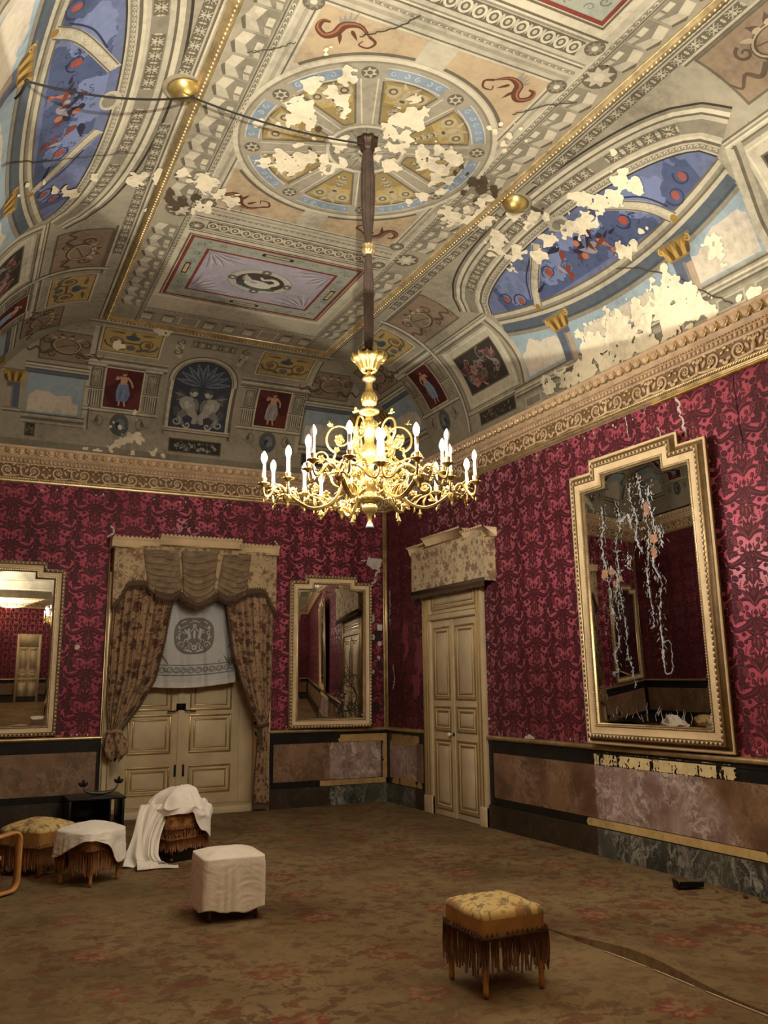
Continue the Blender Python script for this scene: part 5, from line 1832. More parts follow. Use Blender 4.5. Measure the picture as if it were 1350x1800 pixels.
bc, bg = Buf(), Buf()
m = mpb(.44)
DX0, DX1, DC = -3.68, -2.07, -2.88
def bxm(buf, m, a0, a1, z0, z1, o0, o1):
    V, F = box(a0, o0, z0, a1, o1, z1); buf.add(m(V), F)
for a0, a1 in ((DX0, DC - .006), (DC + .006, DX1)):
    bxm(bc, m, a0, a1, .085, 3.0, -.03, .02)
    for z0, z1 in ((.225, .585), (.745, 1.245), (1.30, 2.9)):
        panel(bc, bg, m, a0 + .115, a1 - .115, z0, z1, .02)
bxm(bc, m, DC - .035, DC + .035, .085, 3.0, .02, .035)
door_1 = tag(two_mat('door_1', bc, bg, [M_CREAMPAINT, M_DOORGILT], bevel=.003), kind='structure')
b = Buf()
for sx in (-1, 1):
    b.add(*tube(smooth_path([(DC + sx * .06, .405, 1.30), (DC + sx * .06, .36, 1.30), (DC + sx * .13, .35, 1.29), (DC + sx * .19, .355, 1.285)], 10), .009, 6))
    b.add(*box(DC + sx * .055 - .012, .395, .45, DC + sx * .055 + .012, .405, .60))
b.add(*box(DC - .06, .385, 1.31, DC + .06, .405, 1.39)); b.add(*box(DC - .03, .37, 1.33, DC + .03, .39, 1.37))
b.build('door_lock', M_IRON, door_1)
# lining of the recess, threshold and gilt-lined jamb
bc, bg = Buf(), Buf()
bc.add(*box(OX0 - .002, .0, 0, OX0 + .02, .45, OZ)); bc.add(*box(OX1 - .02, .0, 0, OX1 + .002, .45, OZ))
bc.add(*box(OX0, 0.0, OZ - .02, OX1, .45, OZ + .002)); bc.add(*box(OX0, .0, 0, OX1, .5, .085))
bc.add(*box(OX0 + .02, .41, .085, DX0, .46, OZ)); bc.add(*box(DX1, .41, .085, OX1 - .02, .46, OZ))
for x0, x1 in ((OX0 - .075, OX0 + .035), (OX1 - .035, OX1 + .075)):
    bc.add(*box(x0, -.05, 0, x1, .0, OZ + .06))
    for xa in (x0 + .012, x1 - .03):
        bg.add(*box(xa, -.062, .12, xa + .016, -.05, OZ + .02))
bg.add(*tube([(OX0 - .085, -.02, RAIL), (OX0 - .085, -.02, 3.3)], .011, 8)); bg.add(*tube([(OX1 + .085, -.02, RAIL), (OX1 + .085, -.02, 3.3)], .011, 8))
for zz in (.15, 1.6):
    for yy in (.06, .34):
        bg.add(*box(OX1 - .026, yy, zz, OX1 - .019, yy + .014, zz + 1.2))
tag(two_mat('trim_9', bc, bg, [M_CREAMPAINT, M_GOLD], bevel=.003), kind='structure')

# door_2: narrow double door in the right wall
def mpr(x):
    return lambda V: np.stack([x - V[:, 1], -V[:, 0], V[:, 2]], -1)


m = mpr(-.004)
bc, bg = Buf(), Buf()
U0, U1, UC = 1.40, 2.55, 1.955
for a0, a1 in ((U0, UC - .005), (UC + .005, U1)):
    bxm(bc, m, a0, a1, .01, 2.42, 0, .03)
    for z0, z1 in ((.09, .935), (1.03, 1.34), (1.42, 2.34)):
        panel(bc, bg, m, a0 + .065, a1 - .065, z0, z1, .03)
bxm(bc, m, UC - .022, UC + .022, .01, 2.42, .03, .042)
bxm(bc, m, U0 - .02, U1 + .02, 2.44, 2.95, 0, .03)
panel(bc, bg, m, U0 + .02, U1 - .02, 2.56, 2.93, .03)
for a0, a1 in ((1.20, 1.41), (2.54, 2.68)):
    bxm(bc, m, a0, a1, 0, 2.98, 0, .055)
    bxm(bc, m, a0, a1, 0, .22, 0, .07)
    for k in range(3 if a1 - a0 > .18 else 2):
        a = a0 + .02 + k * .065
        bxm(bg, m, a, a + .015, .23, 2.98, .055, .068)
bxm(bc, m, U0 - .02, U1 + .02, 2.425, 2.50, .0, .06); bxm(bg, m, U0, U1, 2.50, 2.512, .0, .06); bxm(bg, m, U0, U1, 2.43, 2.44, .06, .068)
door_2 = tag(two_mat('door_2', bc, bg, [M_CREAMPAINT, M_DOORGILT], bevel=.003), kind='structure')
b = Buf()
b.add(*ball((-.085, -1.90, 1.0), .026, .026, .026, 14, 9)); b.add(*tube([(-.03, -1.90, 1.0), (-.075, -1.90, 1.0)], .009, 8))
b.build('door_knob', mottled('white_porcelain', lin(226, 220, 206), .2, 0, .04, 9), door_2, smooth=True)
b = Buf()
b.add(*xf(lathe([(.001, 0), (.02, .003), (.022, .012), (.001, .012)], 14), Matrix.Translation((-.046, -1.96, 1.005)) @ Matrix.Rotation(-PI / 2, 4, 'Y')))
b.build('keyhole_rose', M_BLACK, door_2, smooth=True)

# wall socket high on the back wall and its wire
b = Buf(); b.add(*box(-.165, -.035, 2.385, -.085, 0, 2.475))
o = tag(b.build('wall_switch', M_WHITEPLAST, bevel=.008), 'small white wall switch box beside the gilt corner rod', 'switch')
b = Buf(); b.add(*box(-.145, -.042, 2.41, -.105, -.034, 2.45)); b.build('rocker', M_WHITEPLAST, o, bevel=.003)


# ------------------------------------------------------------------ pelmet boards
def pelmet(name, label, mp, a0, a1, s0, s1, z0, z1, rise, dep):
    root = empty(name, tuple(mp(np.array([[(a0 + a1) / 2, 0, z0]]))[0]), label, 'pelmet')
    inv = -np.array(root.location)
    bc, bg = Buf(), Buf()
    prof = [(0, 0), (dep - .035, 0), (dep - .03, .035), (dep - .015, .05), (dep - .012, .085), (dep + .01, .11), (dep + .03, .125), (dep + .03, z1 - z0), (0, z1 - z0)]
    for (xa, xb, dz) in ((a0, s0 + .03, 0), (s0, s1, rise), (s1 - .03, a1, 0)):
        E = []
        for x in (xa, xb):
            sh = 1 if dz else 0
            E.append([(x, o + .018 * sh, z0 + z + dz) for o, z in prof])
        V = np.array(E[0] + E[1]); n = len(prof)
        bc.add(mp(V) + inv, [(i, (i + 1) % n, n + (i + 1) % n, n + i) for i in range(n)] + [tuple(range(n)), tuple(range(2 * n - 1, n - 1, -1))])
        V, F = box(xa, dep - .032 + .018 * sh, z0 + dz - .004, xb, dep - .024 + .018 * sh, z0 + dz + .012); bg.add(mp(V) + inv, F)
        k = int((xb - xa) / .05)
        for j in range(k):
            x = xa + (xb - xa) * (j + .5) / k
            V, F = box(x - .014, dep + .012 + .018 * sh, z1 + dz - .002, x + .014, dep + .036 + .018 * sh, z1 + dz + .016)
            bc.add(mp(V) + inv, F)
    two_mat('board', bc, bg, [M_FRAME, M_PALEGOLD], root)
    return root, inv


mback = lambda V: np.stack([V[:, 0], -V[:, 1], V[:, 2]], -1)
mright = lambda V: np.stack([-V[:, 1], -V[:, 0], V[:, 2]], -1)
pel1, inv1 = pelmet('curtain_pelmet', 'wide stepped cream pelmet board with gilt edge above the curtained door', mback, -3.97, -1.74, -3.37, -2.28, 3.36, 3.49, .055, .22)
pel2, inv2 = pelmet('door_pelmet', 'stepped cream pelmet board with flat floral valance over the closed door in the right wall', mright, 1.04, 2.99, 1.5, 2.5, 3.32, 3.43, .06, .18)


# valance of the right door pelmet: flat cloth with a dark fringe
def rv(u, v):
    a = np.clip(u, 0, 1)
    y = -(1.12 + 1.82 * a)
    x = -.165 - .006 * np.sin(a * 40) * (1 - v) - .004 * np.sin(a * 17 + v * 5)
    return x, y, 2.80 + .60 * v
V, F = grid(lambda u, v: rv(u, v), 0, 1, 0, 1, 60, 8)
pat = np.stack([-V[:, 1], V[:, 2], 0 * V[:, 0]], -1)
b = Buf(); b.add(V + inv2, F, pat=pat)
for ye, q in ((-1.12, 0), (-2.94, 1)):
    W_, F2 = grid(lambda u, v: (-.165 * u, np.full(u.shape, ye), 2.80 + .56 * v), 0, 1, 0, 1, 4, 6)
    b.add(W_ + inv2, F2, pat=np.stack([W_[:, 0] + 5, W_[:, 2], 0 * W_[:, 0]], -1))
b.build('valance', M_PELMETCLOTH, pel2, smooth=True)
b = Buf()
V, F = box(-.178, -2.945, 2.785, -.160, -1.115, 2.835); b.add(V + inv2, F)
for k in range(150):
    y = -1.12 - 1.82 * (k + .5) / 150
    l = .05 + .02 * random.random()
    b.add(*xf(tube([(0, 0, 0), (random.uniform(-.004, .004), 0, -l)], [.008, .005], 5), Matrix.Translation(Vector((-.17, y, 2.79)) + Vector(inv2))))
b.build('fringe', M_TRIMBROWN, pel2)


# draped valance of the back curtain
def vb(x):  # lower edge
    return np.interp(x, [-3.92, -3.86, -3.75, -3.64, -3.52, -3.40, -3.30, -3.20, -3.10, -3.0, -2.85, -2.70, -2.60, -2.48, -2.36, -2.26, -2.14, -2.03, -1.93, -1.84, -1.78], [2.60, 2.66, 2.88, 2.90, 2.90, 2.76, 2.72, 2.73, 2.80, 2.70, 2.645, 2.70, 2.79, 2.73, 2.74, 2.80, 2.85, 2.86, 2.85, 2.66, 2.58])


def vfn(u, v):
    x = -3.93 + 2.16 * u
    zb = vb(x)
    z = zb + (3.43 - zb) * v
    y = -.19 - .012 * np.sin(x * 21) * (1 - v) - .01 * np.sin(x * 9 + 1)
    return x, y, z
V, F = grid(vfn, 0, 1, 0, 1, 110, 14)
b = Buf(); b.add(V + inv1, F, pat=np.stack([V[:, 0], V[:, 2], 0 * V[:, 0]], -1))
for xe in (-3.93, -1.77):
    zb = float(vb(np.array([xe]))[0])
    W_, F2 = grid(lambda u, v: (np.full(u.shape, xe), -.19 * u, zb + (3.37 - zb) * v), 0, 1, 0, 1, 5, 8)
    b.add(W_ + inv1, F2, pat=np.stack([W_[:, 1] + 3, W_[:, 2], 0 * W_[:, 0]], -1))
b.build('valance', M_VALANCE, pel1, smooth=True)
for (xa, xb, xa2, xb2, zt, dz) in ((-3.58, -3.13, -3.50, -3.06, 3.37, .62), (-3.08, -2.60, -3.04, -2.64, 3.38, .70), (-2.53, -2.14, -2.60, -2.20, 3.36, .62)):
    def sfn(u, v, xa=xa, xb=xb, xa2=xa2, xb2=xb2, zt=zt, dz=dz):
        w = 1 - v
        x = (xa + (xb - xa) * u) * v + (xa2 + (xb2 - xa2) * u) * w
        c = 4 * u * (1 - u)
        sag = .02 + .13 * c * (w ** .6)
        z = zt - (dz - .13) * w - sag
        fold = np.abs(np.sin(w * 24 + 1.6 * c + 1.1 * np.sin(u * 4 + xa * 7))) * 1.2 + .35 * np.abs(np.sin(w * 37 + 3 * u)) - .6
        y = -.20 - .035 * np.sqrt(np.clip(c, 0, 1)) - .034 * fold * np.sqrt(np.clip(c, 0, 1)) - .01
        return x, y, z
    V, F = grid(sfn, 0, 1, 0, 1, 26, 80)
    b = Buf(); b.add(V + inv1, F)
    b.build('swag', M_SWAG, pel1, smooth=True)
# braid and tassels along the lower edge
b = Buf()
xs = np.linspace(-3.92, -1.78, 120)
edge = np.stack([xs, np.full(120, -.215), vb(xs) + .0], -1)
for x0_, x1_, low in ((-3.42, -3.08, .085), (-3.02, -2.66, .06), (-2.60, -2.26, .07)):
    k = (xs > x0_) & (xs < x1_)
    edge[k, 2] -= 0 * low
    edge[k, 1] -= .05
V1 = np.concatenate([edge + [0, -.004, .045], edge + [0, -.012, .02], edge + [0, -.004, -.02]]) + inv1
n = 120
b.add(V1, [(i, i + 1, n + i + 1, n + i) for i in range(n - 1)] + [(n + i, n + i + 1, 2 * n + i + 1, 2 * n + i) for i in range(n - 1)])
for i in range(0, 119):
    p0 = edge[i] + inv1
    b.add(*tube([p0 + [0, 0, -.012], p0 + [random.uniform(-.004, .004), 0, -.055 - .012 * random.random()]], [.0085, .006], 5))
for i in range(0, 119, 2):
    p0 = edge[i] + inv1
    b.add(*ball(p0 + np.array([0, -.012, .055]), .008, .006, .011, 6, 4))
b.build('fringe', M_TRIMBROWN, pel1)


# side drapes, gathered and tied
def drape(name, label, zs, xo, xi, ys, folds, extra=None):
    root = empty(name, ((xo[0] + xi[0]) / 2, -.1, 0), label, 'curtain')
    inv = -np.array(root.location)
    zt, zb = zs[0], zs[-1]

    def fn(u, v):
        z = zb + (zt - zb) * v
        a = np.interp(-z, [-q for q in zs], xo); c = np.interp(-z, [-q for q in zs], xi)
        wdt = np.abs(c - a)
        ph = u * folds * 2 * PI
        amp = .026 + .05 * np.clip(wdt, 0, .6)
        x = a + (c - a) * u + .012 * np.sin(ph * 1.0 + 1)
        y = np.interp(-z, [-q for q in zs], ys) - amp * (np.sin(ph) * .7 + .3 * np.sin(2.3 * ph + z * 1.2)) - .03 * np.sin(u * PI)
        return x, y, z
    V, F = grid(fn, 0, 1, 0, 1, 90, 60)
    U = np.repeat(np.linspace(0, 1, 90), 60)
    b = Buf()
    b.add(V + inv, F, pat=np.stack([U * .95 + (3 if 'left' in label else 7), V[:, 2], 0 * U], -1))
    b.build('cloth', M_DRAPE, root, smooth=True)
    # bobble braid down the inner edge
    b = Buf()
    e = V.reshape(90, 60, 3)[-1] + inv
    b.add(*tube(e + [0, -.01, 0], .012, 6))
    for i in range(0, 59):
        q = (e[i] + e[i + 1]) / 2
        s = 1 if xi[0] > xo[0] else -1
        b.add(*ball(q + np.array([s * .014, -.012, 0]), .009, .008, .008, 6, 4))
    b.build('braid', M_TRIMBROWN, root)
    return root, inv


dl, invl = drape('curtain', 'left floral drape tied and knotted beside the marble dado',
                 [2.95, 2.6, 2.1, 1.7, 1.35, 1.15, 1.07], [-3.90, -3.91, -3.93, -3.93, -3.93, -3.90, -3.87], [-3.10, -3.19, -3.27, -3.36, -3.55, -3.70, -3.75], [-.12, -.12, -.12, -.12, -.12, -.12, -.12], 7)
# knotted tail
def knot(u, v):
    a = u * 2 * PI
    z = .74 + .36 * v
    w = np.interp(v, [0, .15, .45, .8, 1], [.05, .12, .14, .085, .06])
    w = w * (1 + .22 * np.sin(5 * a + 3 * v) + .1 * np.sin(9 * a - 6 * v))
    return -3.815 + .02 * (1 - v) + w * np.cos(a), -.15 + .75 * w * np.sin(a), z + .03 * np.sin(3 * a) * (1 - v)
V, F = grid(knot, 0, 1, 0, 1, 48, 18)
b = Buf(); b.add(V + invl, F, pat=np.stack([V[:, 0] * 2, V[:, 2], V[:, 1] * 0], -1))
b.add(*(lambda VF: (VF[0] + invl, VF[1]))(tube([(-3.815 + .075 * math.cos(a), -.15 + .06 * math.sin(a), 1.075 + .012 * math.sin(3 * a)) for a in np.linspace(0, 2 * PI, 24)], .022, 8, False)))
b.build('knot', M_DRAPE, dl, smooth=True)
dr, invr = drape('curtain', 'right floral drape tied at the waist and falling to the floor',
                 [2.95, 2.6, 2.1, 1.66, 1.35, 1.18, 1.10, .8, .4, .12], [-1.80, -1.79, -1.80, -1.81, -1.82, -1.84, -1.86, -1.83, -1.82, -1.82], [-2.50, -2.44, -2.36, -2.22, -2.10, -2.02, -1.98, -1.99, -2.02, -2.03], [-.12] * 6 + [-.13, -.12, -.12, -.12], 6)
b = Buf()
b.add(*(lambda VF: (VF[0] + invr, VF[1]))(tube([(-1.92 + .085 * math.cos(a), -.13 + .06 * math.sin(a), 1.10 + .02 * math.cos(a)) for a in np.linspace(0, 2 * PI, 24)], .02, 8, False)))
for k in range(26):
    x = -2.0 + .06 * random.random(); l = random.uniform(.12, .3)
    b.add(*(lambda VF: (VF[0] + invr, VF[1]))(tube([(x, -.19, 1.08), (x + random.uniform(-.02, .02), -.20, 1.08 - l)], [.008, .006], 5)))
b.build('tie_back', M_TRIMBROWN, dr)
b = Buf()
for k in range(40):
    x = -2.03 + .21 * k / 40
    b.add(*(lambda VF: (VF[0] + invr, VF[1]))(tube([(x, -.14, .14), (x, -.145, .04)], [.007, .005], 5)))
b.build('hem_fringe', M_TRIMBROWN, dr)

# lace panel hung in the doorway
def lace(u, v):
    x = -3.46 + 1.24 * u
    z = 1.645 + 1.4 * v + (1 - v) * (-.045 * np.sin(u * PI) + .05 * (u - .5))
    y = .14 - .022 * np.sin(u * 23 + v * 2) * (1 - .3 * v) - .012 * np.sin(u * 51 + 4 * v)
    return x, y, z
V, F = grid(lace, 0, 1, 0, 1, 90, 30)
lc = empty('lace_curtain', (-2.84, .14, 1.645), 'grey-white lace panel with dark embroidered medallion hung between the two drapes', 'curtain')
inv = -np.array(lc.location)
b = Buf(); b.add(V + inv, F)
b.build('cloth', M_LACE, lc, smooth=True)
p = P2()
def lch(u, v, l):
    a = (u + 3.46) / 1.24; vv = (v - 1.645) / 1.4
    x, y, z = lace(a, vv)
    return np.stack([x, y - .005 - l, z], -1) + inv
DKL, WHL = lin(120, 116, 110), lin(196, 193, 186)
cu, cv = -2.80, 2.30
p.maxlen = .04
oct_ = [(cu + .27 * math.copysign(abs(math.cos(a)) ** .7, math.cos(a)), cv + .235 * math.copysign(abs(math.sin(a)) ** .7, math.sin(a))) for a in np.linspace(0, 2 * PI, 28)[:-1]]
patches(p, lambda U, Vv: 1 - (np.abs((U - cu) / .27) ** 2.8 + np.abs((Vv - cv) / .235) ** 2.8), cu - .3, cu + .3, cv - .26, cv + .26, .014, DKL, 1)
p.maxlen = None
for sg in (1, -1):
    q = P2()
    q.ell(.068, .01, .020, .05, WHL, 2, 10, rot=-.3); q.ell(.075, .075, .017, .02, WHL, 2, 9); q.strip([(.06, .045), (.03, .075), (.012, .10)], [.013, .011, .009], WHL, 2); q.strip([(.08, .04), (.12, .03), (.16, .055)], [.013, .011, .008], WHL, 2)
    q.strip([(.06, -.03), (.09, -.055), (.075, -.085)], [.022, .018, .012], WHL, 2); q.strip([(.075, -.03), (.12, -.05), (.13, -.085)], [.02, .016, .01], WHL, 2); q.leaf(.085, .03, .9, .08, .03, WHL, 2)
    q.spiral(.17, -.12, .05, 1.2, 0, .013, WHL, 2, 1); q.spiral(.095, -.155, .036, 1.1, 2, .011, WHL, 2, 1); q.spiral(.20, .03, .032, 1, 1, .011, WHL, 2, 1); q.spiral(.045, -.115, .026, 1, 0, .010, WHL, 2, 1)
    q.strip([(.0, .195), (.06, .17), (.12, .188), (.18, .16)], .013, WHL, 2); q.ell(.205, .105, .015, .024, WHL, 2, 8); q.leaf(.02, -.205, .25, .13, .02, WHL, 2); q.leaf(.19, -.06, 1.3, .09, .02, WHL, 2)
    q.strip([(.03, .15), (.09, .135), (.15, .11), (.2, .08)], .008, WHL, 2); q.spiral(.215, -.03, .024, 1, 0, .008, WHL, 2, 1)
    p.place(q, (cu, cv), (sg, 1))
    # corner motifs
    for k in range(5):
        p.leaf(cu + sg * .50, cv - .42 + .0 * k, PI / 2 - sg * (.4 + .35 * k - 1.0), .2 - .02 * k, .03, DKL, 1)
    p.strip([(cu + sg * .34, cv - .36), (cu + sg * .46, cv - .17), (cu + sg * .56, cv - .08)], .012, DKL, 1)
p.ell(cu, cv + .02, .016, .06, WHL, 2.4, 10); p.ell(cu, cv - .15, .036, .034, WHL, 2, 12); p.ell(cu, cv - .15, .018, .017, DKL, 2.9, 8); p.ell(cu, cv + .125, .024, .026, WHL, 2, 8); p.ell(cu, cv + .125, .010, .012, DKL, 2.9, 8)
for k in range(30):
    p.strip([(-3.44 + .04 * k, 1.80), (-3.40 + .04 * k, 1.80)], .012, DKL, 1); p.strip([(-3.44 + .04 * k, 1.925), (-3.40 + .04 * k, 1.925)], .012, DKL, 1)
for k in range(13):
    u = -3.40 + .095 * k
    p.ring(u, 1.862, .028, .04, DKL, 1, n=14); p.spiral(u, 1.862, .022, 1, k, .009, DKL, 1, 1, 8); p.leaf(u + .04, 1.862, PI / 2, .04, .012, DKL, 1); p.leaf(u + .048, 1.862, -PI / 2, .04, .012, DKL, 1)
b = Buf(); p.to(b, lch, .0012)
b.build('embroidery', M_CLOTHATTR, lc)
b = Buf()
V, F = grid(lambda u, v: tuple(c + d for c, d in zip(lace(u, v * .045), (0, -.006, -.002))), 0, 1, 0, 1, 90, 3)
b.add(V + inv, F)
b.build('hem', linen('white_hem', lin(204, 200, 188), .05), lc, smooth=True)


# ------------------------------------------------------------------ mirrors
def outline(w, z0, z1, z2, st, d):
    h = w / 2
    return np.array([(-h + d, z0 + d), (h - d, z0 + d), (h - d, z1 - d), (h - st - d, z1 - d), (h - st - d, z2 - d), (-h + st + d, z2 - d), (-h + st + d, z1 - d), (-h + d, z1 - d)])


def wall_mirror(label, loc, rz, tilt, w, h1, h2, st, group, damage_fn=None, fw=.13, backing=False):
    root = empty('wall_mirror', loc, label, 'mirror', group)
    root.rotation_euler = (tilt, 0, rz)
    # (inset, height, finish of the face that follows: 0 cream, 1 gilt, 2 dark)
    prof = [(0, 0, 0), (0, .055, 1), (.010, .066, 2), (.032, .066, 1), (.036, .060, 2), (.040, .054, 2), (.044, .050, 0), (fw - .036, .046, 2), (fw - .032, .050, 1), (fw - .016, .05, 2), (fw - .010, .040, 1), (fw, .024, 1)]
    if backing:
        prof = [(-.06, 0, 2), (-.06, .022, 0), (-.04, .028, 1), (-.034, .012, 2), (-.012, .012, 2)] + prof[1:]
    bc = Buf()
    loops = [np.array([(a, -o, z) for a, z in outline(w, 0, h1, h2, st, d)]) for d, o, _ in prof]
    V = np.concatenate(loops)
    F = [(k * 8 + i, k * 8 + (i + 1) % 8, (k + 1) * 8 + (i + 1) % 8, (k + 1) * 8 + i) for k in range(len(prof) - 1) for i in range(8)]
    bc.add(V, F)
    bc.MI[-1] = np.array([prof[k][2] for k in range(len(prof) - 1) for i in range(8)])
    bk = np.array([(a, 0, z) for a, z in outline(w, 0, h1, h2, st, 0)])
    bc.add(bk, [(0, 1, 2, 7), (6, 3, 4, 5)])
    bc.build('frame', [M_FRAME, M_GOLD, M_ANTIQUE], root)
    # carved beads
    b = Buf()
    for d, o, r, stp in ((.021, .068, .0145, .046), (fw - .023, .052, .007, .024)):
        P = outline(w, 0, h1, h2, st, d)
        for i in range(8):
            a, c = P[i], P[(i + 1) % 8]
            L = np.linalg.norm(c - a); k = max(1, int(L / stp))
            proto = ball((0, 0, 0), r, r * .8, r * 1.25 if abs(c[1] - a[1]) > abs(c[0] - a[0]) else r, 6, 4)
            for j in range(k):
                q = a + (c - a) * (j + .5) / k
                b.add(proto[0] + np.array([q[0], -o, q[1]]), proto[1])
    b.build('bead_moulding', M_BEAD, root, smooth=True)
    g = outline(w, 0, h1, h2, st, fw - .004)
    V = np.array([(a, -.024, z) for a, z in g])
    b = Buf(); b.add(V, [(0, 1, 2, 7), (6, 3, 4, 5)])
    # bevelled border of the glass
    gi = outline(w, 0, h1, h2, st, fw + .025)
    V2 = np.array([(a, -.0285, z) for a, z in gi])
    b = Buf(); b.add(np.concatenate([V, V2]), [(i, (i + 1) % 8, 8 + (i + 1) % 8, 8 + i) for i in range(8)] + [(8, 9, 10, 15), (14, 11, 12, 13)])
    b.build('glass', M_MIRROR, root)
    if damage_fn:
        damage_fn(root, gi)
    return root


def mch(o):
    return lambda u, v, l: np.stack([u, -o - l, v], -1)


def drips(root, g):
    """silver hanging in torn strings down the big glass"""
    x0, x1 = g[0][0], g[1][0]; z0, z1 = g[0][1], g[4][1]
    P = lambda a, t: (x0 + (x1 - x0) * a, z0 + (z1 - z0) * t)
    r = random.Random(9)
    p = P2(); cr = P2(); sm = P2()
    lines = [[(.17, .88), (.18, .80), (.15, .74), (.16, .66), (.18, .60), (.20, .52), (.20, .45), (.24, .38), (.25, .30), (.20, .27), (.22, .20), (.16, .19)],
             [(.33, .88), (.36, .80), (.30, .72), (.30, .62), (.29, .54), (.31, .46), (.33, .36), (.33, .27), (.36, .20), (.38, .14)],
             [(.55, .97), (.58, .90), (.60, .82), (.62, .74), (.60, .66), (.58, .58), (.58, .50), (.60, .42), (.60, .36)],
             [(.66, .92), (.64, .85), (.68, .76), (.66, .68), (.64, .60), (.70, .54), (.68, .48), (.66, .40), (.66, .30), (.66, .23)],
             [(.48, .95), (.47, .88), (.52, .80), (.50, .72), (.55, .66)], [(.22, .62), (.28, .58), (.26, .50), (.28, .40)], [(.36, .8), (.44, .82), (.46, .77)], [(.72, .75), (.74, .66)], [(.40, .66), (.41, .60)],
             [(.66, .30), (.73, .30), (.735, .21), (.72, .19), (.665, .19), (.66, .30)]]
    for L in lines:
        q = smooth_path(np.array([P(*c) + (0,) for c in L]), 9 * len(L))[:, :2]
        j = np.array([[r.gauss(0, .007), r.gauss(0, .004)] for _ in q])
        wd = np.array([max(.002, abs(r.gauss(.010, .010))) for _ in q])
        if len(L) == 6: wd = wd * .4 + .003
        p.strip(q + j, wd, lin(206, 206, 202), 2)
        cr.strip(q + j * 1.6 + [.006, 0], wd * 1.9, lin(50, 46, 44), 1)
        for k in range(0, len(q), 2):
            for _ in range((4 if k < len(q) * .55 else 2) if len(L) != 6 else 0):
                c = q[k] + [r.gauss(0, .030), r.gauss(0, .02)]
                e = c + [r.gauss(0, .016), r.uniform(-.05, .03)]
                p.strip([c, (c + e) / 2 + r.gauss(0, .004), e], [.001, r.uniform(.002, .011), .001], lin(210, 210, 206), 2.4)
    for k in range(26):
        c = np.array(P(r.uniform(.1, .95), r.uniform(.0, .035)))
        e = c + [r.gauss(0, .02), r.uniform(.03, .10)]
        p.strip([c, (c + e) / 2 + [r.gauss(0, .01), 0], e], [.006, .004, .001], lin(150, 148, 142), 2)
    for (a, t, s) in ((.15, .60, .05), (.22, .60, .045), (.62, .82, .05), (.66, .70, .045), (.655, .65, .04), (.31, .57, .03), (.42, .63, .02), (.25, .555, .03)):
        c = P(a, t)
        patches(sm, blobs([(c[0], c[1], s, .8)], int(a * 100), 1.0, 24), c[0] - s * 1.6, c[0] + s * 1.6, c[1] - s * 2, c[1] + s * 2, .006, lin(186, 132, 92), 3)
    for bb, nm, mt in ((p, 'flaked_silver_pattern', M_FLAKE), (cr, 'crack_pattern', M_CRACK), (sm, 'backing_stain', M_SALMON)):
        b = Buf(); bb.to(b, mch(.0288), .0008); b.build(nm, mt, root)


def small_cracks(root, g):
    r = random.Random(4)
    cr, p = P2(), P2()
    def br(c, ang, L, w, d):
        pts = [np.array(c)]
        for k in range(5):
            ang += r.gauss(0, .45)
            pts.append(pts[-1] + L / 5 * np.array([math.cos(ang), math.sin(ang)]))
            if d and r.random() < .55:
                br(pts[-1], ang + r.choice((-1, 1)) * r.uniform(.6, 1.2), L * .5, w * .7, d - 1)
        cr.strip(pts, np.linspace(w, w * .3, 6), lin(30, 26, 24), 1)
    for c, a, L in (((.22, .44), 2.6, .26), ((.20, .42), 4.2, .25), ((.30, .36), 5.0, .22), ((.34, .30), 1.4, .4), ((.12, .32), 5.4, .28), ((.2, .22), 5.9, .25), ((.12, .48), 1.6, .32), ((.3, .18), 2.4, .18), ((.40, .25), 5.2, .2)):
        br(c, a, L, .022, 2)
    for k in range(26):
        c = np.array([.16 + r.gauss(0, .06), .42 + r.gauss(0, .07)])
        p.strip([c, c + [r.gauss(0, .02), r.gauss(0, .02)]], [r.uniform(.004, .012), .002], lin(210, 210, 205), 2)
    for bb, nm, mt in ((cr, 'crack_pattern', M_CRACK), (p, 'flaked_silver_pattern', M_FLAKE)):
        b = Buf(); bb.to(b, mch(.0288), .0008); b.build(nm, mt, root)


mir1 = wall_mirror('tall stepped cream and gilt mirror left of the curtained door, cut by the photo edge', (-5.09, -.012, 1.045), 0, .012, 1.2, 2.01, 2.095, .22, 'gilt wall mirrors')
mir2 = wall_mirror('tall stepped cream and gilt mirror with black cracks, right of the curtained door', (-.92, -.07, 1.04), rad(-5), .012, 1.2, 2.01, 2.095, .22, 'gilt wall mirrors', small_cracks)
mir3 = wall_mirror('large stepped gilt mirror with silver peeling in strings on the right wall', (-.075, -5.49, 1.10), -PI / 2 + .04, .022, 1.62, 2.48, 2.6, .30, 'gilt wall mirrors', drips, .14, True)

# what the mirrors show of the wall behind the viewer: a closed door with its pelmet and one more mirror
mnear = lambda V: np.stack([-V[:, 0], -RL + V[:, 1], V[:, 2]], -1)
bc, bg = Buf(), Buf()
for a0, a1 in ((2.75, 3.315), (3.325, 3.89)):
    bxm(bc, mnear, a0, a1, .01, 2.42, 0, .03)
    for z0, z1 in ((.09, .935), (1.03, 1.34), (1.42, 2.34)):
        panel(bc, bg, mnear, a0 + .065, a1 - .065, z0, z1, .03)
bxm(bc, mnear, 2.6, 2.75, 0, 2.98, 0, .055); bxm(bc, mnear, 3.89, 4.02, 0, 2.98, 0, .055); bxm(bc, mnear, 2.7, 3.9, 2.44, 2.98, 0, .04)
tag(two_mat('door_3', bc, bg, [M_CREAMPAINT, M_GOLD]), kind='structure')

# ------------------------------------------------------------------ chandelier
AX, AY = -2.95, -5.77
ch = empty('chandelier', (AX, AY, 2.75), 'gilt branching chandelier with candle bulbs, some lit, hanging from a long sleeved chain', 'chandelier')
OFF = np.array([-AX, -AY, -2.75])


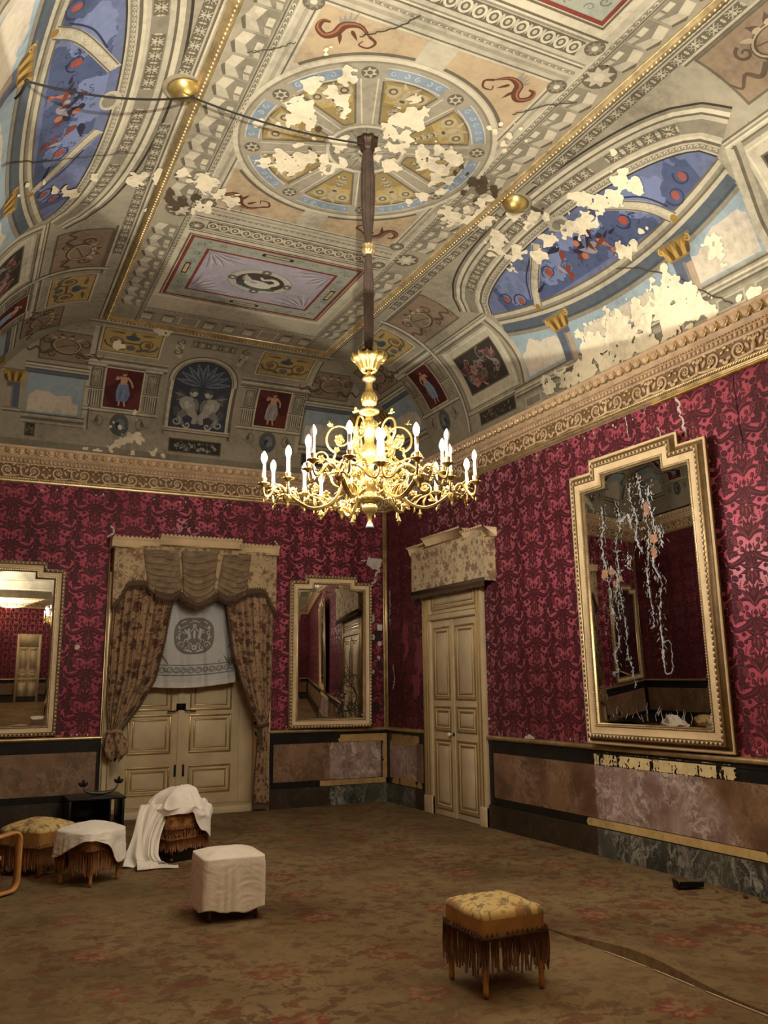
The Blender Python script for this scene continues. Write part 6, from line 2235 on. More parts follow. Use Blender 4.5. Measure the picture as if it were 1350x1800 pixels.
def T(VF):
    return VF[0] + OFF, VF[1]


def Lz(prof, n=24, **k):
    return T(lathe(prof, n, (AX, AY, 0), **k))


b = Buf()
b.add(*Lz([(.03, 3.975), (.05, 3.965), (.065, 3.985), (.085, 4.03), (.105, 4.055), (.125, 4.07), (.13, 4.095), (.118, 4.09), (.09, 4.05), (.03, 4.01)], 48, lobes=12, lobe_amp=.09))
for k in range(12):
    a = k * PI / 6
    b.add(*T(xf(ball((0, 0, 0), .020, .012, .036, 7, 5), Matrix.Translation((AX + .118 * math.cos(a), AY + .118 * math.sin(a), 4.075)) @ Matrix.Rotation(a, 4, 'Z') @ Matrix.Rotation(.6, 4, 'Y'))))
b.build('lotus_cup', M_PALEGOLD, ch, smooth=True)
b = Buf()
b.add(*Lz([(.012, 3.99), (.018, 3.95), (.02, 3.93), (.045, 3.925), (.055, 3.915), (.05, 3.90), (.028, 3.89), (.024, 3.86), (.028, 3.83), (.036, 3.805), (.045, 3.80), (.058, 3.775), (.062, 3.74), (.055, 3.705), (.03, 3.69), (.028, 3.67), (.06, 3.665), (.08, 3.655), (.078, 3.64), (.05, 3.625), (.028, 3.615), (.03, 3.59), (.055, 3.57), (.067, 3.53), (.06, 3.49), (.042, 3.45), (.034, 3.40), (.045, 3.385), (.06, 3.36), (.068, 3.32), (.06, 3.28), (.042, 3.25), (.03, 3.21), (.034, 3.17), (.055, 3.15), (.07, 3.12), (.07, 3.06), (.05, 3.03), (.035, 3.01), (.06, 2.99), (.10, 2.975), (.105, 2.965), (.06, 2.94), (.035, 2.93), (.055, 2.915), (.06, 2.89), (.04, 2.86), (.018, 2.845), (.014, 2.80), (.016, 2.79)], 28))
for z, r, n_, s in ((3.75, .058, 10, .022), (3.54, .058, 9, .03), (3.33, .062, 9, .026), (3.10, .068, 10, .022), (2.97, .098, 12, .018), (2.90, .054, 9, .016)):
    for k in range(n_):
        a = k * 2 * PI / n_
        b.add(*T(xf(ball((0, 0, 0), s * .35, s * .55, s, 6, 5), Matrix.Translation((AX + r * math.cos(a), AY + r * math.sin(a), z)) @ Matrix.Rotation(a, 4, 'Z'))))
b.build('body', M_PALEGOLD, ch, smooth=True)
b = Buf()
b.add(*Lz([(.012, 2.80), (.02, 2.785), (.03, 2.76), (.034, 2.745), (.001, 2.752)], 16)); b.add(*Lz([(.004, 2.87), (.007, 2.80)], 8))
b.build('bell_pendant', mottled('grey_glass_drop', lin(120, 116, 112), .3, .3, .1, 9), ch, smooth=True)
b = Buf()
b.add(*Lz([(.004, 4.16), (.03, 4.155), (.034, 4.13), (.03, 4.11), (.06, 4.10), (.075, 4.08), (.04, 4.06)], 16))
for k in range(4):
    a = k * PI / 2
    b.add(*T(tube(smooth_path([(AX, AY, 4.15), (AX + .05 * math.cos(a), AY + .05 * math.sin(a), 4.14), (AX + .07 * math.cos(a), AY + .07 * math.sin(a), 4.08)], 7), .008, 6)))
b.build('hook', M_IRON, ch, smooth=True)
# gathered velvet sleeve over the chain, in two lengths with a gilt knot
b = Buf()
def sleeve(prof):
    prof = smooth_path(np.c_[np.array(prof), np.zeros(len(prof))], 5 * len(prof))[:, :2]
    return Lz(prof, 44, lobes=11, lobe_amp=.10)
b.add(*sleeve([(.02, 5.90), (.034, 5.86), (.047, 5.70), (.052, 5.5), (.047, 5.3), (.034, 5.15), (.02, 5.03)]))
b.add(*sleeve([(.02, 4.96), (.03, 4.85), (.037, 4.7), (.038, 4.5), (.036, 4.3), (.03, 4.18), (.014, 4.14)]))
b.build('chain_sleeve', M_SLEEVE, ch, smooth=True)
b = Buf()
b.add(*Lz([(.02, 5.04), (.045, 5.03), (.055, 5.01), (.04, 4.995), (.055, 4.98), (.05, 4.96), (.02, 4.945)], 30, lobes=10, lobe_amp=.12))
b.build('knot', M_GOLD, ch, smooth=True)
b = Buf()
b.add(*Lz([(.02, PZ - .015), (.085, PZ - .02), (.08, PZ - .05), (.055, PZ - .075), (.06, PZ - .10), (.045, PZ - .13), (.02, PZ - .14)], 32, lobes=8, lobe_amp=.10))
b.build('ceiling_rose', mottled('dark_bronze', lin(58, 42, 28), .5, .4, .3, 20), ch, smooth=True)


def flower(b, P, r, m):
    for k in range(5):
        a = k * 2 * PI / 5
        b.add(*xf(ball((r * .75 * math.cos(a), r * .75 * math.sin(a), 0), r * .6, r * .6, r * .28, 6, 4), m(P)))
    b.add(*xf(ball((0, 0, r * .15), r * .35, r * .35, r * .35, 6, 4), m(P)))


def leaf3(b, P, ang, length, width, m):
    """little curled acanthus leaf in the arm's vertical plane"""
    V, F = ball((length / 2, 0, 0), length / 2, width / 2, width * .22, 7, 5)
    V = V.copy(); V[:, 2] += -.6 * (V[:, 0] - length * .5) ** 2 / length
    b.add(*xf((V, F), m(P) @ Matrix.Rotation(-ang, 4, 'Y')))


def make_arm(theta, lit, cluster=True):
    az = theta - YAW
    Rm = Matrix.Translation((AX - AX, 0, 0)) @ Matrix.Rotation(az, 4, 'Z')

    def A(VF):  # arm frame (radial, tangential, z) -> chandelier local
        return xf(VF, Matrix.Translation((0, 0, -2.75)) @ Rm)
    m = lambda P: Matrix.Translation(P)
    b = Buf()
    main = smooth_path([(.05, 0, 3.11), (.13, 0, 3.16), (.20, 0, 3.10), (.25, 0, 2.99), (.33, 0, 2.925), (.43, 0, 2.91), (.53, 0, 2.955), (.61, 0, 3.02)] if cluster else [(.05, 0, 3.11), (.13, 0, 3.16), (.20, 0, 3.10), (.25, 0, 2.99), (.33, 0, 2.93), (.38, 0, 2.925)], 34)
    b.add(*tube(main, np.linspace(.017, .012, 34), 8)); b.add(*tube(main + [0, .014, .006], .006, 5)); b.add(*tube(main + [0, -.014, .006], .006, 5))

    def scroll(cx, cz, r, a0, turns, hand, w, n=26, ty=0.0):
        t = np.linspace(0, 1, n)
        a = a0 + hand * turns * 2 * PI * t
        rr = r * (1 - .72 * t)
        return np.stack([cx + rr * np.cos(a), ty + .02 * np.sin(t * 5), cz + rr * np.sin(a)], -1)
    s1 = scroll(.21, 3.13, .125, -PI * .75, 1.25, -1, 0)
    b.add(*tube(s1, np.linspace(.013, .007, len(s1)), 7)); b.add(*tube(s1 + [.004, .013, 0], .005, 5))
    s2 = scroll(.22, 3.45, .12, -PI * .4, 1.3, 1, 0)
    stem = smooth_path([(.20, 0, 3.25), (.27, .0, 3.28), tuple(s2[0])], 8)
    b.add(*tube(np.concatenate([stem, s2[1:]]), np.linspace(.011, .006, len(stem) + len(s2) - 1), 7))
    s3 = scroll(.37, 3.30, .055, PI, 1.1, -1, 0, 16)
    b.add(*tube(np.concatenate([smooth_path([(.25, 0, 3.27), (.29, 0, 3.25), tuple(s3[0])], 6), s3[1:]]), .006, 6))
    s4 = scroll(.42, 3.06, .06, -PI / 2, 1.2, 1, 0, 16)
    b.add(*tube(np.concatenate([smooth_path([(.34, 0, 2.93), (.38, 0, 2.98), tuple(s4[0])], 6), s4[1:]]), .007, 6))
    for (x, z, r, ry) in ((.21, 3.13, .036, 1.2), (.23, 3.44, .030, 1.4), (.37, 3.30, .022, 1.2), (.42, 3.06, .024, 1.3), (.17, 3.30, .026, .4), (.30, 3.56, .022, .3), (.12, 3.52, .022, .8), (.30, 3.17, .022, .5), (.33, 3.02, .026, .9), (.14, 3.0, .024, .7), (.47, 2.97, .022, .6), (.25, 3.36, .020, 1.)):
        for sy in ((-.018, .018) if r > .028 else (.0,)):
            flower(b, (x, sy, z), r, lambda P, ry=ry: Matrix.Translation(P) @ Matrix.Rotation(ry, 4, 'X') @ Matrix.Rotation(x * 9, 4, 'Z'))
    for (x, z, a, l, w) in ((.20, 3.02, -.8, .10, .04), (.30, 2.96, .6, .11, .045), (.40, 2.92, 1.3, .09, .04), (.50, 2.95, 2.2, .09, .04), (.27, 3.0, 2.4, .10, .04), (.16, 3.17, 1.2, .12, .045), (.24, 3.27, .3, .11, .04), (.22, 3.26, 2.4, .09, .035), (.34, 2.92, -1.6, .06, .03), (.55, 3.0, .9, .08, .035), (.29, 3.55, 1.2, .05, .03), (.10, 3.08, -1.4, .08, .04), (.36, 3.14, .5, .07, .03)):
        leaf3(b, (x, 0, z), a, l, w, m)
    # glass-like drops below
    for (x, z) in ((.38, 2.87), (.26, 2.93)) if cluster else ((.36, 2.86),):
        V, F = lathe([(.001, .03), (.006, .02), (.012, .0), (.022, -.008), (.012, -.018), (.009, -.03), (.001, -.045)], 8)
        b.add(V + [x, 0, z], F)
    socks = []
    if cluster:
        hub = (.63, 0, 3.03)
        b.add(*[c for c in (lambda VF: (VF[0] + [.63, 0, 0], VF[1]))(lathe([(.001, 3.09), (.018, 3.08), (.03, 3.05), (.026, 3.02), (.04, 3.0), (.03, 2.98), (.012, 2.965), (.016, 2.95), (.001, 2.92)], 12))])
        for k in range(6):
            a = k * PI / 3
            leaf3(b, (.63 + .02 * math.cos(a), .02 * math.sin(a), 3.03), -.3, .06, .03, lambda P, a=a: Matrix.Translation(P) @ Matrix.Rotation(a, 4, 'Z'))
        for dx, dy in ((.15, -.13), (.15, .13), (-.07, -.26), (-.07, .26)):
            d = math.hypot(dx, dy); ux, uy = dx / d, dy / d
            q = lambda s, z: (.63 + ux * s, uy * s, z)
            pth = smooth_path([q(.02, 3.05), q(d * .3, 3.085), q(d * .55, 3.06), q(d * .75, 3.0), q(d * .92, 2.99), q(d, 3.03), q(d, 3.075)], 22)
            b.add(*tube(pth, np.linspace(.011, .008, 22), 7)); b.add(*tube(pth[:16] + [0, 0, .012], .005, 5))
            flower(b, q(d * .5, 3.02), .02, lambda P: Matrix.Translation(P) @ Matrix.Rotation(1.2, 4, 'X'))
            flower(b, q(d * .72, 3.07), .014, lambda P: Matrix.Translation(P))
            leaf3(b, q(d * .35, 3.06), .9, .07, .03, lambda P, a=math.atan2(uy, ux): Matrix.Translation(P) @ Matrix.Rotation(a, 4, 'Z'))
            leaf3(b, q(d * .8, 2.99), -.9, .05, .025, lambda P, a=math.atan2(uy, ux): Matrix.Translation(P) @ Matrix.Rotation(a, 4, 'Z'))
            V, F = lathe([(.006, 3.06), (.022, 3.075), (.040, 3.088), (.042, 3.094), (.02, 3.092), (.016, 3.10), (.022, 3.125), (.020, 3.135), (.012, 3.135)], 14)
            c = q(d, 0); b.add(V + np.array(c), F)
            for k in range(8):
                a = k * PI / 4
                b.add(*ball((c[0] + .042 * math.cos(a), c[1] + .042 * math.sin(a), 3.088), .009, .009, .006, 5, 4))
            V, F = lathe([(.001, .02), (.005, .012), (.009, 0), (.004, -.012), (.001, -.02)], 7); b.add(V + [c[0], c[1], 2.955], F)
            socks.append(c)
    bb = Buf()
    for V, L, N, C, P_, MI in zip(b.V, b.L, b.N, b.C, b.P, b.MI):
        bb.V.append(A((V, None))[0]); bb.L.append(L); bb.N.append(N); bb.C.append(C); bb.P.append(P_); bb.MI.append(MI)
    bb.n = b.n
    arm = bb.build('arm', M_PALEGOLD, ch, smooth=True)
    for (c, on) in zip(socks, lit):
        cbuf = Buf(); cbuf.add(*A(tube([(c[0], c[1], 3.13), (c[0], c[1], 3.245)], .0135, 10)))
        cbuf.build('candle_tube', M_CANDLE, arm, smooth=False)
        bl = Buf()
        bl.add(*A((lambda VF: (VF[0] + np.array([c[0], c[1], 0]), VF[1]))(lathe([(.001, 3.243), (.010, 3.245), (.013, 3.255), (.020, 3.272), (.0225, 3.287), (.020, 3.303), (.013, 3.32), (.006, 3.333), (.001, 3.338)], 10))))
        tag(bl.build('bulb', M_LIT if on else M_UNLIT, arm, smooth=True), 'lit candle bulb' if on else 'unlit candle bulb')
    return arm


rad = math.radians
for th, lit, cl in ((172, (1, 1, 1, 1), True), (-108, (0, 1, 1, 1), True), (112, (1, 1, 0, 0), True), (-56, (1, 0, 0, 1), True), (8, (0, 1, 0, 1), True), (52, (), False)):
    make_arm(rad(th), lit, cl)

# ------------------------------------------------------------------ cable strung across the ceiling
def vpoint(px, py, off):
    k, u, v = vault_hit(px, py)
    c = {'F': ch_flat, 'R': ch_cr, 'L': ch_cl, 'B': ch_cb}[k]
    return c(np.array([u]), np.array([v]), np.array([off]))[0]
A1, A2 = vpoint(40, 137, .03), vpoint(338, 152, .09)
A0 = A1 + np.array([-.06, .0, -.14])
A3 = np.array([AX - .05, AY - .03, PZ - .09])
b = Buf()
def sag(p, q, s, n=14):
    t = np.linspace(0, 1, n)[:, None]
    return p * (1 - t) + q * t - np.array([0, 0, 1]) * s * 4 * t * (1 - t)
b.add(*tube(np.concatenate([sag(A0, A1, .02)[:-1], sag(A1, A2, .06)[:-1], sag(A2, A3, .05)]), .0075, 6))
for p_ in (A1, A2):
    b.add(*ball(p_, .016, .016, .016, 8, 6))
tag(b.build('electric_cable', M_WIRE), 'thin black cable strung below the painted ceiling to the chandelier hook', 'cable')


# ------------------------------------------------------------------ carpet in two widths with a buckled seam
def carpet(name, label, x0, x1, seam_right):
    nx, ny = 150, 260
    X, Y = np.meshgrid(np.linspace(0, 1, nx), np.linspace(-RL + .05, -.06, ny), indexing='ij')
    sx = -1.955 + .02 * np.sin(Y * 1.3) + .012 * np.sin(Y * 4.1)
    if seam_right:   # the strip left of the seam lies flat
        XX = x0 + (sx - .002 - x0) * X ** .8
        Z = .010 + .004 * fbm(XX * 3, Y * 3, 4)
    else:            # the strip right of the seam has lifted
        XX = sx + (x1 - sx) * X ** 1.5
        lift = np.exp(-((Y + 7.25) / .55) ** 2) * .055 + np.exp(-((Y + 8.6) / .5) ** 2) * .02 + .001
        d = (XX - sx)
        Z = .010 + .004 * fbm(XX * 3, Y * 3, 4) + lift * np.exp(-(d / .16) ** 2) + .02 * np.exp(-((d - .2) / .16) ** 2) * np.exp(-((Y + 7.3) / .6) ** 2)
    b = Buf()
    V = np.stack([XX.ravel(), Y.ravel(), Z.ravel()], -1)
    b.add(V, gridF(nx, ny))
    k = 0 if not seam_right else nx - 1
    e = V.reshape(nx, ny, 3)[k]
    lo_ = e.copy(); lo_[:, 2] = .001
    b.add(np.concatenate([e, lo_]), [(i, i + 1, ny + i + 1, ny + i) for i in range(ny - 1)])
    return tag(b.build(name, M_CARPET, smooth=True), label, 'carpet')


c1 = carpet('carpet', 'wide worn brown floral carpet under the stools, left of the buckled seam', -RW + .03, None, True)
c2 = carpet('carpet', 'worn brown carpet strip along the right wall, its edge lifted at the seam', None, -.05, False)
b = Buf()
for (ya, yb) in ((-7.0, -7.35), (-7.4, -7.72), (-7.8, -8.2), (-8.3, -8.55)):
    t = np.linspace(ya, yb, 8)
    xs_ = -1.955 + .02 * np.sin(t * 1.3) + .012 * np.sin(t * 4.1) - .022
    P_ = np.stack([xs_, t, np.full(8, .0165)], -1)
    b.add(*tube(P_, .005, 5))
b.build('seam_binding', mottled('pale_jute', lin(184, 160, 128), .9, 0, .1, 30), c1)


# ------------------------------------------------------------------ stools
def rsq(th, h, p=5.0):
    return h / (np.abs(np.cos(th)) ** p + np.abs(np.sin(th)) ** p) ** (1 / p)


def legs(root, half, ztop, mats, r0=.026, r1=.014, turned=True):
    for sx in (-1, 1):
        for sy in (-1, 1):
            b = Buf()
            prof = [(.001, 0), (r1, .002), (r1 * 1.2, .03), (r1, .05), (r0 * .8, ztop * .5), (r0, ztop * .8), (r0 * 1.1, ztop)] if turned else [(.001, 0), (r1, 0), (r0, ztop)]
            V, F = lathe(prof, 12)
            b.add(V + [sx * half, sy * half, 0], F)
            b.build('leg', mats, root, smooth=True)


def stool(label, loc, rz, half=.20, edge=.395, dome=.455, band=.10, cloth=M_STOOL, side=M_STOOLSIDE, fringe=M_FRINGE, flen=.2, group='fringed stools', legm=M_YELLOWWOOD, seed=1, gaps=()):
    root = empty('fringed_stool', loc, label, 'stool', group, rz)
    r = random.Random(seed)
    n, k = 104, 14
    th = np.arange(n) * 2 * PI / n
    R = rsq(th, half, 14)
    rho = np.r_[np.linspace(.001, .93, k), .985, 1.0, .985]
    zz = np.r_[edge + .012 + (dome - edge - .012) * (1 - np.linspace(0, .93, k) ** 1.6), edge + .004, edge - .012, edge - .022]
    tmp = rho[None] * R[:, None]
    lump = .006 * (fbm(np.outer(np.cos(th), rho) * 3 + seed, np.outer(np.sin(th), rho) * 3, seed) - .5)
    V = np.stack([tmp * np.cos(th)[:, None], tmp * np.sin(th)[:, None], np.tile(zz, (n, 1)) + lump * 2], -1).reshape(-1, 3)
    b = Buf(); b.add(V, gridF(n, len(rho), True), pat=V * [1, 1, 0] + [seed * 3.7, seed, 0])
    b.build('cushion', cloth, root, smooth=True)
    zs = np.linspace(edge - .018, edge - band, 6)
    V = np.stack([np.outer(R * np.cos(th), np.ones(6)) * .99, np.outer(R * np.sin(th), np.ones(6)) * .99, np.tile(zs, (n, 1))], -1)
    V[:, 1:-1, :2] *= (1 + .008 * np.sin(th * 11)[:, None, None])
    V = V.reshape(-1, 3)
    b = Buf()
    per = np.repeat(np.cumsum(np.r_[0, np.hypot(*np.diff(np.stack([R * np.cos(th), R * np.sin(th)]), axis=1))]), 6)
    b.add(V, gridF(n, 6, True), pat=np.stack([per + seed, V[:, 2] + 9, 0 * per], -1))
    b.build('seat_band', side, root, smooth=True)
    # fringe: heading braid and hanging strands
    b = Buf()
    zf = edge - band
    for sd in range(4):
        m = Matrix.Rotation(sd * PI / 2, 4, 'Z')
        V, F = box(-half, half * .985, zf - .018, half, half * 1.02, zf + .008)
        b.add(*xf((V, F), m))
        cnt = int(half * 2 / .0105)
        for j in range(cnt):
            x = -half + 2 * half * (j + .5) / cnt
            if any(g[0] == sd and g[1] < x / half < g[2] for g in gaps):
                continue
            l = flen * r.uniform(.75, 1.08)
            if r.random() < .12: l *= .55
            o = half * 1.005 + r.uniform(-.004, .006)
            xe = x + r.gauss(0, .006)
            b.add(*xf(tube([(x, o, zf - .008), (x + r.gauss(0, .003), o + r.uniform(-.004, .006), zf - l * .5), (xe, o + r.gauss(0, .005), zf - l)], [.0052, .0062, .005], 5), m))
            if j % 3 == 0:
                b.add(*xf(ball((x, half * 1.02, zf + .012), .008, .006, .012, 6, 4), m))
    b.build('fringe', fringe, root)
    legs(root, half - .03, edge - band, legm)
    V, F = box(-half + .035, -half + .035, edge - band + .002, half - .035, half - .035, edge - .03)
    b = Buf(); b.add(V, F); b.build('seat_frame', M_DARKWOOD, root)
    return root


stool('yellow floral stool with tattered fringe alone in the foreground', (-2.868, -7.18, .0155), 0.0, .205, .395, .462, .10, flen=.19, seed=1, fringe=M_FRINGEDARK, gaps=((1, .45, .62), (3, .28, .45), (0, -.6, -.4), (2, .38, .5)))
stool('fringed stool half hidden under a white cloth, left of the white covered stool', (-4.495, -3.47, .0155), rad(39.7), .19, .395, .46, .11, flen=.19, seed=2, side=M_STOOLSIDE, gaps=((1, .2, .5),))
stool('large yellow domed stool with long fringe at the left edge, bare of any cloth', (-4.86, -2.80, .0155), rad(45), .235, .375, .462, .13, flen=.2, seed=3)
# rust stool with two tiers of fringe
rs = stool('rust brocade stool with two tiers of fringe under a heaped sheet', (-3.62, -2.77, .0155), rad(25), .215, .42, .46, .12, cloth=M_POUF, side=M_POUF, flen=.10, seed=4)
b = Buf()
r = random.Random(12)
for sd in range(4):
    mm = Matrix.Rotation(sd * PI / 2, 4, 'Z')
    b.add(*xf(box(-.215, .205, .19, .215, .222, .215), mm))
    for j in range(40):
        x = -.215 + .43 * (j + .5) / 40
        b.add(*xf(tube([(x, .217, .2), (x + r.gauss(0, .004), .222, .1 + r.uniform(-.015, .02))], [.006, .005], 5), mm))
b.build('lower_fringe', M_FRINGE, rs)
b = Buf(); b.add(*box(-.2, -.2, 0, .2, .2, .3)); b.build('base', M_BLACK, rs, bevel=.01)


def cover(name, mat, root, half, edge, dome, hang, seed, flare=.0, wr=.01, parent=None, nth=120, p=6.0, horiz=0.0, lump=0.0, nh=22):
    th = np.arange(nth) * 2 * PI / nth
    R = rsq(th, half, p)
    k = 16
    rows = []
    for i in range(k):
        t = i / (k - 1)
        x, y = R * t * np.cos(th), R * t * np.sin(th)
        z = edge + (dome - edge) * (1 - t ** 1.8) + lump * (fbm(x * 7 + seed, y * 7, seed, 3) - .45) * (1 - .3 * t) + .004 * (fbm(x * 25, y * 25, seed + 4) - .5)
        rows.append(np.stack([x, y, z], -1))
    H = hang(th)
    zr = rows[-1][:, 2]
    for i in range(1, nh + 1):
        t = i / nh
        s = t * H
        off = flare * t * (1 + .9 * np.sin(th * 9 + seed)) + wr * t * np.sin(th * 17 + 3 * np.sin(th * 5 + seed)) + horiz * (1 - 2 * np.abs(fbm(th * 1.6 + seed, s * 26 + 1.2 * np.sin(th * 4), seed + 9, 3) - .5) - .75) * np.minimum(1, 6 * t)
        rr = R + .006 * min(1, t * 8) + off
        drop = np.where(s < .012, s * .6, s)
        rows.append(np.stack([rr * np.cos(th), rr * np.sin(th), zr - drop], -1))
    V = np.stack(rows, 1).reshape(-1, 3)
    b = Buf(); b.add(V, gridF(nth, len(rows), True))
    o = b.build(name, mat, parent, smooth=True)
    so = o.modifiers.new('thickness', 'SOLIDIFY'); so.thickness = .004; so.offset = 1
    return o


# white stool in its loose cover
ws = empty('covered_stool', (-3.765, -5.075, .0155), 'stool in a loose white linen cover with dark wooden feet', 'stool', None, rad(-2))
cover('slip_cover', M_LINEN, ws, .222, .415, .462, lambda th: .345 + .012 * np.sin(4 * th + 1) + .008 * np.sin(9 * th), 3, .004, .004, ws, 160, 9.0, .0075, nh=40)
legs(ws, .162, .38, M_DARKWOOD, .026, .013)
b = Buf(); b.add(*box(-.17, -.17, .30, .17, .17, .40)); b.build('seat_frame', M_DARKWOOD, ws)


# white cloth over the left stool
def h2(th):
    # local angle; the stool's front corner points towards the viewer
    a = (th - rad(-108 - 39.7) + PI) % (2 * PI) - PI     # 0 = towards the viewer
    return np.interp(a, [-PI, -2.2, -1.55, -1.25, -.8, -.45, 0, .35, .7, 1.0, 1.25, 1.5, 2.2, PI], [.15, .17, .20, .21, .17, .12, .06, .06, .10, .17, .27, .25, .16, .15])
o = cover('dust_sheet', M_SHEET, None, .235, .425, .487, h2, 5, .012, .006, None, 120, 3.6, .012, .02)
o.location = (-4.495, -3.47, .012); o.rotation_euler = (0, 0, rad(39.7))
tag(o, 'white cloth thrown over the low fringed stool second from the left', 'cloth', 'dust sheets')

# sheet heaped on the rust stool and trailing to the floor
def h3(th):
    a = (th - rad(-115 - 25) + PI) % (2 * PI) - PI
    return np.interp(a, [-PI, -2.4, -1.7, -1.2, -.8, -.45, 0, .5, .8, 1.1, 1.4, 2.0, PI], [.12, .2, .30, .34, .30, .12, .05, .06, .05, .20, .24, .15, .12])
hs = Buf()
def ridges(x, y, sd):
    """soft folds that swirl"""
    wx = x + .22 * (fbm(x * 3 + sd, y * 3, sd, 2) - .5) * 2
    wy = y + .22 * (fbm(x * 3, y * 3 + sd, sd + 5, 2) - .5) * 2
    return 1 - 2 * np.abs(fbm(wx * 5.5, wy * 5.5, sd + 9, 2) - .5) * 2.2


def cover_rows(half, edge, dome, hang, seed, nth=170):
    th = np.arange(nth) * 2 * PI / nth
    R = rsq(th, half, 3.2)
    rows = []
    for i in range(40):
        t = i / 39
        x, y = R * t * np.cos(th), R * t * np.sin(th)
        f = fbm(x * 4.5 + seed, y * 4.5 + 3, seed, 2)
        z = edge + (dome - edge) * (1 - t ** 2.4) * (.6 + .8 * f) + .085 * ridges(x, y, seed) * (1 - .35 * t)
        rows.append(np.stack([x, y, z], -1))
    H = hang(th); zr = rows[-1][:, 2]
    for i in range(1, 31):
        t = i / 30; s = t * H
        x, y = R * np.cos(th), R * np.sin(th)
        rr = R + .015 + .05 * np.minimum(1, 2.5 * t) * (ridges(th * .33 + s * .6, s * .9, seed + 2) - .2) * np.minimum(1, H * 5) + .01 * np.sin(th * 7 + t * 3)
        rows.append(np.stack([rr * np.cos(th), rr * np.sin(th), zr - s], -1))
    return np.stack(rows, 1).reshape(-1, 3), gridF(nth, len(rows), True)
V, F = cover_rows(.265, .45, .60, h3, 8)
c_, s_ = math.cos(rad(25)), math.sin(rad(25))
V = np.stack([c_ * V[:, 0] - s_ * V[:, 1], s_ * V[:, 0] + c_ * V[:, 1], V[:, 2]], -1)
hs.add(V, F)
def train(u, v):
    # v: 0 on top of the heap -> 1 on the floor ; u across
    w = .13 + .10 * v + .03 * np.sin(6 * v + 1)
    cx = -.20 - .17 * np.minimum(v, .75) / .75 + .10 * np.clip(v - .75, 0, 1)
    cy = -.10 - .26 * v
    z = np.interp(v, [0, .1, .25, .6, .82, .92, 1.0], [.50, .53, .45, .22, .06, .03, .016])
    f = ridges(u * .55 + .10 * np.sin(v * 4), v * .22, 31) - .3 + .35 * np.sin(u * 15 + 2.5 * np.sin(v * 3))
    ang = .62
    f = f * np.clip(v * 3.5, 0.05, 1)
    a = (u - .5) * 2 * w
    x = cx + a * math.cos(ang) * .95 - .012 * f
    y = cy - a * math.sin(ang) * .35 - .045 * f
    k = np.clip((v - .78) * 5, 0, 1)
    return x, y, z - .03 * np.clip(1 - v * 8, 0, 1) + .035 * np.clip(f + .4, 0, 2) * k
V, F = grid(train, 0, 1, 0, 1, 80, 70)
hs.add(V, F)
def tail(u, v):  # gathered end lying on the floor to the right
    x = -.44 + .34 * v + .02 * np.sin(9 * v)
    y = -.42 - .05 * v + .04 * np.sin(5 * v) + .13 * (u - .5) * (1 + .4 * np.sin(7 * v)) * (1.05 - .5 * v ** 3)
    z = .02 + .06 * np.sin(u * PI) ** .7 * (1 - .3 * v) * (.35 + .8 * np.clip(ridges(u * .3 + .05 * v, v * .5, 44), 0, 1))
    return x, y, z
V, F = grid(tail, 0, 1, 0, 1, 30, 50)
hs.add(V, F)
o = hs.build('dust_sheet', M_SHEET, smooth=True)
o.location = (-3.62, -2.77, .004)
so = o.modifiers.new('thickness', 'SOLIDIFY'); so.thickness = .004; so.offset = 1
tag(o, 'crumpled white sheet heaped on the rust stool and trailing to the floor', 'cloth', 'dust sheets')

# ------------------------------------------------------------------ black cabinet and the horned ornament on it
cb = empty('cabinet', (-4.05, -.37, .016), 'low black open cabinet against the wall left of the curtained door', 'cabinet')
w_, d_, h_ = .31, .28, .345
for nm, bx_ in (('top', (-w_ - .01, -d_ - .01, h_ - .025, w_ + .01, d_, h_)), ('side_panel', (-w_, -d_, 0, -w_ + .03, d_, h_ - .025)), ('side_panel', (w_ - .03, -d_, 0, w_, d_, h_ - .025)), ('back_panel', (-w_ + .03, d_ - .015, .03, w_ * .45, d_, h_ - .025)), ('shelf', (-w_ + .03, -d_ + .01, .03, w_ - .03, d_ - .02, .05)), ('divider', (w_ * .45, -d_ + .01, .05, w_ * .45 + .02, d_ - .02, h_ - .025))):
    b = Buf(); b.add(*box(*bx_)); b.build(nm, M_BLACK, cb, bevel=.004)
b = Buf()
orn = empty('ornament', (-3.98, -.36, .361), 'small dark curved boat-shaped ornament with upturned finned ends on the black cabinet', 'ornament')
path = smooth_path([(-.20, 0, .10), (-.17, 0, .055), (-.10, 0, .03), (0, 0, .022), (.10, 0, .03), (.17, 0, .06), (.205, 0, .12)], 26)
b.add(*tube(path, np.interp(np.linspace(0, 1, 26), [0, .2, .5, .8, 1], [.006, .016, .024, .014, .005]), 8))
b.build('hull', mottled('dull_pewter', lin(84, 78, 68), .4, .4, .3, 20), orn, smooth=True)
for x, z, nm in ((-.20, .10, 'fin'), (.205, .12, 'fin')):
    b = Buf()
    for a, l in ((1.5, .085), (2.35, .075), (.7, .075)):
        V, F = ball((l / 2, 0, 0), l / 2, .007, .020, 7, 5)
        b.add(*xf((V, F), Matrix.Translation((x, 0, z)) @ Matrix.Rotation(-a, 4, 'Y')))
    b.build(nm, M_IRON, orn, smooth=True)

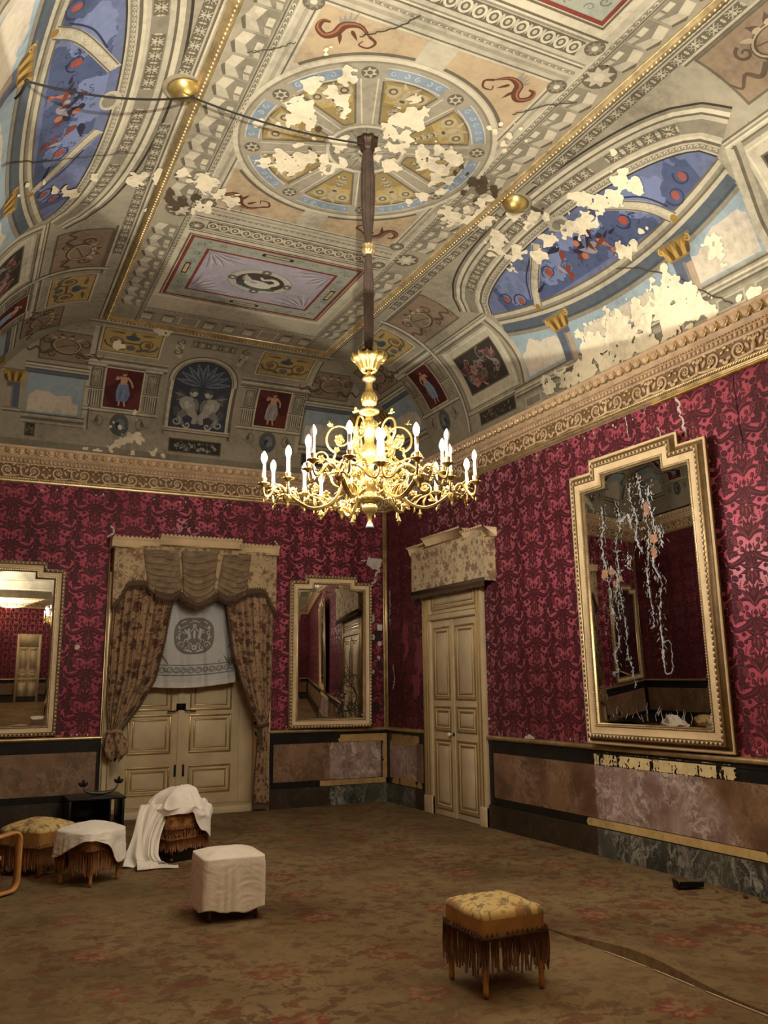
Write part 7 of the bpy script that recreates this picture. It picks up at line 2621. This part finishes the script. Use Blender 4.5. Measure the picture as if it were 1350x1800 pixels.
# ------------------------------------------------------------------ bentwood armchair at the left edge
ac = empty('armchair', (-5.06 - (.30 * math.cos(.75) + .26 * math.sin(.75)), -3.60 - (.30 * math.sin(.75) - .26 * math.cos(.75)), .012), 'bentwood armchair with pale wooden loop arms and white cushion at the left edge', 'chair', None, .75)
M_BIRCH = mottled('honey_bentwood', lin(186, 132, 76), .4, 0, .12, 9)
def loop(y):
    pts = []
    x0, x1, z0, z1, rc = -.27, .30, .012, .475, .08
    for (cx, cz, a0) in ((x1 - rc, z0 + rc, -PI / 2), (x1 - rc, z1 - rc, 0), (x0 + rc, z1 - rc - .03, PI / 2), (x0 + rc, z0 + rc, PI)):
        for t in np.linspace(0, PI / 2, 8):
            pts.append((cx + rc * math.cos(a0 + t), cz + rc * math.sin(a0 + t)))
    P = np.array(pts); n = len(P)
    c = P.mean(0)
    T_ = np.roll(P, -1, 0) - np.roll(P, 1, 0); T_ /= np.linalg.norm(T_, axis=1)[:, None]
    N_ = np.stack([-T_[:, 1], T_[:, 0]], -1)
    V = []
    for o, yy in ((0, y - .03), (0, y + .03), (.022, y + .03), (.022, y - .03)):
        Q = P + N_ * o
        V.append(np.stack([Q[:, 0], np.full(n, yy), Q[:, 1]], -1))
    V = np.concatenate(V)
    F = [(k * n + i, k * n + (i + 1) % n, ((k + 1) % 4) * n + (i + 1) % n, ((k + 1) % 4) * n + i) for k in range(4) for i in range(n)]
    return V, F
for y in (-.26, .26):
    b = Buf(); b.add(*loop(y)); b.build('arm_loop', M_BIRCH, ac)
b = Buf()
for x, z in ((.12, .27), (-.2, .20)):
    b.add(*box(x - .02, -.235, z, x + .02, .235, z + .03))
b.build('cross_rail', M_BIRCH, ac, bevel=.004)
b = Buf()
V, F = ball((.0, 0, .35), .25, .23, .055, 24, 12)
V[:, 2] += .18 * (V[:, 0]) * .6
b.add(V, F)
b.build('seat_cushion', M_LINEN, ac, smooth=True)
b = Buf()
V, F = grid(lambda u, v: (-.22 - .16 * v - .04 * np.sin(v * 3), -.22 + .44 * u, .36 + .55 * v), 0, 1, 0, 1, 10, 14)
b.add(V, F)
o = b.build('back_cushion', M_LINEN, ac, smooth=True)
so = o.modifiers.new('thickness', 'SOLIDIFY'); so.thickness = .07

# ------------------------------------------------------------------ litter by the right wall
b = Buf()
for bx_, mt in (((-.10, -.05, .004, .10, .05, .016), None), ((-.10, -.05, .016, .10, -.04, .05), .2), ((-.11, -.05, .004, -.095, .05, .075), -.35)):
    V, F = box(*bx_)
    if mt: V, F = xf((V, F), Matrix.Rotation(mt * .4, 4, 'Y'))
    b.add(V, F)
o = b.build('broken_box', M_IRON, bevel=.003)
o.location = (-.30, -6.0, .026); o.rotation_euler = (.06, -.05, -.35)
tag(o, 'small broken dark box lying on the carpet by the right wall plinth', 'debris')
r = random.Random(3)
grp = 'scraps fallen by the right wall'
for i, (x, y, s, lab) in enumerate(((-.17, -6.43, .045, 'brown curled scrap on the carpet, first past the broken box'), (-.15, -6.60, .06, 'dark curled scrap on the carpet near the right photo edge'), (-.22, -6.20, .02, 'tiny dark crumb on the carpet between the broken box and the scraps'))):
    V, F = grid(lambda u, v: (s * (u - .5) * 2, s * .7 * (v - .5) * (1 - .7 * (2 * u - 1) ** 2), .006 + s * .5 * np.abs(np.sin(u * 5 + v * 2)) * .6), 0, 1, 0, 1, 9, 6)
    b = Buf(); b.add(V, F)
    o = b.build('scrap', mottled('dry_brown_scrap', lin(86, 66, 44), .8, 0, .3, 20))
    so = o.modifiers.new('thickness', 'SOLIDIFY'); so.thickness = .003
    o.location = (x, y, .016); o.rotation_euler = (0, 0, r.uniform(0, 3))
    tag(o, lab, 'debris', grp)
